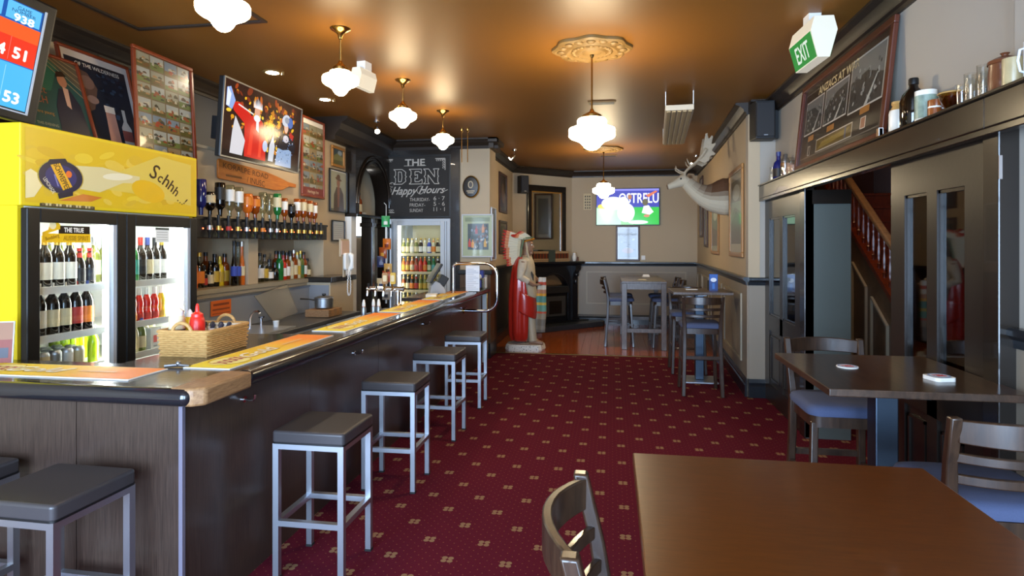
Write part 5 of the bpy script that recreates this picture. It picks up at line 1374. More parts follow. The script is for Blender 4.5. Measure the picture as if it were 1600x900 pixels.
for lst, where, x in ((niche, 'left niche half', -3.56), (niche2, 'right niche half', -3.53)):
    for i, (y, t_, bd, lb, cp_, ds_, s_) in enumerate(lst):
        bottle((x, y, ZN), t_, bd, lb, cp_, '%s, %s from left in %s' % (ds_, ORD(i), where), 'bottles in the wall niche', R(90), s_=s_)
for i, (y, t_, bd, lb, cp_, ds_, s_) in enumerate(niche_slim):
    bottle((-3.44, y - 0.08, ZN), t_, bd, lb, cp_, '%s, %s of the three slim ones beside the divider' % (ds_, ORD(i)), 'bottles in the wall niche', R(90), s_=s_)
for i, (y, bd, lb) in enumerate(((4.83, 'liquid_amber', 'label_cream'), (4.985, 'liquid_dark', 'label_gold'), (5.125, 'liquid_amber', 'label_gold'), (5.80, 'glass_bottle', 'label_blue'), (6.33, 'liquid_amber', 'label_red'), (6.48, 'liquid_dark', 'label_white'), (6.63, 'liquid_pale', 'label_cream'))):
    bottle((-3.68, y, ZN), 'spirit', bd, lb, 'cap_black', 'back row bottle, %s from the left at the rear of the niche' % ORD(i), 'bottles in the wall niche', R(90), s_=1.05)
# ================================================================ back bench
bn = thing('back_bench', 'grey back bench with sink under the bottle niche', 'bench', (0, 0, 0))
MB().box(-3.365, -2.83, 4.25, 6.49, 0.0, 0.86).build('carcass', 'plastic_grey', bn, False)
MB().box(-3.365, -2.81, 4.25, 6.49, 0.86, 0.90).box(-3.09, -2.81, 6.49, 6.62, 0.86, 0.90).build('worktop', 'bench_top', bn, False, bevel=0.006)
MB().box(-3.30, -2.86, 4.45, 5.25, 0.90, 0.908).box(-3.28, -2.88, 4.50, 4.95, 0.908, 0.909).build('sink', 'steel', bn, False)
for k in range(4): MB().box(-2.83, -2.815, 4.27 + k * 0.555, 4.80 + k * 0.555, 0.08, 0.84).build('door', 'plastic_grey', bn, False, bevel=0.004)
t = thing('sink_tap', 'curved chrome tap with cross handle at the sink', 'tap', (-3.22, 5.10, 0.908), R(-20))
MB().tube([(0, 0, 0), (0, 0, 0.08), (0.02, 0, 0.12), (0.06, 0, 0.145), (0.11, 0, 0.15), (0.13, 0, 0.135)], 0.011, 10).build('spout', 'chrome', t)
MB().cyl((0.0, 0.12, 0.0), (0.0, 0.12, 0.07), 0.012).bar((-0.03, 0.12, 0.08), (0.03, 0.12, 0.08), 0.012, 0.012).bar((0, 0.09, 0.08), (0, 0.15, 0.08), 0.012, 0.012).build('cross_handle', 'chrome', t)
t = thing('drinking_cup', 'small white cup at the sink edge', 'cup', (-3.0, 5.16, 0.908))
MB().lathe([(0.022, 0), (0.028, 0.055), (0.025, 0.055), (0.02, 0.006)], n=16).build('cup', 'plastic_white', t)
MB().lathe([(0.0285, 0.05), (0.0285, 0.056), (0.026, 0.056)], n=16, cap=False).build('rim', 'plastic_white', t)
t = thing('perspex_sheet', 'clear perspex sheet leaning askew against the grey splashback', 'sheet', (-3.20, 5.62, 0.905), R(78), tilt=R(-14))
MB().prism([(-0.12, 0.0), (0.24, 0.06), (0.16, 0.36), (-0.30, 0.27)], -0.003, 0.003).build('sheet', 'frosted', t, False)
MB().tube([(-0.12, 0, 0.0), (0.24, 0, 0.06), (0.16, 0, 0.36), (-0.30, 0, 0.27)], 0.004, 6, True).build('edge', 'acrylic', t)
t = thing('chopping_block', 'thick timber chopping block under the grey saucepan', 'chopping board', (-3.0, 6.10, 0.905))
for k in range(5):
    MB().box(-0.13, 0.13, -0.16 + k * 0.064, -0.098 + k * 0.064, 0, 0.075).build('stave', 'block_wood' if k % 2 else 'raw_wood', t, False, bevel=0.003)
t = thing('saucepan', 'grey lidded saucepan standing on the timber block', 'saucepan', (-3.0, 6.10, 0.985), R(200))
MB().lathe([(0.085, 0), (0.095, 0.01), (0.095, 0.10), (0.10, 0.104)], n=24).build('pan', 'steel_matt', t)
MB().lathe([(0.10, 0.104), (0.098, 0.112), (0.06, 0.126), (0.0, 0.13)], n=24, cap=False).build('lid', 'steel_matt', t)
MB().lathe([(0.012, 0.128), (0.02, 0.14), (0.018, 0.152), (0.0, 0.154)], n=12, cap=False).build('knob', 'plastic_black', t)
MB().tube([(0.095, 0, 0.085), (0.15, 0, 0.095), (0.24, 0, 0.10)], [0.01, 0.012, 0.014], 10, flat=0.6).build('handle', 'plastic_black', t)
t = thing('orange_notice', 'orange warning notice fixed to the splashback behind the basket', 'notice', (-3.365, 4.89, 1.04), PI / 2)
MB().box(-0.14, 0.14, -0.004, 0, 0, 0.13).build('plate', 'label_orange', t, False)
p = PR().rect(-0.14, 0.14, 0, 0.13, '#d9661e', 0)
p.rect(-0.11, 0.11, 0.085, 0.105, '#8a3c14', 1).rect(-0.12, 0.12, 0.045, 0.06, '#8a3c14', 1).rect(-0.12, 0.12, 0.015, 0.02, '#6a2a0c', 1)
p.build('print', 'print_matt', t, loc=(0, -0.005, 0))

# ================================================================ wicker basket and condiments
bk_ = thing('wicker_basket', 'rectangular wicker basket of cutlery and sauces on the bar', 'basket', (-2.235, 3.11, 1.06), R(2))
hx, hy, hh = 0.135, 0.19, 0.125
wv = MB()
for k in range(11):
    z = 0.006 + k * 0.0115
    f = 1 + 0.05 * k / 10
    pts = []
    out = rbox(hx * f, hy * f, 0.012, 3)
    n = 56
    per = []
    tot = 0
    for a, b_ in zip(out, out[1:] + out[:1]): tot += math.dist(a, b_)
    for i in range(n):
        s_ = tot * i / n; acc = 0
        for a, b_ in zip(out, out[1:] + out[:1]):
            d_ = math.dist(a, b_)
            if acc + d_ >= s_ - 1e-9:
                u = (s_ - acc) / d_ if d_ else 0
                px, py = a[0] + (b_[0] - a[0]) * u, a[1] + (b_[1] - a[1]) * u
                break
            acc += d_
        wob = 0.004 * (1 if (i + k) % 2 else -1)
        ln = math.hypot(px, py)
        pts.append((px + wob * px / ln, py + wob * py / ln, z))
    wv.tube(pts, 0.0062, 6, True)
wv.build('woven_wall', 'wicker', bk_, True)['kind'] = 'stuff'
MB().box(-hx, hx, -hy, hy, 0, 0.006).build('base', 'wicker', bk_, False)
MB().tube([(x * 1.06, y * 1.06, hh + 0.008) for x, y in rbox(hx, hy, 0.02, 4)], 0.010, 8, True).build('rim', 'wicker', bk_)
for (yy) in (-1, 1):
    MB().tube([(0.055 * math.cos(PI * i / 10), yy * hy * 1.05, hh + 0.055 * math.sin(PI * i / 10)) for i in range(11)], 0.009, 8).build('handle', 'wicker', bk_)
def in_basket(x, y): return (-2.235 + x, 3.11 + y, 1.07)
t = thing('sauce_bottle', 'red squeeze sauce bottle standing in the wicker basket', 'bottle', in_basket(0.01, -0.08))
MB().lathe([(0.035, 0), (0.038, 0.01), (0.039, 0.16), (0.034, 0.185), (0.03, 0.19)], n=20).build('body', 'ketchup', t)
MB().lathe([(0.031, 0.19), (0.03, 0.205), (0.012, 0.218), (0.009, 0.25), (0.004, 0.262)], n=16).build('nozzle', 'ketchup', t)
t = thing('sauce_bottle', 'white topped sauce bottle with navy base behind the red one', 'bottle', in_basket(-0.075, -0.13))
MB().lathe([(0.042, 0.0), (0.042, 0.13)], n=20).build('body', 'navy_plastic', t)
MB().lathe([(0.04, 0.13), (0.04, 0.19), (0.036, 0.20)], n=20).build('band', 'label_cream', t)
MB().lathe([(0.034, 0.20), (0.036, 0.225), (0.02, 0.24), (0.008, 0.25)], n=16).build('cap', 'plastic_white', t)
t = thing('mustard_bottle', 'pale squeeze bottle beside the red sauce bottle', 'bottle', in_basket(-0.065, -0.04))
MB().lathe([(0.026, 0), (0.027, 0.17), (0.02, 0.185)], n=16).build('body', 'liquid_yellow', t)
MB().lathe([(0.02, 0.185), (0.018, 0.20), (0.005, 0.225)], n=12).build('cap', 'plastic_white', t)
for k in range(8):
    a = (-0.08 + (k % 4) * 0.052, 0.0 + (k // 4) * 0.07)
    t = thing('napkin_roll', 'black and white cutlery roll in the basket, %s from the red bottle' % ORD(k), 'cutlery roll', in_basket(a[0], a[1] + 0.02), 0, 'cutlery rolls in the basket')
    MB().cyl((0, 0, 0), (0, 0.0, 0.115), 0.018, n=12).build('napkin', 'plastic_white', t)
    MB().tube([(0.0, 0, 0.10), (0.0, 0.01, 0.125), (0, 0.02, 0.135)], 0.012, 8).build('handle_tip', 'navy_plastic', t)
t = thing('folded_napkins', 'stack of folded white napkins at the basket end', 'napkins', in_basket(0.02, 0.15))
for k in range(4): MB().box(-0.09, 0.09, -0.025, 0.025, 0.03 + k * 0.025, 0.052 + k * 0.025).build('napkin', 'plastic_white', t, False, bevel=0.004)
MB().box(-0.09, 0.09, -0.03, 0.03, 0, 0.03).build('tray', 'wicker', t, False)
# tiny clip leaning frame at the far left on the fridge side
t = thing('counter_card', 'small white edged card leaning by the fridge at the left edge', 'card', (-2.985, 2.60, 1.06), R(30), tilt=R(-8))
MB().box(-0.05, 0.05, -0.004, 0.004, 0, 0.21).build('holder', 'plastic_grey', t, False)
PR().rect(-0.045, 0.045, 0.005, 0.205, '#7a2c18', 0).rect(-0.045, 0.045, 0.12, 0.205, '#8a5c3c', 1).rect(-0.03, 0.03, 0.03, 0.08, '#3a3a44', 1).build('print', 'print_matt', t, loc=(0, -0.0045, 0))
t = thing('counter_clip', 'small metal clip lying where the two bar mats meet', 'clip', (-2.06, 2.66, 1.06), R(10))
MB().tube([(-0.06, 0, 0.008), (0.0, 0.01, 0.012), (0.06, 0, 0.008)], 0.008, 8).build('clip_body', 'steel_matt', t)
MB().ball((0.0, 0.01, 0.02), 0.012).build('clip_knob', 'steel_matt', t)
# ================================================================ chalkboard wall
cbd = thing('chalkboard', 'chalkboard lettered THE DEN Happy Hours above the white fridge', 'chalkboard', (-2.87, 8.772, 2.055))
MB().box(-0.545, 0.545, -0.015, 0.0, 0, 0.93).build('board', mat('slate', '#2b2825', 0.8, var=0.15, vscale=5), cbd, False)
fm = MB()
for (a, b_, c_, d_) in ((-0.545, 0.545, 0, 0.02), (-0.545, 0.545, 0.91, 0.93), (-0.545, -0.525, 0.02, 0.91), (0.525, 0.545, 0.02, 0.91)): fm.box(a, b_, -0.024, -0.015, c_, d_)
fm.build('frame', 'frame_black', cbd, False)
p = PR()
CH = '#b9b2a8'
def chalk(nm):
    global p
    p.build(nm, 'print_chalk', cbd, loc=(0, -0.0155, 0)); p = PR()
p.text('THE', 0.0, 0.82, 0.10, CH, 1, 0.30, bold=0.004)
for x in (-0.14, -0.06, 0.06, 0.14): p.rect(x - 0.03, x + 0.03, 0.768, 0.775, CH, 1)
chalk('chalk_heading')
def strokes(lst, wd=0.012):
    for s_ in lst: p.line(s_, wd, CH, 1)
# D E N in hollow serif letters
def outline(pts): p.line(list(pts) + [pts[0]], 0.011, CH, 1)
z0, z1 = 0.50, 0.72
def hollow(x, pts): outline([(x + a, z0 + b_ * (z1 - z0)) for a, b_ in pts])
hollow(-0.33, [(0, 0), (0.13, 0), (0.19, 0.2), (0.18, 0.42), (0.2, 0.5), (0.18, 0.58), (0.19, 0.8), (0.13, 1), (0, 1), (0.03, 0.88), (0.03, 0.6), (0.01, 0.5), (0.03, 0.4), (0.03, 0.12)])
hollow(-0.33, [(0.075, 0.16), (0.12, 0.18), (0.13, 0.5), (0.12, 0.82), (0.075, 0.84)])
hollow(-0.09, [(0, 0), (0.2, 0), (0.2, 0.32), (0.15, 0.16), (0.09, 0.16), (0.09, 0.42), (0.13, 0.36), (0.13, 0.64), (0.09, 0.58), (0.09, 0.84), (0.15, 0.84), (0.19, 0.70), (0.19, 1), (0, 1), (0.03, 0.88), (0.03, 0.6), (0.01, 0.5), (0.03, 0.4), (0.03, 0.12)])
hollow(0.13, [(0, 0), (0.09, 0), (0.07, 0.12), (0.07, 0.6), (0.17, 0), (0.24, 0), (0.22, 0.12), (0.22, 0.45), (0.235, 0.5), (0.22, 0.55), (0.22, 0.88), (0.24, 1), (0.15, 1), (0.17, 0.88), (0.17, 0.45), (0.08, 1), (0, 1), (0.03, 0.88), (0.03, 0.6), (0.01, 0.5), (0.03, 0.4), (0.03, 0.12)])
chalk('chalk_name')
p.text('Happy', -0.16, 0.405, 0.115, CH, 1, 0.40, shear=0.5, bold=0.0025).text('Hours', 0.26, 0.415, 0.105, CH, 1, 0.40, shear=0.5, bold=0.0025)
def swirl(cx, cz, r0, r1, a0, a1, n=24):
    p.line([(cx + (r0 + (r1 - r0) * i / n) * math.cos(a0 + (a1 - a0) * i / n), cz + (r0 + (r1 - r0) * i / n) * math.sin(a0 + (a1 - a0) * i / n)) for i in range(n + 1)], 0.008, CH, 1)
swirl(-0.41, 0.42, 0.10, 0.03, R(60), R(420)); swirl(-0.36, 0.49, 0.04, 0.03, 0, R(300)); swirl(0.09, 0.40, 0.07, 0.03, R(80), R(430)); p.line([(0.44, 0.385), (0.50, 0.41)], 0.008, CH, 1)
chalk('chalk_script')
for (s_, z, t_) in (('THURSDAY-', 0.27, '6 · 7'), ('FRIDAY-', 0.19, '5 · 6'), ('SUNDAY', 0.11, '11 · 1')):
    p.text(s_, -0.08, z, 0.05, CH, 1, 0.034 * len(s_), align='L').text(t_, 0.37, z + 0.015, 0.06, CH, 1, 0.17)
chalk('chalk_hours')
for (cx, cz, sx_, sz_) in ((-0.49, 0.87, 1, -1), (0.46, 0.87, -1, -1), (-0.47, 0.08, 1, 1)):
    p.line([(cx, cz), (cx + sx_ * 0.15, cz)], 0.012, CH, 1).line([(cx, cz), (cx, cz + sz_ * 0.17)], 0.012, CH, 1)
    for k in range(4):
        swirl(cx + sx_ * (0.03 + 0.03 * k), cz + sz_ * 0.025, 0.02, 0.008, 0, R(300), 10); swirl(cx + sx_ * 0.025, cz + sz_ * (0.03 + 0.035 * k), 0.018, 0.008, 0, R(300), 10)
    chalk('chalk_corner')

# white glass door wine fridge below it
wf_ = thing('wine_fridge', 'white framed glass door bottle fridge below the chalkboard', 'fridge', (-2.79, 8.79, 0))
for (nm, a) in (('side_wall', (-0.46, -0.36, -0.03, 0.75, 0, 2.04)), ('side_wall', (0.34, 0.455, -0.03, 0.75, 0, 2.04)), ('top_panel', (-0.36, 0.34, -0.03, 0.75, 1.985, 2.04)), ('back_wall', (-0.36, 0.34, 0.70, 0.75, 0, 1.985)), ('floor_panel', (-0.36, 0.34, 0.0, 0.70, 0, 0.15))):
    MB().box(*a).build(nm, 'fridge_grey' if nm != 'back_wall' else 'label_cream', wf_, False, bevel=0.004)
for z in (0.70, 0.97, 1.245, 1.52):
    sh = MB().box(-0.35, 0.33, 0.08, 0.68, z - 0.012, z).build('shelf', 'fridge_white', wf_, False)
    MB().box(-0.35, 0.33, 0.06, 0.08, z - 0.03, z + 0.01).build('price_strip', 'label_cream', sh, False)
MB().box(-0.355, -0.33, 0.02, 0.05, 0.3, 1.95).build('light_tube', 'fridge_tube_warm', wf_, False)
MB().box(-0.3, 0.3, 0.05, 0.08, 1.96, 1.975).build('light_tube', 'fridge_tube_warm', wf_, False)
dr = MB().box(-0.405, -0.345, -0.065, -0.032, 0.15, 2.0).box(0.315, 0.375, -0.065, -0.032, 0.15, 2.0).box(-0.345, 0.315, -0.065, -0.032, 1.94, 2.0).box(-0.345, 0.315, -0.065, -0.032, 0.15, 0.22).build('door', 'fridge_grey', wf_, False, bevel=0.005)
MB().box(-0.345, 0.315, -0.05, -0.045, 0.22, 1.94).build('glass_pane', 'glass_pane', dr, False)
MB().box(-0.43, -0.424, -0.033, -0.03, 0.0, 2.0).box(0.40, 0.406, -0.033, -0.03, 0, 2.0).build('groove', 'plastic_dark', wf_, False)
rows = [(1.52, ['liquid_olive', 'liquid_olive', 'liquid_pale', 'liquid_olive', 'liquid_dark', 'liquid_pale', 'label_blue', 'liquid_pale', 'liquid_dark', 'liquid_olive'], ['label_cream', 'label_cream', 'label_white', 'label_cream', 'label_white', 'label_white', 'label_white', 'label_orange', 'label_cream', 'label_white'], 'top'),
        (1.245, ['liquid_orange', 'liquid_amber', 'liquid_orange', 'liquid_amber', 'liquid_red', 'liquid_red', 'liquid_green', 'liquid_green', 'liquid_dark', 'liquid_olive'], ['label_gold', 'label_gold', 'label_cream', 'label_red', 'label_red', 'label_orange', 'label_cream', 'label_teal', 'label_white', 'label_cream'], 'second'),
        (0.97, ['liquid_amber', 'liquid_dark', 'liquid_dark', 'liquid_dark', 'liquid_olive', 'liquid_olive', 'liquid_olive', 'liquid_yellow', 'liquid_olive', 'liquid_pale'], ['label_cream', 'label_cream', 'label_orange', 'label_red', 'label_gold', 'label_gold', 'label_cream', 'label_gold', 'label_cream', 'label_white'], 'third'),
        (0.70, ['liquid_olive', 'liquid_pale'] * 5, ['label_cream', 'label_gold'] * 5, 'bottom')]
nice = {'liquid_olive': 'olive', 'liquid_pale': 'pale', 'liquid_dark': 'dark', 'label_blue': 'blue', 'liquid_orange': 'orange', 'liquid_amber': 'amber', 'liquid_red': 'red', 'liquid_green': 'green', 'liquid_yellow': 'yellow'}
for (z, bd, lb, nm) in rows:
    for i in range(10):
        bottle((-2.79 - 0.31 + i * 0.0665, 8.79 + 0.13, z), 'beer', bd[i], lb[i], 'cap_gold' if i % 3 else 'cap_silver', '%s bottle, %s from left on the wine fridge %s shelf' % (nice[bd[i]], ORD(i), nm), 'bottles in the white fridge', 0, neck=lb[i])
        if nm != 'bottom':
            bottle((-2.79 - 0.29 + i * 0.0665, 8.79 + 0.30, z), 'beer', bd[(i + 3) % 10], lb[(i + 1) % 10], 'cap_gold', 'rear %s bottle, %s from left on the wine fridge %s shelf' % (nice[bd[(i + 3) % 10]], ORD(i), nm), 'bottles in the white fridge', 0)

# bottles on the arched shelf
for i, (y, bd, lb) in enumerate(((7.62, 'liquid_dark', 'label_white'), (7.74, 'liquid_dark', 'label_white'), (7.86, 'liquid_amber', 'label_cream'))):
    bottle((-3.36, y, 2.06), 'spirit', bd, lb, 'cap_black', 'dark bottle with pale label, %s on the arched shelf' % ORD(i), 'bottles on the arched shelf', PI / 2)
# hanging snack strip
t = thing('clip_strip', 'white hanging clip strip that carries the snack packets', 'clip strip', (-3.05, 8.05, 0.85))
MB().box(-0.012, 0.012, 0.0, 0.004, 0, 1.2).build('strip', 'plastic_white', t, False)
MB().tube([(0, 0.002, 1.2), (0.0, 0.002, 1.35), (-0.03, 0.002, 1.38)], 0.004, 6).build('hook', 'plastic_white', t)
pk = [(1.05, '#2f9a5a', '#e2e6d8', 'green and white', 0.0), (0.74, '#c86a1e', '#7a2c14', 'orange and brown', 0.02), (0.62, '#a04a1c', '#d8a040', 'brown and gold', -0.03), (0.50, '#2c3660', '#8a94b4', 'navy blue', -0.05), (0.40, '#c9a05a', '#5a3a24', 'tan', 0.05), (0.30, '#b4442a', '#d8b08a', 'red', 0.03), (0.20, '#c8b48a', '#3a4468', 'cream and blue', -0.04), (0.06, '#9a9488', '#3a3a40', 'grey', 0.04)]
for i, (z, c1, c2, nm, dx) in enumerate(pk):
    t = thing('snack_packet', '%s snack packet, %s from the top of the hanging strip' % (nm, ORD(i)), 'snack packet', (-3.05 + dx, 8.035 - 0.012 * i, 0.85 + z), R(20 - 12 * (i % 3)), 'snack packets on the strip')
    rg = []
    for v_, th in ((0, 0.002), (0.012, 0.004), (0.03, 0.016), (0.075, 0.024), (0.12, 0.016), (0.138, 0.004), (0.15, 0.002)):
        rg.append([(-0.055, 0, v_), (-0.03, -th, v_), (0.03, -th, v_), (0.055, 0, v_), (0.03, th, v_), (-0.03, th, v_)])
    MB().loft(rg).build('packet', mat('packet_%d' % i, c1, 0.3), t, True, 60)
    MB().loft([[(a * 0.8, b_ - 0.002 if b_ < 0 else b_, z_) for a, b_, z_ in r_] for r_ in rg[2:4]]).build('packet_band', mat('packet_band_%d' % i, c2, 0.3), t, True, 60)
# tap font on the staff side of the bar
t = thing('beer_tap_font', 'chrome T shaped beer font with several taps behind the mats', 'beer taps', (-2.04, 5.70, 1.06))
MB().cyl((0, 0, 0.0), (0, 0, 0.17), 0.024, n=16).lathe([(0.045, 0), (0.04, 0.012), (0.026, 0.02)], n=16).build('column', 'chrome', t)
MB().cyl((-0.31, 0, 0.165), (0.06, 0, 0.165), 0.026, n=16).build('manifold', 'chrome', t)
for k, x in enumerate((-0.28, -0.20, -0.12, -0.04)):
    tp = MB().tube([(x, 0.0, 0.165), (x, -0.05, 0.16), (x, -0.075, 0.145), (x, -0.08, 0.10)], [0.013, 0.013, 0.013, 0.01], 10).build('tap', 'chrome', t)
    MB().cyl((x, -0.045, 0.17), (x, -0.05, 0.22), 0.008, 0.012, n=10).build('lever', 'plastic_black' if k < 2 else 'brass', tp)
for (x, c_, w_) in ((-0.13, 'block_wood', 0.055), (-0.05, 'label_gold', 0.05)):
    bd_ = MB().prism(rbox(w_ / 2, 0.055, 0.012), -0.012, 0.012, 'y').build('tap_badge', c_, t, True, loc=(x + 0.02, -0.05, 0.27))
    MB().prism(rbox(w_ / 3, 0.03, 0.008), -0.014, -0.012, 'y').build('badge_plate', 'label_cream', bd_, True)
MB().box(-2.36, -2.06, 4.85, 6.2, 0.955, 0.985).build('pouring_shelf', 'steel_matt', bar, False)
for k, (x, y) in enumerate(((-2.20, 5.25), (-2.14, 5.33), (-2.09, 5.33))):
    o = thing('pourer_bottle', 'small pourer bottle with white spout, %s of three by the taps' % ORD(k), 'bottle', (x, y, 0.985), 0, 'pourer bottles by the taps')
    MB().lathe([(0.022, 0), (0.024, 0.01), (0.024, 0.09), (0.018, 0.11)], n=14).build('body', 'steel_matt', o)
    MB().lathe([(0.016, 0.11), (0.016, 0.135), (0.010, 0.165), (0.006, 0.175)], n=12).build('spout', 'cap_white', o)
    MB().lathe([(0.017, 0.106), (0.017, 0.113)], n=12).build('collar', 'label_orange', o)
# till
t = thing('till_terminal', 'black touch screen till angled away on the bar top', 'till', (-1.98, 6.98, 1.06), R(-65))
t.location = (-2.10, 7.25, 1.06)
MB().prism([(-0.10, 0), (0.10, 0), (0.09, 0.06), (0.03, 0.13), (-0.03, 0.16), (-0.08, 0.1)], -0.09, 0.09, 'x').build('base', 'plastic_grey', t, False, bevel=0.01)
MB().obox((0, -0.03, 0.25), (0.34, 0.03, 0.27), (R(-32), 0, 0)).build('screen_case', 'plastic_black', t, False, bevel=0.01)
MB().obox((0, -0.046, 0.24), (0.29, 0.004, 0.22), (R(-32), 0, 0)).build('screen_glass', 'black_paint', t, False)
MB().obox((0, 0.07, 0.16), (0.14, 0.10, 0.12), (R(-32), 0, 0)).build('rear_housing', 'plastic_dark', t, False, bevel=0.01)
t = thing('receipt_pad', 'white receipt pad lying beside the till', 'paper pad', (-1.90, 7.16, 1.06), R(10))
t.location = (-2.03, 6.80, 1.06)
MB().box(-2.32, -2.06, 6.6, 7.55, 1.02, 1.06).build('till_shelf', 'counter', bar, False)
MB().box(-0.06, 0.06, -0.08, 0.08, 0, 0.03).build('pad', 'paper', t, False)
MB().box(-0.06, 0.06, 0.06, 0.08, 0.03, 0.036).build('binding', 'plastic_grey', t, False)
t = thing('notice_card', 'white lettered notice card standing on the bar end', 'notice', (-1.735, 7.62, 1.06), R(-2))
MB().box(-0.095, 0.095, -0.004, 0.004, 0.0, 0.335).box(-0.095, 0.095, -0.004, 0.07, 0.0, 0.006).build('holder', 'acrylic', t, False)
p = PR().rect(-0.09, 0.09, 0.006, 0.33, '#dfe4ea', 0)
for k in range(12): p.rect(-0.075, 0.075 - 0.03 * (k % 3), 0.03 + k * 0.023, 0.036 + k * 0.023, '#a9b0ba', 1)
p.build('card', 'print_matt', t, loc=(0, -0.0045, 0))
t = thing('sanitiser_bottle', 'blue labelled pump bottle on the bar end behind the rail', 'bottle', (-1.74, 8.10, 1.06))
MB().box(-0.055, 0.055, -0.04, 0.04, 0, 0.15).build('body', 'glass_bottle', t, False, bevel=0.015)
MB().box(-0.05, 0.05, -0.043, 0.043, 0.15, 0.25).build('blue_panel', 'label_blue', t, False, bevel=0.01)
MB().box(-0.02, 0.02, -0.042, 0.0, 0.02, 0.12).build('stripe', 'label_blue', t, False)
MB().ball((0, -0.035, 0.17), 0.035, 12, 8, (1, 0.4, 1)).build('white_bubble', 'plastic_white', t)
t = thing('white_dispenser', 'narrow pale dispenser at the very end of the bar', 'dispenser', (-1.72, 8.30, 1.06))
MB().box(-0.03, 0.03, -0.03, 0.03, 0, 0.17).build('body', 'label_white', t, False, bevel=0.008)
MB().box(-0.032, 0.032, -0.032, 0.032, 0.15, 0.18).build('lid', 'plastic_grey', t, False, bevel=0.006)
# oval plaque, silver framed poster, edge on frame
t = thing('oval_plaque', 'dark oval plaque with a brassy rim beside the chalkboard', 'plaque', (-2.02, 8.765, 2.50))
ov = lambda k, y: [(0.125 * k * math.cos(a), y, 0.165 * k * math.sin(a)) for a in [2 * PI * i / 32 for i in range(32)]]
MB().loft([ov(1, 0.03), ov(1.0, -0.02), ov(0.93, -0.035), ov(0.84, -0.02), ov(0.8, -0.02)]).build('rim', 'brass', t)
MB().loft([ov(0.86, -0.018), ov(0.86, -0.026), ov(0.4, -0.034), ov(0.02, -0.036)]).build('dark_face', 'plastic_black', t)
PR().ell(0, 0.03, 0.04, 0.055, '#b8a888', 0).ell(0, 0.03, 0.026, 0.04, '#2a2420', 1).rect(-0.06, 0.06, -0.07, -0.055, '#b8a888', 1).rect(-0.045, 0.045, -0.095, -0.083, '#b8a888', 1).build('emblem', 'print_gloss', t, loc=(0, -0.038, 0))
p = PR().rect(0, 0.43, 0, 0.59, '#a8b08a', 0).rect(0.07, 0.38, 0.09, 0.47, '#46504e', 1).rect(0.03, 0.40, 0.50, 0.56, '#7d8a68', 1)
q = random.Random(2)
for k in range(26): p.ell(q.uniform(0.09, 0.36), q.uniform(0.14, 0.45), 0.016, 0.022, q.choice(['#2a343e', '#5a6a70', '#7a5a4a', '#8a94a0']), 2, 8)
for (x, z, c_) in ((0.10, 0.13, '#c8402a'), (0.145, 0.12, '#d8902a'), (0.33, 0.13, '#d8a030'), (0.30, 0.34, '#c87a2a'), (0.2, 0.32, '#a83a34')):
    p.poly([(x - 0.02, z), (x + 0.02, z), (x + 0.02, z + 0.07), (x + 0.008, z + 0.09), (x + 0.008, z + 0.12), (x - 0.008, z + 0.12), (x - 0.008, z + 0.09), (x - 0.02, z + 0.07)], c_, 3)
p.text('$7', 0.20, 0.13, 0.035, '#f0f0e8', 4, 0.04).text('$6', 0.28, 0.24, 0.03, '#f0f0e8', 4, 0.035).text('$7', 0.36, 0.2, 0.03, '#f0f0e8', 4, 0.035)
framed('drinks_poster', 'silver framed drinks price poster on the column', 'poster', 0.47, 0.63, 0.02, 'frame_white', p, (-1.925, 8.77, 1.473), 0)
p = PR().rect(0, 0.31, 0, 0.75, '#5a5048', 0).rect(0.03, 0.28, 0.05, 0.70, '#3a3a38', 1)
framed('side_poster', 'white edged frame seen edge on round the column corner', 'picture', 0.35, 0.79, 0.02, 'frame_white', p, (-1.748, 9.02, 1.42), PI / 2)
t = thing('bar_end_post', 'pale panel post closing the far end of the bar', 'post', (-1.73, 8.47, 0))
MB().box(-0.06, 0.0, 0.0, 0.04, 0, 0.98).build('panel', 'fridge_grey', t, False)
MB().box(0.0, 0.012, 0.0, 0.04, 0, 0.98).build('yellow_edge', 'brass', t, False)

# ================================================================ statue
S = thing('statue', 'life size painted statue in feathered headdress and long red robe', 'statue', (-1.34, 9.60, 0), R(-2))
rg = []
q = random.Random(5)
n = 22
irr = [1 + q.uniform(-0.08, 0.08) for _ in range(n)]
for z, k in ((0.0, 1.0), (0.03, 1.04), (0.085, 1.0), (0.105, 0.95)):
    rg.append([(0.30 * k * irr[j] * math.copysign(abs(math.cos(2 * PI * j / n)) ** 0.7, math.cos(2 * PI * j / n)), 0.22 * k * irr[j] * math.copysign(abs(math.sin(2 * PI * j / n)) ** 0.7, math.sin(2 * PI * j / n)), z) for j in range(n)])
MB().loft(rg).build('stone_base', 'stone_fleck', S, True, 30)
def remesh(o, vox, sm=4):
    md = o.modifiers.new('remesh', 'REMESH'); md.mode = 'VOXEL'; md.voxel_size = vox; md.use_smooth_shade = True
    if sm:
        s2 = o.modifiers.new('smooth', 'SMOOTH'); s2.iterations = sm; s2.factor = 0.5
    return o
skin = mat('statue_skin', '#8d6a52', 0.45)
Bd = MB()
B0 = 0.10
Bd.ball((0.035, 0, B0 + 1.545), 0.1, 16, 12, (0.86, 0.70, 1.18))            # skull
Bd.ball((0.055, 0, B0 + 1.50), 0.075, 14, 10, (0.92, 0.78, 1.05))           # jaw
Bd.loft([[(0.10, 0.016, B0 + 1.565), (0.10, -0.016, B0 + 1.565), (0.125, 0, B0 + 1.565)], [(0.10, 0.022, B0 + 1.505), (0.10, -0.022, B0 + 1.505), (0.158, 0, B0 + 1.512)], [(0.09, 0.02, B0 + 1.49), (0.09, -0.02, B0 + 1.49), (0.12, 0, B0 + 1.492)]])  # nose
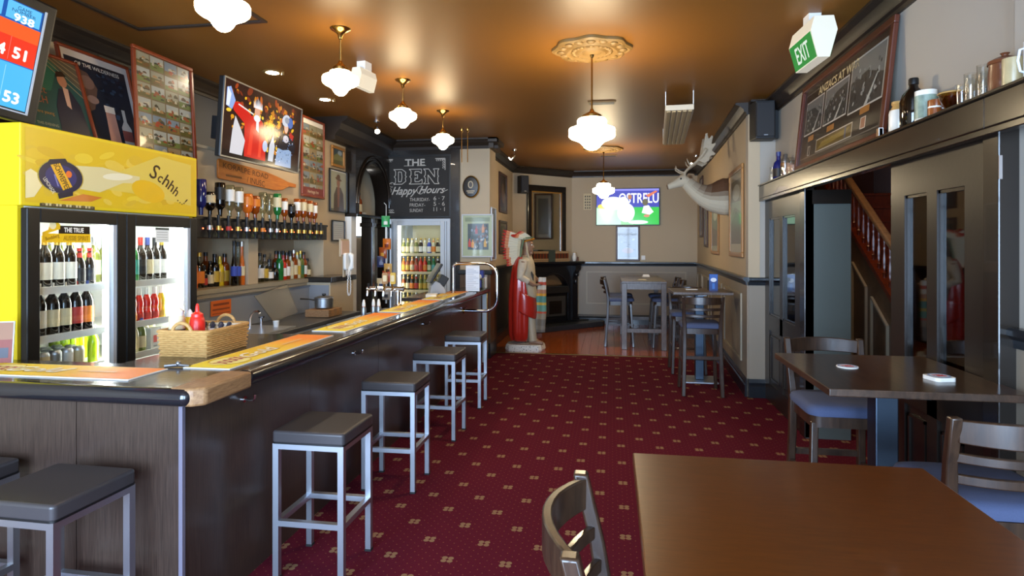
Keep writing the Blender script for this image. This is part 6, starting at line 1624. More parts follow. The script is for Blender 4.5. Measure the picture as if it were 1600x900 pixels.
Bd.ball((0.108, 0, B0 + 1.462), 0.024, 10, 8, (0.9, 1.3, 0.6)).ball((0.10, 0, B0 + 1.425), 0.028, 10, 8)   # mouth, chin
Bd.tube([(0.09, 0.06, B0 + 1.585), (0.118, 0.0, B0 + 1.58), (0.09, -0.06, B0 + 1.585)], 0.014, 8)          # brow
for sy_ in (-1, 1):
    Bd.ball((0.02, sy_ * 0.074, B0 + 1.535), 0.026, 8, 6, (0.7, 0.5, 1.3))
Bd.tube([(0.01, 0, B0 + 1.28), (0.015, 0, B0 + 1.36), (0.03, 0, B0 + 1.46)], [0.085, 0.062, 0.058], 14)    # neck
Bd.loft([[(0.13 * a * math.cos(t), 0.17 * b_ * math.sin(t), B0 + z) for t in [2 * PI * j / 18 for j in range(18)]] for z, a, b_ in ((0.78, 1.0, 0.95), (0.95, 0.95, 0.88), (1.1, 1.02, 1.0), (1.24, 1.0, 1.18), (1.32, 0.8, 1.1), (1.37, 0.5, 0.5))])   # trunk
arms = {-1: [(0.0, -0.20, 1.29), (-0.03, -0.27, 1.06), (0.17, -0.17, 0.93), (0.27, -0.10, 0.95)], 1: [(0.0, 0.20, 1.29), (0.0, 0.27, 1.07), (0.20, 0.14, 0.98), (0.30, 0.02, 1.02)]}
for sg, pts in arms.items():
    P = [Vector((a, b_, c_ + B0)) for a, b_, c_ in pts]
    Bd.tube([P[0], P[0].lerp(P[1], 0.5), P[1], P[1].lerp(P[2], 0.35), P[2]], [0.062, 0.056, 0.046, 0.045, 0.032], 12)
    d_ = (P[3] - P[2]).normalized()
    sd = Vector((0, 0, 1)).cross(d_).normalized()
    Bd.tube([P[2], P[2] + d_ * 0.05, P[2] + d_ * 0.085], [0.03, 0.04, 0.036], 10, flat=0.6)               # palm
    for f in range(4):
        b0_ = P[2] + d_ * 0.075 + sd * (-0.027 + 0.018 * f)
        ln = (0.055, 0.065, 0.062, 0.048)[f]
        Bd.tube([b0_, b0_ + d_ * ln * 0.5 + Vector((0, 0, -0.006)), b0_ + d_ * ln * 0.8 + Vector((0, 0, -0.03))], [0.0095, 0.009, 0.008], 8)
    Bd.tube([P[2] + d_ * 0.03 + sd * 0.035 * sg, P[2] + d_ * 0.06 + sd * 0.052 * sg, P[2] + d_ * 0.09 + sd * 0.045 * sg + Vector((0, 0, -0.01))], [0.012, 0.011, 0.009], 8)
for sg, hipx, foot in ((-1, 0.03, 0.13), (1, 0.0, 0.03)):
    Bd.tube([(hipx, sg * 0.085, B0 + 0.85), (0.06 + foot * 0.3, sg * 0.09, B0 + 0.47), (foot, sg * 0.09, B0 + 0.08)], [0.095, 0.068, 0.048], 12)
    Bd.tube([(foot - 0.05, sg * 0.09, B0 + 0.035), (foot + 0.06, sg * 0.095, B0 + 0.04), (foot + 0.17, sg * 0.10, B0 + 0.025)], [0.042, 0.045, 0.03], 10)
remesh(Bd.build('figure', skin, S), 0.0085, 3)
# tunic and leggings
def ringe(z, ax, ay, cx=0.0, cy=0.0, n=24, fold=0.0, ph=0): return [(cx + ax * (1 + fold * math.sin(7 * t + ph)) * math.cos(t), cy + ay * (1 + fold * math.sin(7 * t + ph)) * math.sin(t), B0 + z) for t in [2 * PI * j / n for j in range(n)]]
tun = MB().loft([ringe(0.58, 0.19, 0.20, 0.05, fold=0.05), ringe(0.75, 0.175, 0.19, 0.03, fold=0.04), ringe(0.95, 0.15, 0.175, 0.01, fold=0.02), ringe(1.12, 0.155, 0.185, 0.01), ringe(1.26, 0.15, 0.215), ringe(1.34, 0.12, 0.20), ringe(1.40, 0.07, 0.085)]).build('tunic', mat('statue_cream', '#b8a88c', 0.5, var=0.15, vscale=9), S)
md = tun.modifiers.new('sub', 'SUBSURF'); md.levels = md.render_levels = 1
lg = MB()
for sg, foot in ((-1, 0.13), (1, 0.03)):
    lg.tube([(0.05, sg * 0.088, B0 + 0.72), (0.06 + foot * 0.3, sg * 0.09, B0 + 0.45), (foot + 0.005, sg * 0.09, B0 + 0.10), (foot + 0.01, sg * 0.09, B0 + 0.06)], [0.10, 0.08, 0.066, 0.075], 14)
lg.build('leggings', 'statue_cream', S)
mat('statue_sleeve', '#c9bba4', 0.5, var=0.2, vscale=14)
for sg, pts in arms.items():
    P = [Vector((a, b_, c_ + B0)) for a, b_, c_ in pts]
    remesh(MB().tube([P[0] + Vector((0, -sg * 0.03, 0.02)), P[0].lerp(P[1], 0.5), P[1], P[1].lerp(P[2], 0.6)], [0.078, 0.072, 0.062, 0.055], 12).build('sleeve', 'statue_sleeve', S), 0.012, 3)
    MB().tube([(0.0, sg * 0.095, B0 + 1.66), (-0.03, sg * 0.115, B0 + 1.52), (-0.05, sg * 0.14, B0 + 1.38), (-0.02, sg * 0.17, B0 + 1.27)], [0.02, 0.026, 0.026, 0.012], 8, flat=0.6).build('feather_strap', mat('statue_strap', '#6f8468', 0.5) if sg < 0 else 'statue_strap', S)
# red robe: open at the front, folds down to the ankles
robe = mat('statue_red', '#b52a1e', 0.3, var=0.12, vscale=7, coat=0.4)
def robe_ring(z, ax, ay, cx, a0, n=34, fold=0.05, ph=0.0):
    out, inn = [], []
    for j in range(n + 1):
        t = R(a0) + (2 * PI - 2 * R(a0)) * j / n
        k = 1 + fold * math.sin(9 * t + ph) + 0.5 * fold * math.sin(17 * t + 2 * ph)
        out.append((cx + ax * k * math.cos(t), ay * k * math.sin(t), B0 + z))
        inn.append((cx + (ax * k - 0.016) * math.cos(t), (ay * k - 0.016) * math.sin(t), B0 + z))
    return out + inn[::-1]
rb = MB().loft([robe_ring(0.02, 0.22, 0.25, -0.02, 62, fold=0.07, ph=0.3), robe_ring(0.2, 0.23, 0.26, -0.03, 60, fold=0.07, ph=0.2), robe_ring(0.5, 0.235, 0.275, -0.03, 55, fold=0.06), robe_ring(0.75, 0.235, 0.285, -0.03, 58, fold=0.05, ph=-0.3), robe_ring(0.95, 0.215, 0.29, -0.03, 66, fold=0.04, ph=-0.5), robe_ring(1.12, 0.19, 0.275, -0.03, 76, fold=0.03), robe_ring(1.26, 0.165, 0.255, -0.02, 84, fold=0.02), robe_ring(1.345, 0.13, 0.20, -0.02, 88, fold=0.01), robe_ring(1.39, 0.10, 0.12, -0.02, 90, fold=0.0)]).build('robe', robe, S, True, 50)
md = rb.modifiers.new('sub', 'SUBSURF'); md.levels = md.render_levels = 1
# robe swept across the hips to the front arm
sw = MB()
sw.loft([[(0.20 * math.cos(t) - 0.0 + (0.02 if k else 0), (0.285 + 0.01 * k) * math.sin(t), B0 + zz - 0.42 * (math.cos(t) * 0.5 + 0.5) * 0.5) for k, zz in ((0, 0.98), (1, 0.90), (1, 0.62), (0, 0.55))] for t in [R(-128 + 16 * i) for i in range(8)]])
o = sw.build('robe_sweep', robe, S, True, 60)
md = o.modifiers.new('sub', 'SUBSURF'); md.levels = md.render_levels = 2
# blanket over the front forearm, banded
bl = MB()
cols = [('#d8d0c0', 1.05), ('#b84a34', 0.98), ('#cfc4ae', 0.93), ('#b07a5a', 0.86), ('#d89a2c', 0.80), ('#4f8478', 0.76), ('#c9a23a', 0.66), ('#5f8f7a', 0.62), ('#c04a2a', 0.52), ('#8f8068', 0.49), ('#6f6455', 0.40), ('#7d7262', 0.30), ('#6a5f52', 0.24)]
for (c_, z), (c2, zb) in zip(cols, cols[1:] + [(None, 0.20)]):
    def rr_(z_):
        u = (1.05 - z_) / 0.85
        w_ = 0.055 + 0.035 * min(1, u * 1.6)
        cx = 0.29 - 0.05 * u
        return [(cx - w_ + 2 * w_ * k / 6, -0.115 + 0.018 * math.sin(k * 1.1), B0 + z_) for k in range(7)] + [(cx - w_ + 2 * w_ * k / 6, -0.085 + 0.018 * math.sin(k * 1.1), B0 + z_) for k in range(6, -1, -1)]
    bl.loft([rr_(zb), rr_(z)], rgb(c_))
bl.build('patterned_blanket', 'print_matt', S, True, 40)
# headdress: band, feathers fanned round the crown, trailing feathers
hd = thing('headdress', 'x', 'x'); bpy.data.objects.remove(hd)
MB().tube([(0.035 + 0.098 * math.cos(t), 0.082 * math.sin(t), B0 + 1.615 + 0.03 * math.cos(t)) for t in [R(-115 + 10 * i) for i in range(24)]], 0.022, 8, flat=0.5).build('brow_band', mat('statue_orange', '#d98a22', 0.4), S)
MB().tube([(0.02 + 0.10 * math.cos(t), 0.09 * math.sin(t), B0 + 1.66 + 0.01 * math.cos(t)) for t in [R(-125 + 10 * i) for i in range(26)]], 0.018, 8, flat=0.6).build('green_band', mat('statue_green', '#5a7a5c', 0.45), S)
def feather_mesh(L):
    m_ = MB()
    w_ = [0.012, 0.024, 0.028, 0.028, 0.024, 0.013, 0.003]
    zs = [0, 0.15, 0.4, 0.62, 0.8, 0.93, 1.0]
    cc = ['#d8c9a4', '#e0d6b8', '#e0d6b8', '#d98a5a', '#c0301e', '#c0301e']
    for i in range(6):
        y0, y1 = w_[i], w_[i + 1]
        for sg in (-1, 1):
            m_.add([(-0.004 * sg, -y0, zs[i] * L), (0.003 * sg + 0.004, 0, zs[i] * L), (0.003 * sg + 0.004, 0, zs[i + 1] * L), (-0.004 * sg, -y1, zs[i + 1] * L)], [(0, 1, 2, 3)], rgb(cc[i]))
            m_.add([(0.003 * sg + 0.004, 0, zs[i] * L), (-0.004 * sg, y0, zs[i] * L), (-0.004 * sg, y1, zs[i + 1] * L), (0.003 * sg + 0.004, 0, zs[i + 1] * L)], [(0, 1, 2, 3)], rgb(cc[i]))
    return m_.mesh('feather', True, 60)
fms = [feather_mesh(0.22), feather_mesh(0.27), feather_mesh(0.31)]
k = 0
for i in range(21):          # crown fan, leaning back
    a = R(-100 + 10 * i)
    pos = Vector((0.01 + 0.095 * math.cos(a) * 0.9, 0.09 * math.sin(a), B0 + 1.655))
    d_ = Vector((math.cos(a) * 0.12 - 0.95, math.sin(a) * 0.55, 0.50 - 0.25 * abs(math.sin(a)))).normalized()
    f = obj('feather', fms[0], 'print_matt', S, loc=pos)
    f.rotation_euler = d_.to_track_quat('Z', 'Y').to_euler()
for sg in (-1, 1):           # feathers down each side of the back
    for i in range(13):
        z = 1.66 - i * 0.028
        pos = Vector((-0.05 - 0.002 * i, sg * (0.075 + 0.004 * i), B0 + z))
        d_ = Vector((-0.95, sg * 0.22, 0.42 - 0.075 * i)).normalized()
        f = obj('feather', fms[2 if i < 6 else 1 if i < 10 else 0], 'print_matt', S, loc=pos)
        f.rotation_euler = d_.to_track_quat('Z', 'Y').to_euler()
for sg in (-1, 1):
    MB().tube([(0.03, sg * 0.088, B0 + 1.60), (0.05, sg * 0.10, B0 + 1.45), (0.10, sg * 0.11, B0 + 1.28), (0.13, sg * 0.10, B0 + 1.12)], [0.014, 0.017, 0.017, 0.012], 8).build('braid', mat('statue_braid', '#b9a98c', 0.5) if sg < 0 else 'statue_braid', S)
MB().tube([(0.10, -0.11, B0 + 1.16), (0.14, -0.13, B0 + 1.08), (0.15, -0.13, B0 + 1.0)], [0.012, 0.02, 0.005], 8).build('dark_plume', 'plastic_black', S)
for sg in (-1, 1):
    MB().ball((0.112, sg * 0.034, B0 + 1.553), 0.013, 8, 6).build('eye', 'ceramic_white' if sg else None, S)
    MB().ball((0.123, sg * 0.035, B0 + 1.553), 0.006, 8, 6).build('pupil', 'plastic_black', S)

# ================================================================ fireplace corner (local x along the angled wall, -y into the room)
FR = R(45.26)
def corner(u, out, z=0.0):
    return (-1.91 + u * math.cos(FR) + out * math.sin(FR), 11.9 + u * math.sin(FR) - out * math.cos(FR), z)
fp_ = thing('fireplace', 'black arched fireplace surround with mantelshelf in the far corner', 'fireplace', corner(0.80, 0.005), FR)
iron = mat('cast_iron', '#16161a', 0.32, coat=0.2)
arch = [(-0.58, 0), (-0.58, 1.27), (0.70, 1.27), (0.70, 0), (0.46, 0), (0.46, 0.70)]
for i in range(1, 14):
    t = PI * i / 14
    arch.append((0.06 + 0.40 * math.cos(t), 0.70 + 0.36 * math.sin(t)))
arch += [(-0.34, 0.70), (-0.34, 0)]
MB().prism(arch, -0.20, 0.0).build('surround', iron, fp_, True, 30, bevel=0.008)
MB().prism([(-0.74, 0.0), (0.86, 0.0), (0.86, -0.26), (0.80, -0.34), (-0.70, -0.34), (-0.74, -0.28)], 1.27, 1.315, 'z').build('mantelshelf', iron, fp_, False, bevel=0.01)
MB().box(-0.66, 0.78, -0.27, 0, 1.23, 1.27).build('shelf_moulding', iron, fp_, False, bevel=0.015)
for x in (-0.51, 0.63):
    c_ = MB().box(x - 0.10, x + 0.10, -0.25, -0.20, 0, 0.16).box(x - 0.075, x + 0.075, -0.235, -0.20, 0.16, 1.0).build('pilaster', iron, fp_, False, bevel=0.008)
    MB().prism([(-0.20, 0.98), (-0.235, 0.98), (-0.26, 1.08), (-0.33, 1.16), (-0.33, 1.23), (-0.20, 1.23)], x - 0.07, x + 0.07, 'x').ball((x, -0.27, 1.04), 0.05, 12, 8).ball((x, -0.25, 0.9), 0.04, 12, 8, (1, 1, 1.6)).build('corbel', iron, c_, True, 40)
MB().tube([(0.06 + 0.41 * math.cos(PI * i / 20), -0.21, 0.70 + 0.37 * math.sin(PI * i / 20)) for i in range(21)], 0.018, 8).build('arch_bead', iron, fp_)
MB().box(-0.34, 0.46, -0.05, -0.01, 0.0, 1.08).build('infill_board', mat('infill_tan', '#7d6040', 0.6), fp_, False)
MB().box(0.74, 0.90, -0.10, 0.0, 0, 1.23).build('tan_cheek', 'wall_tan', fp_, False)
ht = thing('gas_heater', 'dark gas heater standing inside the fireplace arch', 'heater', corner(0.86, 0.065, 0.10), FR)
MB().box(-0.32, 0.32, -0.20, 0.0, 0.0, 0.58).build('casing', 'plastic_black', ht, False, bevel=0.01)
MB().prism([(-0.24, 0.58), (-0.20, 0.72), (0.0, 0.74), (0.0, 0.58)], -0.37, 0.37, 'x').build('hood', iron, ht, False, bevel=0.01)
MB().box(-0.27, 0.27, -0.215, -0.20, 0.12, 0.52).build('grey_panel', mat('heater_grey', '#5d5a55', 0.35, 0.6), ht, False, bevel=0.006)
MB().box(-0.16, 0.16, -0.222, -0.215, 0.17, 0.43).build('window', 'black_paint', ht, False)
for k in range(3): MB().box(-0.30, 0.30, -0.212, -0.20, 0.015 + k * 0.03, 0.035 + k * 0.03).build('grille_slat', iron, ht, False)
hs = thing('hearth', 'dark stone hearth slab in front of the fireplace', 'hearth', corner(0.80, 0.22), FR)
MB().prism([(-0.75, 0.0), (0.85, 0.0), (1.05, -0.22), (1.05, -0.45), (0.93, -0.52), (-0.66, -0.52), (-0.75, -0.45)], 0.0, 0.10, 'z').build('slab', mat('hearth_stone', '#2c2f33', 0.4, var=0.4, vscale=30), hs, False, bevel=0.008)
MB().box(-0.74, 0.84, -0.20, 0.0, 0.10, 0.115).build('inner_tile', 'plastic_black', hs, False)
# mirror over it
mr = thing('overmantel_mirror', 'tall dark framed mirror leaning above the mantelshelf', 'mirror', corner(0.83, 0.02, 1.335), FR)
fm = MB()
for (a, b_, c_, d_) in ((-0.50, 0.50, 1.40, 1.52), (-0.50, 0.50, 0, 0.06), (-0.50, -0.40, 0.06, 1.40), (0.40, 0.50, 0.06, 1.40)): fm.box(a, b_, -0.05, 0, c_, d_)
fm.build('frame', 'black_paint', mr, False, bevel=0.01)
MB().box(-0.40, 0.40, -0.012, -0.004, 0.06, 1.40).build('mirror_glass', 'mirror', mr, False)
MB().box(-0.40, -0.375, -0.03, -0.012, 0.06, 1.40).box(0.375, 0.40, -0.03, -0.012, 0.06, 1.40).box(-0.375, 0.375, -0.03, -0.012, 1.375, 1.40).build('gilt_slip', 'frame_gold', mr, False)
# crate and trinkets on the mantel
ck = thing('wooden_crate', 'pale slatted wooden box with dark central strap on the mantel', 'box', corner(0.76, 0.20, 1.318), FR)
MB().box(-0.45, 0.45, -0.08, 0.08, 0.0, 0.20).build('core', 'frame_brown', ck, False)
for z in (0.0, 0.035, 0.165):
    for (a, b_) in ((-0.46, -0.09), (0.09, 0.46)):
        MB().box(a, b_, -0.09, -0.08, z, z + 0.028).build('slat', 'crate_wood', ck, False)
for k in range(9):
    for x0 in (-0.45, 0.11):
        MB().box(x0 + k * 0.038, x0 + k * 0.038 + 0.026, -0.088, -0.08, 0.066, 0.162).build('spine', 'frame_brown' if k % 2 else 'frame_red', ck, False)
MB().box(-0.085, 0.085, -0.095, 0.085, 0, 0.235).build('dark_strap', mat('strap_green', '#3c453c', 0.6), ck, False)
MB().box(-0.46, 0.46, -0.09, 0.09, 0.195, 0.21).build('lid', 'crate_wood', ck, False)
t = thing('small_vase', 'small pale vase at the right end of the mantelshelf', 'vase', corner(1.42, 0.22, 1.318))
MB().lathe([(0.03, 0), (0.045, 0.03), (0.05, 0.09), (0.03, 0.15), (0.035, 0.18)], n=16).build('body', 'ceramic_white', t)
MB().lathe([(0.036, 0.175), (0.036, 0.185), (0.03, 0.185)], n=16, cap=False).build('rim', 'ceramic_tan', t)
t = thing('small_candle', 'tiny brown candle beside the mantel vase', 'candle', corner(1.53, 0.20, 1.318))
MB().lathe([(0.022, 0), (0.022, 0.08), (0.012, 0.085)], n=12).build('candle', 'ceramic_brown', t)
MB().cyl((0, 0, 0.085), (0, 0, 0.10), 0.002, n=6).build('wick', 'plastic_black', t)
def speaker(loc, rotz, w_, h_, d_, label):
    t = thing('wall_speaker', label, 'speaker', loc, rotz, 'black wall speakers')
    MB().prism([(-w_ / 2, 0), (w_ / 2, 0), (w_ * 0.4, -d_), (-w_ * 0.4, -d_)], 0, h_, 'z').build('cabinet', 'plastic_dark', t, False, bevel=0.01)
    MB().prism([(-w_ * 0.41, -d_ * 0.9), (w_ * 0.41, -d_ * 0.9), (w_ * 0.36, -d_ - 0.02), (-w_ * 0.36, -d_ - 0.02)], 0.02, h_ - 0.02, 'z').build('grille', mat('speaker_cloth', '#2c2d30', 0.8) if 'speaker_cloth' not in M else 'speaker_cloth', t, False, bevel=0.01)
    MB().box(-0.03, 0.03, 0.0, 0.05, h_ * 0.35, h_ * 0.65).build('bracket', 'plastic_black', t, False)
    MB().box(-0.02, 0.02, -d_ - 0.022, -d_ - 0.018, 0.03, 0.04).build('badge', 'steel_matt', t, False)
speaker(corner(0.14, 0.12, 2.66), R(30), 0.20, 0.34, 0.16, 'black speaker high in the corner beside the mirror')
speaker((1.585, 6.93, 2.76), 0, 0.24, 0.40, 0.20, 'black speaker mounted high on the pier near the cornice')
MB().box(1.70, 1.745, 6.86, 6.93, 2.78, 3.08).build('cable_box', 'plastic_dark', None, False)
tag(bpy.data.objects['cable_box'], 'slim dark box on the wall right of the pier speaker', 'box')
# pictures on the far left wall
for (z, h_, lb, c_) in ((2.22, 0.70, 'upper dark framed picture behind the statue', '#4a4030'), (1.50, 0.58, 'lower dark framed picture behind the statue', '#6a5236')):
    p = PR().rect(0, 0.66, 0, h_ - 0.09, c_, 0).rect(0.05, 0.61, 0.05, h_ - 0.14, '#3a3022', 1).ell(0.33, (h_ - 0.09) / 2, 0.16, 0.18, '#7a6448', 2)
    framed('dark_picture', lb, 'picture', 0.75, h_, 0.045, 'frame_brown', p, (-1.905, 10.75, z), PI / 2)

# ================================================================ far wall
tv = thing('wall_television', 'bright far wall television showing a football match', 'television', (0.335, 12.93, 2.06))
MB().box(-0.65, 0.65, 0.0, 0.05, 0, 0.77).build('cabinet', 'plastic_black', tv, False, bevel=0.008)
MB().box(-0.65, 0.65, -0.005, 0, 0, 0.014).box(-0.65, 0.65, -0.005, 0, 0.756, 0.77).box(-0.65, -0.637, -0.005, 0, 0.014, 0.756).box(0.637, 0.65, -0.005, 0, 0.014, 0.756).build('bezel', 'plastic_black', tv, False)
MB().box(-0.2, 0.2, 0.05, 0.07, 0.2, 0.5).build('wall_mount', 'plastic_dark', tv, False)
p = PR().rect(0, 1.27, 0, 0.74, '#8fd48a', 0).rect(0, 1.27, 0.36, 0.74, '#4a4fb0', 1).rect(0, 0.5, 0, 0.34, '#b9ecc8', 1).rect(0.75, 1.27, 0, 0.36, '#3fc050', 2)
p.text('OSTRELU', 0.86, 0.55, 0.20, '#f0f2ff', 3, 0.80, bold=0.004).rect(0, 1.27, 0.70, 0.74, '#8a8ae0', 2)
p.ell(0.14, 0.38, 0.12, 0.05, '#f0d24a', 3)
for (x, z, rx, rz) in ((0.34, 0.44, 0.24, 0.14), (0.60, 0.25, 0.18, 0.20), (0.55, 0.42, 0.12, 0.16), (0.85, 0.05, 0.20, 0.04)): p.ell(x, z, rx, rz, '#e4ecf4', 4, 24)  # white ellipses paint washed-out glare into the screen picture
p.poly([(0.92, 0.24), (1.08, 0.2), (1.16, 0.26), (1.06, 0.4), (0.96, 0.38)], '#f2f4f6', 5).ell(0.99, 0.46, 0.06, 0.07, '#6a6450', 5).ell(0.68, 0.57, 0.04, 0.05, '#b0785a', 5).poly([(1.0, 0.6), (1.2, 0.7), (1.24, 0.68), (1.06, 0.56)], '#d87a5a', 5).ell(1.02, 0.18, 0.06, 0.03, '#c88a6a', 5)
p.build('screen_face', 'screen_bright', tv, loc=(-0.635, -0.003, 0.014))
p = PR().rect(0, 0.42, 0, 0.67, '#a8acb2', 0).rect(0.03, 0.39, 0.04, 0.63, '#8e949c', 1)
q = random.Random(6)
for k in range(26): p.rect(*(lambda a, b_: (a, a + 0.05, b_, b_ + 0.012))(q.uniform(0.04, 0.32), q.uniform(0.18, 0.58)), q.choice(['#bcc0c6', '#70767e', '#9aa0a8']), 2)
p.ell(0.21, 0.18, 0.12, 0.06, '#b0988c', 2)
framed('framed_print', 'brown framed silvery print hung below the far television', 'picture', 0.49, 0.74, 0.035, 'frame_brown', p, (0.34, 12.985, 1.32), 0)
t = thing('wall_sign', 'small pale sign with dark symbols left of the far television', 'sign', (-0.49, 12.985, 2.39))
MB().box(-0.085, 0.085, -0.01, 0, 0, 0.34).build('plate', 'label_cream', t, False)
p = PR()
q = random.Random(8)
for i in range(3):
    for j in range(5): p.poly([(-0.06 + i * 0.045 + q.uniform(0, .01), 0.02 + j * 0.06), (-0.03 + i * 0.045, 0.025 + j * 0.06), (-0.035 + i * 0.045, 0.06 + j * 0.06), (-0.055 + i * 0.045, 0.055 + j * 0.06)], '#4a4238', 0)
p.build('symbols', 'print_matt', t, loc=(0, -0.011, 0))
t = thing('power_outlet', 'small white power outlet beside the silvery print', 'outlet', (0.655, 12.99, 1.345))
MB().box(-0.04, 0.04, -0.02, 0, 0, 0.09).build('plate', 'plastic_white', t, False, bevel=0.004)
MB().box(-0.015, 0.015, -0.024, -0.02, 0.03, 0.06).build('switch', 'plastic_white', t, False)

# ================================================================ deer wall: pictures and mount
WA = math.atan2(7.0 - 10.8, 1.47 - 1.66)
def rwall(y, z=0.0, out=0.004):
    u = (10.8 - y) / 3.8
    return (1.66 - 0.19 * u - out, y, z)
p = PR().rect(0, 0.95, 0, 0.97, '#b0a888', 0).rect(0.08, 0.87, 0.10, 0.87, '#6a6f5a', 1).poly([(0.08, 0.10), (0.87, 0.10), (0.87, 0.4), (0.5, 0.5), (0.08, 0.35)], '#4f4a3a', 2).poly([(0.08, 0.42), (0.4, 0.55), (0.87, 0.47), (0.87, 0.6), (0.08, 0.62)], '#86987a', 2).ell(0.5, 0.72, 0.3, 0.1, '#a8aca0', 2)
framed('landscape_picture', 'large gold framed landscape on the wall right of the deer', 'picture', 1.07, 1.07, 0.055, 'frame_gold', p, rwall(7.81, 1.51), WA, pmat='print_gloss')
p = PR().rect(0, 0.9, 0, 0.76, '#9aa08a', 0).rect(0.06, 0.84, 0.08, 0.68, '#5a6a5a', 1).poly([(0.06, 0.08), (0.84, 0.08), (0.84, 0.3), (0.06, 0.38)], '#4a4034', 2).ell(0.5, 0.55, 0.25, 0.08, '#c0c4b8', 2)
framed('landscape_picture', 'gold framed picture half hidden beneath the deer neck', 'picture', 1.0, 0.86, 0.05, 'frame_gold', p, rwall(10.05, 1.51), WA)
for k, (y, z, h_, lb) in enumerate(((11.35, 1.62, 0.9, 'narrow dark frame on the far side wall, nearer'), (12.1, 1.80, 1.15, 'narrow dark frame on the far side wall, farther'))):
    u = (13.0 - y) / 2.2
    p = PR().rect(0, 0.38, 0, h_ - 0.08, '#8a8478', 0).rect(0.06, 0.32, 0.08, h_ - 0.16, '#5a564e', 1)
    framed('narrow_picture', lb, 'picture', 0.46, h_, 0.04, 'frame_brown', p, (1.74 - 0.08 * u - 0.004, y, z), math.atan2(-2.2, -0.08))
# deer head
DM = thing('deer_mount', 'mounted fallow deer head with pale palmate antlers', 'deer mount', rwall(8.60, 2.28, 0.0), 0)
CR, BR, MD = rgb('#c9bda4'), rgb('#5c3d25'), rgb('#a68d6e')
def lerp3(a, b_, t): return tuple(a[i] + (b_[i] - a[i]) * t for i in range(3)) + (1,)
path = [  # x, z centre, radius across (y), radius in plane, brownness of the upper side
    (-0.002, 0.02, 0.17, 0.245, 1.0), (-0.06, 0.02, 0.175, 0.25, 1.0), (-0.14, 0.015, 0.17, 0.225, 1.0), (-0.24, 0.02, 0.145, 0.185, 0.9), (-0.33, 0.05, 0.115, 0.145, 0.7), (-0.41, 0.10, 0.095, 0.115, 0.5), (-0.48, 0.165, 0.082, 0.098, 0.35), (-0.535, 0.22, 0.075, 0.088, 0.25)]
mb = MB()
n = 24
rings = []
for i, (x, z, ry, rp, br) in enumerate(path):
    a, b_ = path[max(0, i - 1)], path[min(len(path) - 1, i + 1)]
    d_ = Vector((b_[0] - a[0], 0, b_[1] - a[1])).normalized()
    nn = Vector((-d_.z, 0, d_.x)); nn = -nn if nn.z < 0 else nn
    rings.append([Vector((x, 0, z)) + nn * rp * math.cos(t) + Vector((0, ry * math.sin(t), 0)) for t in [2 * PI * j / n for j in range(n)]])
for i in range(len(rings) - 1):
    for j in range(n):
        up = math.cos(2 * PI * (j + 0.5) / n)
        t = max(0, min(1, (up + 0.35) * 1.5)) * path[i][4]
        mb.add([rings[i][j], rings[i][(j + 1) % n], rings[i + 1][(j + 1) % n], rings[i + 1][j]], [(0, 1, 2, 3)], lerp3(CR, BR, t))
mb.add(rings[-1], [tuple(range(n))], CR)
nk = mb.build('neck', 'deer_hide', DM, True, 80)
BR_ = 0
hp = [(-0.50, 0.235, 0.055, 0.07), (-0.545, 0.25, 0.072, 0.085), (-0.60, 0.245, 0.072, 0.082), (-0.65, 0.225, 0.058, 0.066), (-0.70, 0.20, 0.045, 0.052), (-0.75, 0.18, 0.040, 0.045), (-0.785, 0.168, 0.038, 0.040), (-0.80, 0.162, 0.022, 0.026)]
mb = MB()
rings = [[(x - 0.25 * rp * math.cos(t), ry * math.sin(t), z + rp * math.cos(t)) for t in [2 * PI * j / 18 for j in range(18)]] for x, z, ry, rp in hp]
for i in range(len(rings) - 1):
    for j in range(18):
        up = math.cos(2 * PI * (j + 0.5) / 18)
        c_ = lerp3(CR, MD, max(0, up) * 0.5) if i < 6 else lerp3(MD, BR, 0.6)
        mb.add([rings[i][j], rings[i][(j + 1) % 18], rings[i + 1][(j + 1) % 18], rings[i + 1][j]], [(0, 1, 2, 3)], c_)
mb.add(rings[0], [tuple(range(18))], CR).add(rings[-1], [tuple(range(18))], BR)
hd = mb.build('head', 'deer_hide', DM, True, 80)
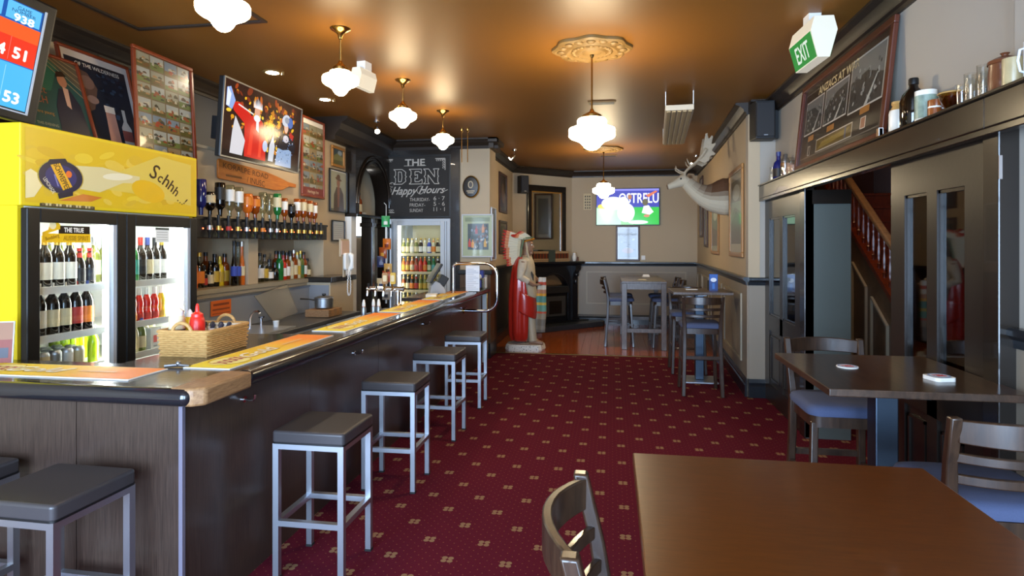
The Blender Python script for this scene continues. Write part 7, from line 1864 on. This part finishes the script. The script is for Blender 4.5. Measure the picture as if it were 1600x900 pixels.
for sg in (-1, 1):
    MB().ball((-0.615, sg * 0.064, 0.268), 0.013, 10, 8).build('eye', 'plastic_black', hd)
    MB().ball((-0.79, sg * 0.018, 0.172), 0.007, 8, 6).build('nostril', 'plastic_black', hd)
    MB().tube([(-0.53, sg * 0.06, 0.30), (-0.505, sg * 0.11, 0.32), (-0.47, sg * 0.165, 0.31), (-0.45, sg * 0.20, 0.29)], [0.016, 0.034, 0.03, 0.005], 10, flat=0.45, col=MD).build('ear', 'deer_hide', DM)
    # palmate antler: beam, brow and trez tines, broad palm with points
    an = MB()
    o_ = sg * 0.035
    def pt(x, y, z): return (x, o_ + sg * y, z)
    an.tube([pt(-0.57, 0, 0.31), pt(-0.56, 0.03, 0.36), pt(-0.50, 0.08, 0.42), pt(-0.42, 0.13, 0.48), pt(-0.35, 0.16, 0.56), pt(-0.30, 0.17, 0.64)], [0.022, 0.018, 0.017, 0.018, 0.022, 0.02], 10)
    an.tube([pt(-0.565, 0.02, 0.345), pt(-0.62, 0.05, 0.36), pt(-0.68, 0.06, 0.40), pt(-0.69, 0.06, 0.46)], [0.015, 0.013, 0.010, 0.003], 8)
    an.tube([pt(-0.49, 0.085, 0.43), pt(-0.53, 0.12, 0.48), pt(-0.55, 0.13, 0.54)], [0.014, 0.011, 0.003], 8)
    palm = [(-0.40, 0.49), (-0.355, 0.60), (-0.335, 0.72), (-0.315, 0.84), (-0.285, 0.85), (-0.275, 0.76), (-0.235, 0.82), (-0.215, 0.80), (-0.235, 0.70), (-0.185, 0.72), (-0.18, 0.70), (-0.23, 0.62), (-0.18, 0.58), (-0.19, 0.56), (-0.25, 0.545), (-0.26, 0.49), (-0.32, 0.45)]
    an.add([pt(x, 0.135 + 0.12 * (z - 0.45) - 0.007, z) for x, z in palm] + [pt(x, 0.135 + 0.12 * (z - 0.45) + 0.009, z) for x, z in palm], [tuple(range(17)), tuple(range(17, 34))[::-1]] + [(i, 17 + i, 17 + (i + 1) % 17, (i + 1) % 17) for i in range(17)])
    ao = remesh(an.build('antler', 'antler', DM), 0.007, 2)
MB().prism([(0.19 * math.cos(a) * 0.95, 0.02 + 0.265 * math.sin(a)) for a in [2 * PI * i / 30 for i in range(30)]], 0.0, 0.02, 'x').build('mounting_board', 'frame_brown', DM, False)
DM.rotation_euler = (0, 0, WA + PI / 2)

# ================================================================ right ledge display
fr_w, fr_h = 1.83, 0.76
p = PR()
W, Hh = fr_w - 0.10, fr_h - 0.10
p.rect(0, W, 0, Hh, '#1f1a18', 0)
p.line([(0.05, 0.05), (W - 0.05, 0.05), (W - 0.05, Hh - 0.05), (0.05, Hh - 0.05), (0.05, 0.05)], 0.008, '#6a645c', 1)
p.text('ANZACS AT WAR', 0.80, Hh - 0.075, 0.062, '#d6c69a', 2, 0.85, bold=0.0025)
def bw(x0, x1, z0, z1, seed):
    p.rect(x0 - 0.012, x1 + 0.012, z0 - 0.012, z1 + 0.012, '#b9b6b0', 1).rect(x0, x1, z0, z1, '#6a6c6c', 2)
    q = random.Random(seed)
    W_, H_ = x1 - x0, z1 - z0
    p.poly([(x0, z0), (x1, z0), (x1, z0 + H_ * q.uniform(.3, .9)), (x0 + W_ * 0.5, z0 + H_ * q.uniform(.5, .8)), (x0, z0 + H_ * q.uniform(.4, .9))], '#3a3c3c', 3)
    for k in range(55):
        p.ell(x0 + W_ * q.uniform(0.06, 0.94), z0 + H_ * q.uniform(0.05, 0.75), W_ * q.uniform(0.01, 0.05), H_ * q.uniform(0.01, 0.05), q.choice(['#222424', '#4a4c4c', '#7d8080', '#989a98', '#2c2e2e']), 4, 7, q.uniform(0, 3))
    p.poly([(x0 + W_ * 0.5, z0), (x0 + W_ * 0.6, z0), (x0 + W_ * 0.85, z0 + H_ * 0.5), (x0 + W_ * 0.82, z0 + H_ * 0.5)], '#a8aaa6', 5)
bw(0.10, 0.52, 0.26, 0.53, 1); bw(0.58, 1.05, 0.26, 0.53, 2); bw(1.11, 1.66, 0.24, 0.60, 3)
for (a, b_) in ((0.22, 0.36), (0.68, 0.84), (1.33, 1.49)): p.rect(a, b_, 0.185, 0.23, '#9a6a34', 2)
p.rect(0.45, 1.22, 0.06, 0.165, '#b8b4aa', 2).rect(0.46, 1.21, 0.068, 0.157, '#5a4a1c', 3).poly([(0.50, 0.08), (1.1, 0.10), (1.18, 0.14), (0.6, 0.13)], '#7d6a2a', 4).rect(1.08, 1.11, 0.07, 0.155, '#48506a', 5)
p.rect(1.36, 1.45, 0.08, 0.16, '#c8c4bc', 2).rect(1.37, 1.44, 0.086, 0.155, '#8a5a40', 3).rect(0.24, 0.30, 0.06, 0.14, '#c8c4bc', 2).rect(0.25, 0.295, 0.066, 0.135, '#3a3430', 3)
framed('war_photo_frame', 'large framed war photograph display standing on the door beam', 'picture', fr_w, fr_h, 0.05, 'frame_mahogany', p, (1.655, 4.975, 2.30), -PI / 2, R(-6), depth=0.03, pmat='print_gloss')
for nm in ():
    pass
ZL, XL = 2.30, 1.665
def ledge(name, label, cat, y, rotz=0.0): return thing(name, label, cat, (XL, y, ZL), rotz, 'curios on the door beam ledge')
t = ledge('wooden_block', 'little pale wooden block at the near end of the frame', 'block', 4.015); t.location.x = 1.60
MB().box(-0.012, 0.012, -0.02, 0.02, 0, 0.055).build('block', 'raw_wood', t, False, bevel=0.003)
MB().box(-0.0125, 0.0125, -0.02, -0.014, 0, 0.055).build('white_edge', 'plastic_white', t, False)
t = ledge('stoneware_jar', 'cream stoneware jar with tan shoulder and rim', 'jar', 3.90)
MB().lathe([(0.055, 0), (0.060, 0.008), (0.060, 0.115), (0.055, 0.135)], n=24).build('body', 'ceramic_white', t)
MB().lathe([(0.055, 0.135), (0.042, 0.155), (0.040, 0.165), (0.045, 0.17), (0.045, 0.185), (0.038, 0.187)], n=24).build('shoulder', 'ceramic_tan', t)
t = ledge('brown_flagon', 'tall dark brown glass flagon with screw top', 'bottle', 3.74)
MB().lathe([(0.062, 0), (0.068, 0.01), (0.068, 0.15), (0.055, 0.19), (0.025, 0.225), (0.021, 0.25)], n=24).build('body', 'liquid_dark', t)
MB().lathe([(0.025, 0.245), (0.025, 0.275), (0.022, 0.28)], n=16).build('cap', 'plastic_black', t)
def mug(t, r, h_, body, hand, band=None):
    MB().lathe([(r * 0.95, 0), (r, 0.006), (r, h_), (r * 0.9, h_), (r * 0.88, 0.01)], n=22).build('body', body, t)
    MB().tube([(0, -r * 0.95, h_ * 0.82), (0, -r * 1.5, h_ * 0.78), (0, -r * 1.7, h_ * 0.5), (0, -r * 1.45, h_ * 0.22), (0, -r * 0.95, h_ * 0.18)], r * 0.14, 8).build('handle', hand, t)
    if band: MB().lathe([(r * 1.01, h_ * 0.15), (r * 1.01, h_ * 0.85)], n=22, cap=False).build('printed_band', band, t)
t = ledge('green_stein', 'white and green printed beer stein beside the flagon', 'stein', 3.605, R(80)); mug(t, 0.052, 0.175, 'ceramic_white', 'label_green', mat('stein_print', '#8a9c8c', 0.3, var=0.6, vscale=30))
t = ledge('brown_mug', 'glossy orange brown pottery mug behind the small cup', 'mug', 3.49, R(160)); mug(t, 0.042, 0.10, mat('pottery_orange', '#8c4a20', 0.2), 'pottery_orange')
t = ledge('white_cup', 'small white cup with brown bowl and curled handle', 'cup', 3.43, R(70)); t.location.x = 1.625; mug(t, 0.03, 0.055, 'ceramic_white', 'ceramic_white', 'pottery_orange')
t = ledge('amber_glass', 'tilted amber glass dish among the curios', 'glass', 3.345)
MB().lathe([(0.02, 0), (0.022, 0.008), (0.05, 0.06), (0.062, 0.10), (0.058, 0.10), (0.046, 0.06), (0.015, 0.012)], n=22).build('bowl', 'glass_amber', t)
MB().lathe([(0.063, 0.096), (0.065, 0.10), (0.061, 0.104)], n=22, cap=False).build('rim', 'ceramic_tan', t)
for i, (y, h_, r, dx) in enumerate(((3.262, 0.12, 0.026, 0), (3.215, 0.14, 0.022, 0.03), (3.172, 0.15, 0.026, -0.01), (3.128, 0.145, 0.022, 0.03), (3.09, 0.165, 0.026, 0.0), (3.05, 0.15, 0.024, 0.03))):
    t = ledge('shot_glass', 'clear tall glass, %s from the amber dish along the ledge' % ORD(i), 'glass', y); t.location.x += dx
    MB().lathe([(r * 0.75, 0), (r * 0.8, 0.006), (r, h_), (r * 0.92, h_), (r * 0.7, 0.02), (0.001, 0.018)], n=18).build('tumbler', 'glass_clear', t)
    MB().lathe([(r * 0.78, 0.001), (r * 0.80, 0.012)], n=18).build('thick_base', 'acrylic', t)
t = ledge('lidded_pot', 'brown ribbed pottery jar with knobbed lid', 'pot', 2.935)
MB().lathe([(0.05, 0), (0.058, 0.02), (0.06, 0.06), (0.056, 0.12), (0.058, 0.125)], n=24).build('body', 'ceramic_brown', t)
MB().lathe([(0.062, 0.125), (0.060, 0.14), (0.03, 0.155), (0.012, 0.158), (0.012, 0.165), (0.018, 0.172), (0.0, 0.178)], n=24, cap=False).build('lid', 'ceramic_brown', t)
t = ledge('cream_jug', 'cream pottery jug with pale curved handle', 'jug', 2.815, R(150)); t.location.x = 1.63; mug(t, 0.04, 0.115, mat('jug_cream', '#b8a67c', 0.3, var=0.3, vscale=20), 'ceramic_white')
t = ledge('white_tankard', 'pale blue white tankard at the picture edge', 'tankard', 2.70, R(-90)); t.location.x = 1.635
mug(t, 0.034, 0.15, mat('tankard_white', '#d6dce8', 0.3), 'tankard_white')
# far end of the ledge
t = ledge('glass_ornament', 'clear and white glass ornament at the far ledge end', 'ornament', 6.76)
MB().lathe([(0.04, 0), (0.045, 0.02), (0.03, 0.10), (0.035, 0.16)], n=16).build('body', 'glass_clear', t)
MB().lathe([(0.03, 0.001), (0.034, 0.02), (0.022, 0.09)], n=16).build('filling', 'ceramic_white', t)
bottle((XL, 6.54, ZL), 'squat', 'liquid_blue', 'label_black', 'cap_blue', 'squat blue bottle with black label on the far ledge', 'curios on the door beam ledge', -PI / 2, s_=1.2)
t = ledge('cocktail_shaker', 'silver cocktail shaker next to the blue bottle', 'shaker', 6.30)
MB().lathe([(0.035, 0), (0.045, 0.12), (0.04, 0.15)], n=18).build('body', 'chrome', t)
MB().lathe([(0.04, 0.15), (0.038, 0.18), (0.022, 0.2), (0.022, 0.225), (0.018, 0.23)], n=18).build('cap', 'steel_matt', t)
for i, (y, h_) in enumerate(((6.12, 0.17), (6.02, 0.13))):
    t = ledge('glass_jar', ['taller pinkish glass jar by the photo frame corner', 'shorter pinkish glass jar touching the photo frame corner'][i], 'jar', y)
    MB().lathe([(0.04, 0), (0.043, 0.01), (0.043, h_ * 0.85), (0.035, h_)], n=16).build('jar', 'glass_clear', t)
    MB().lathe([(0.036, 0.01), (0.038, h_ * 0.7)], n=16).build('contents', mat('pink_contents', '#b08a78', 0.5) if i == 0 else 'pink_contents', t)
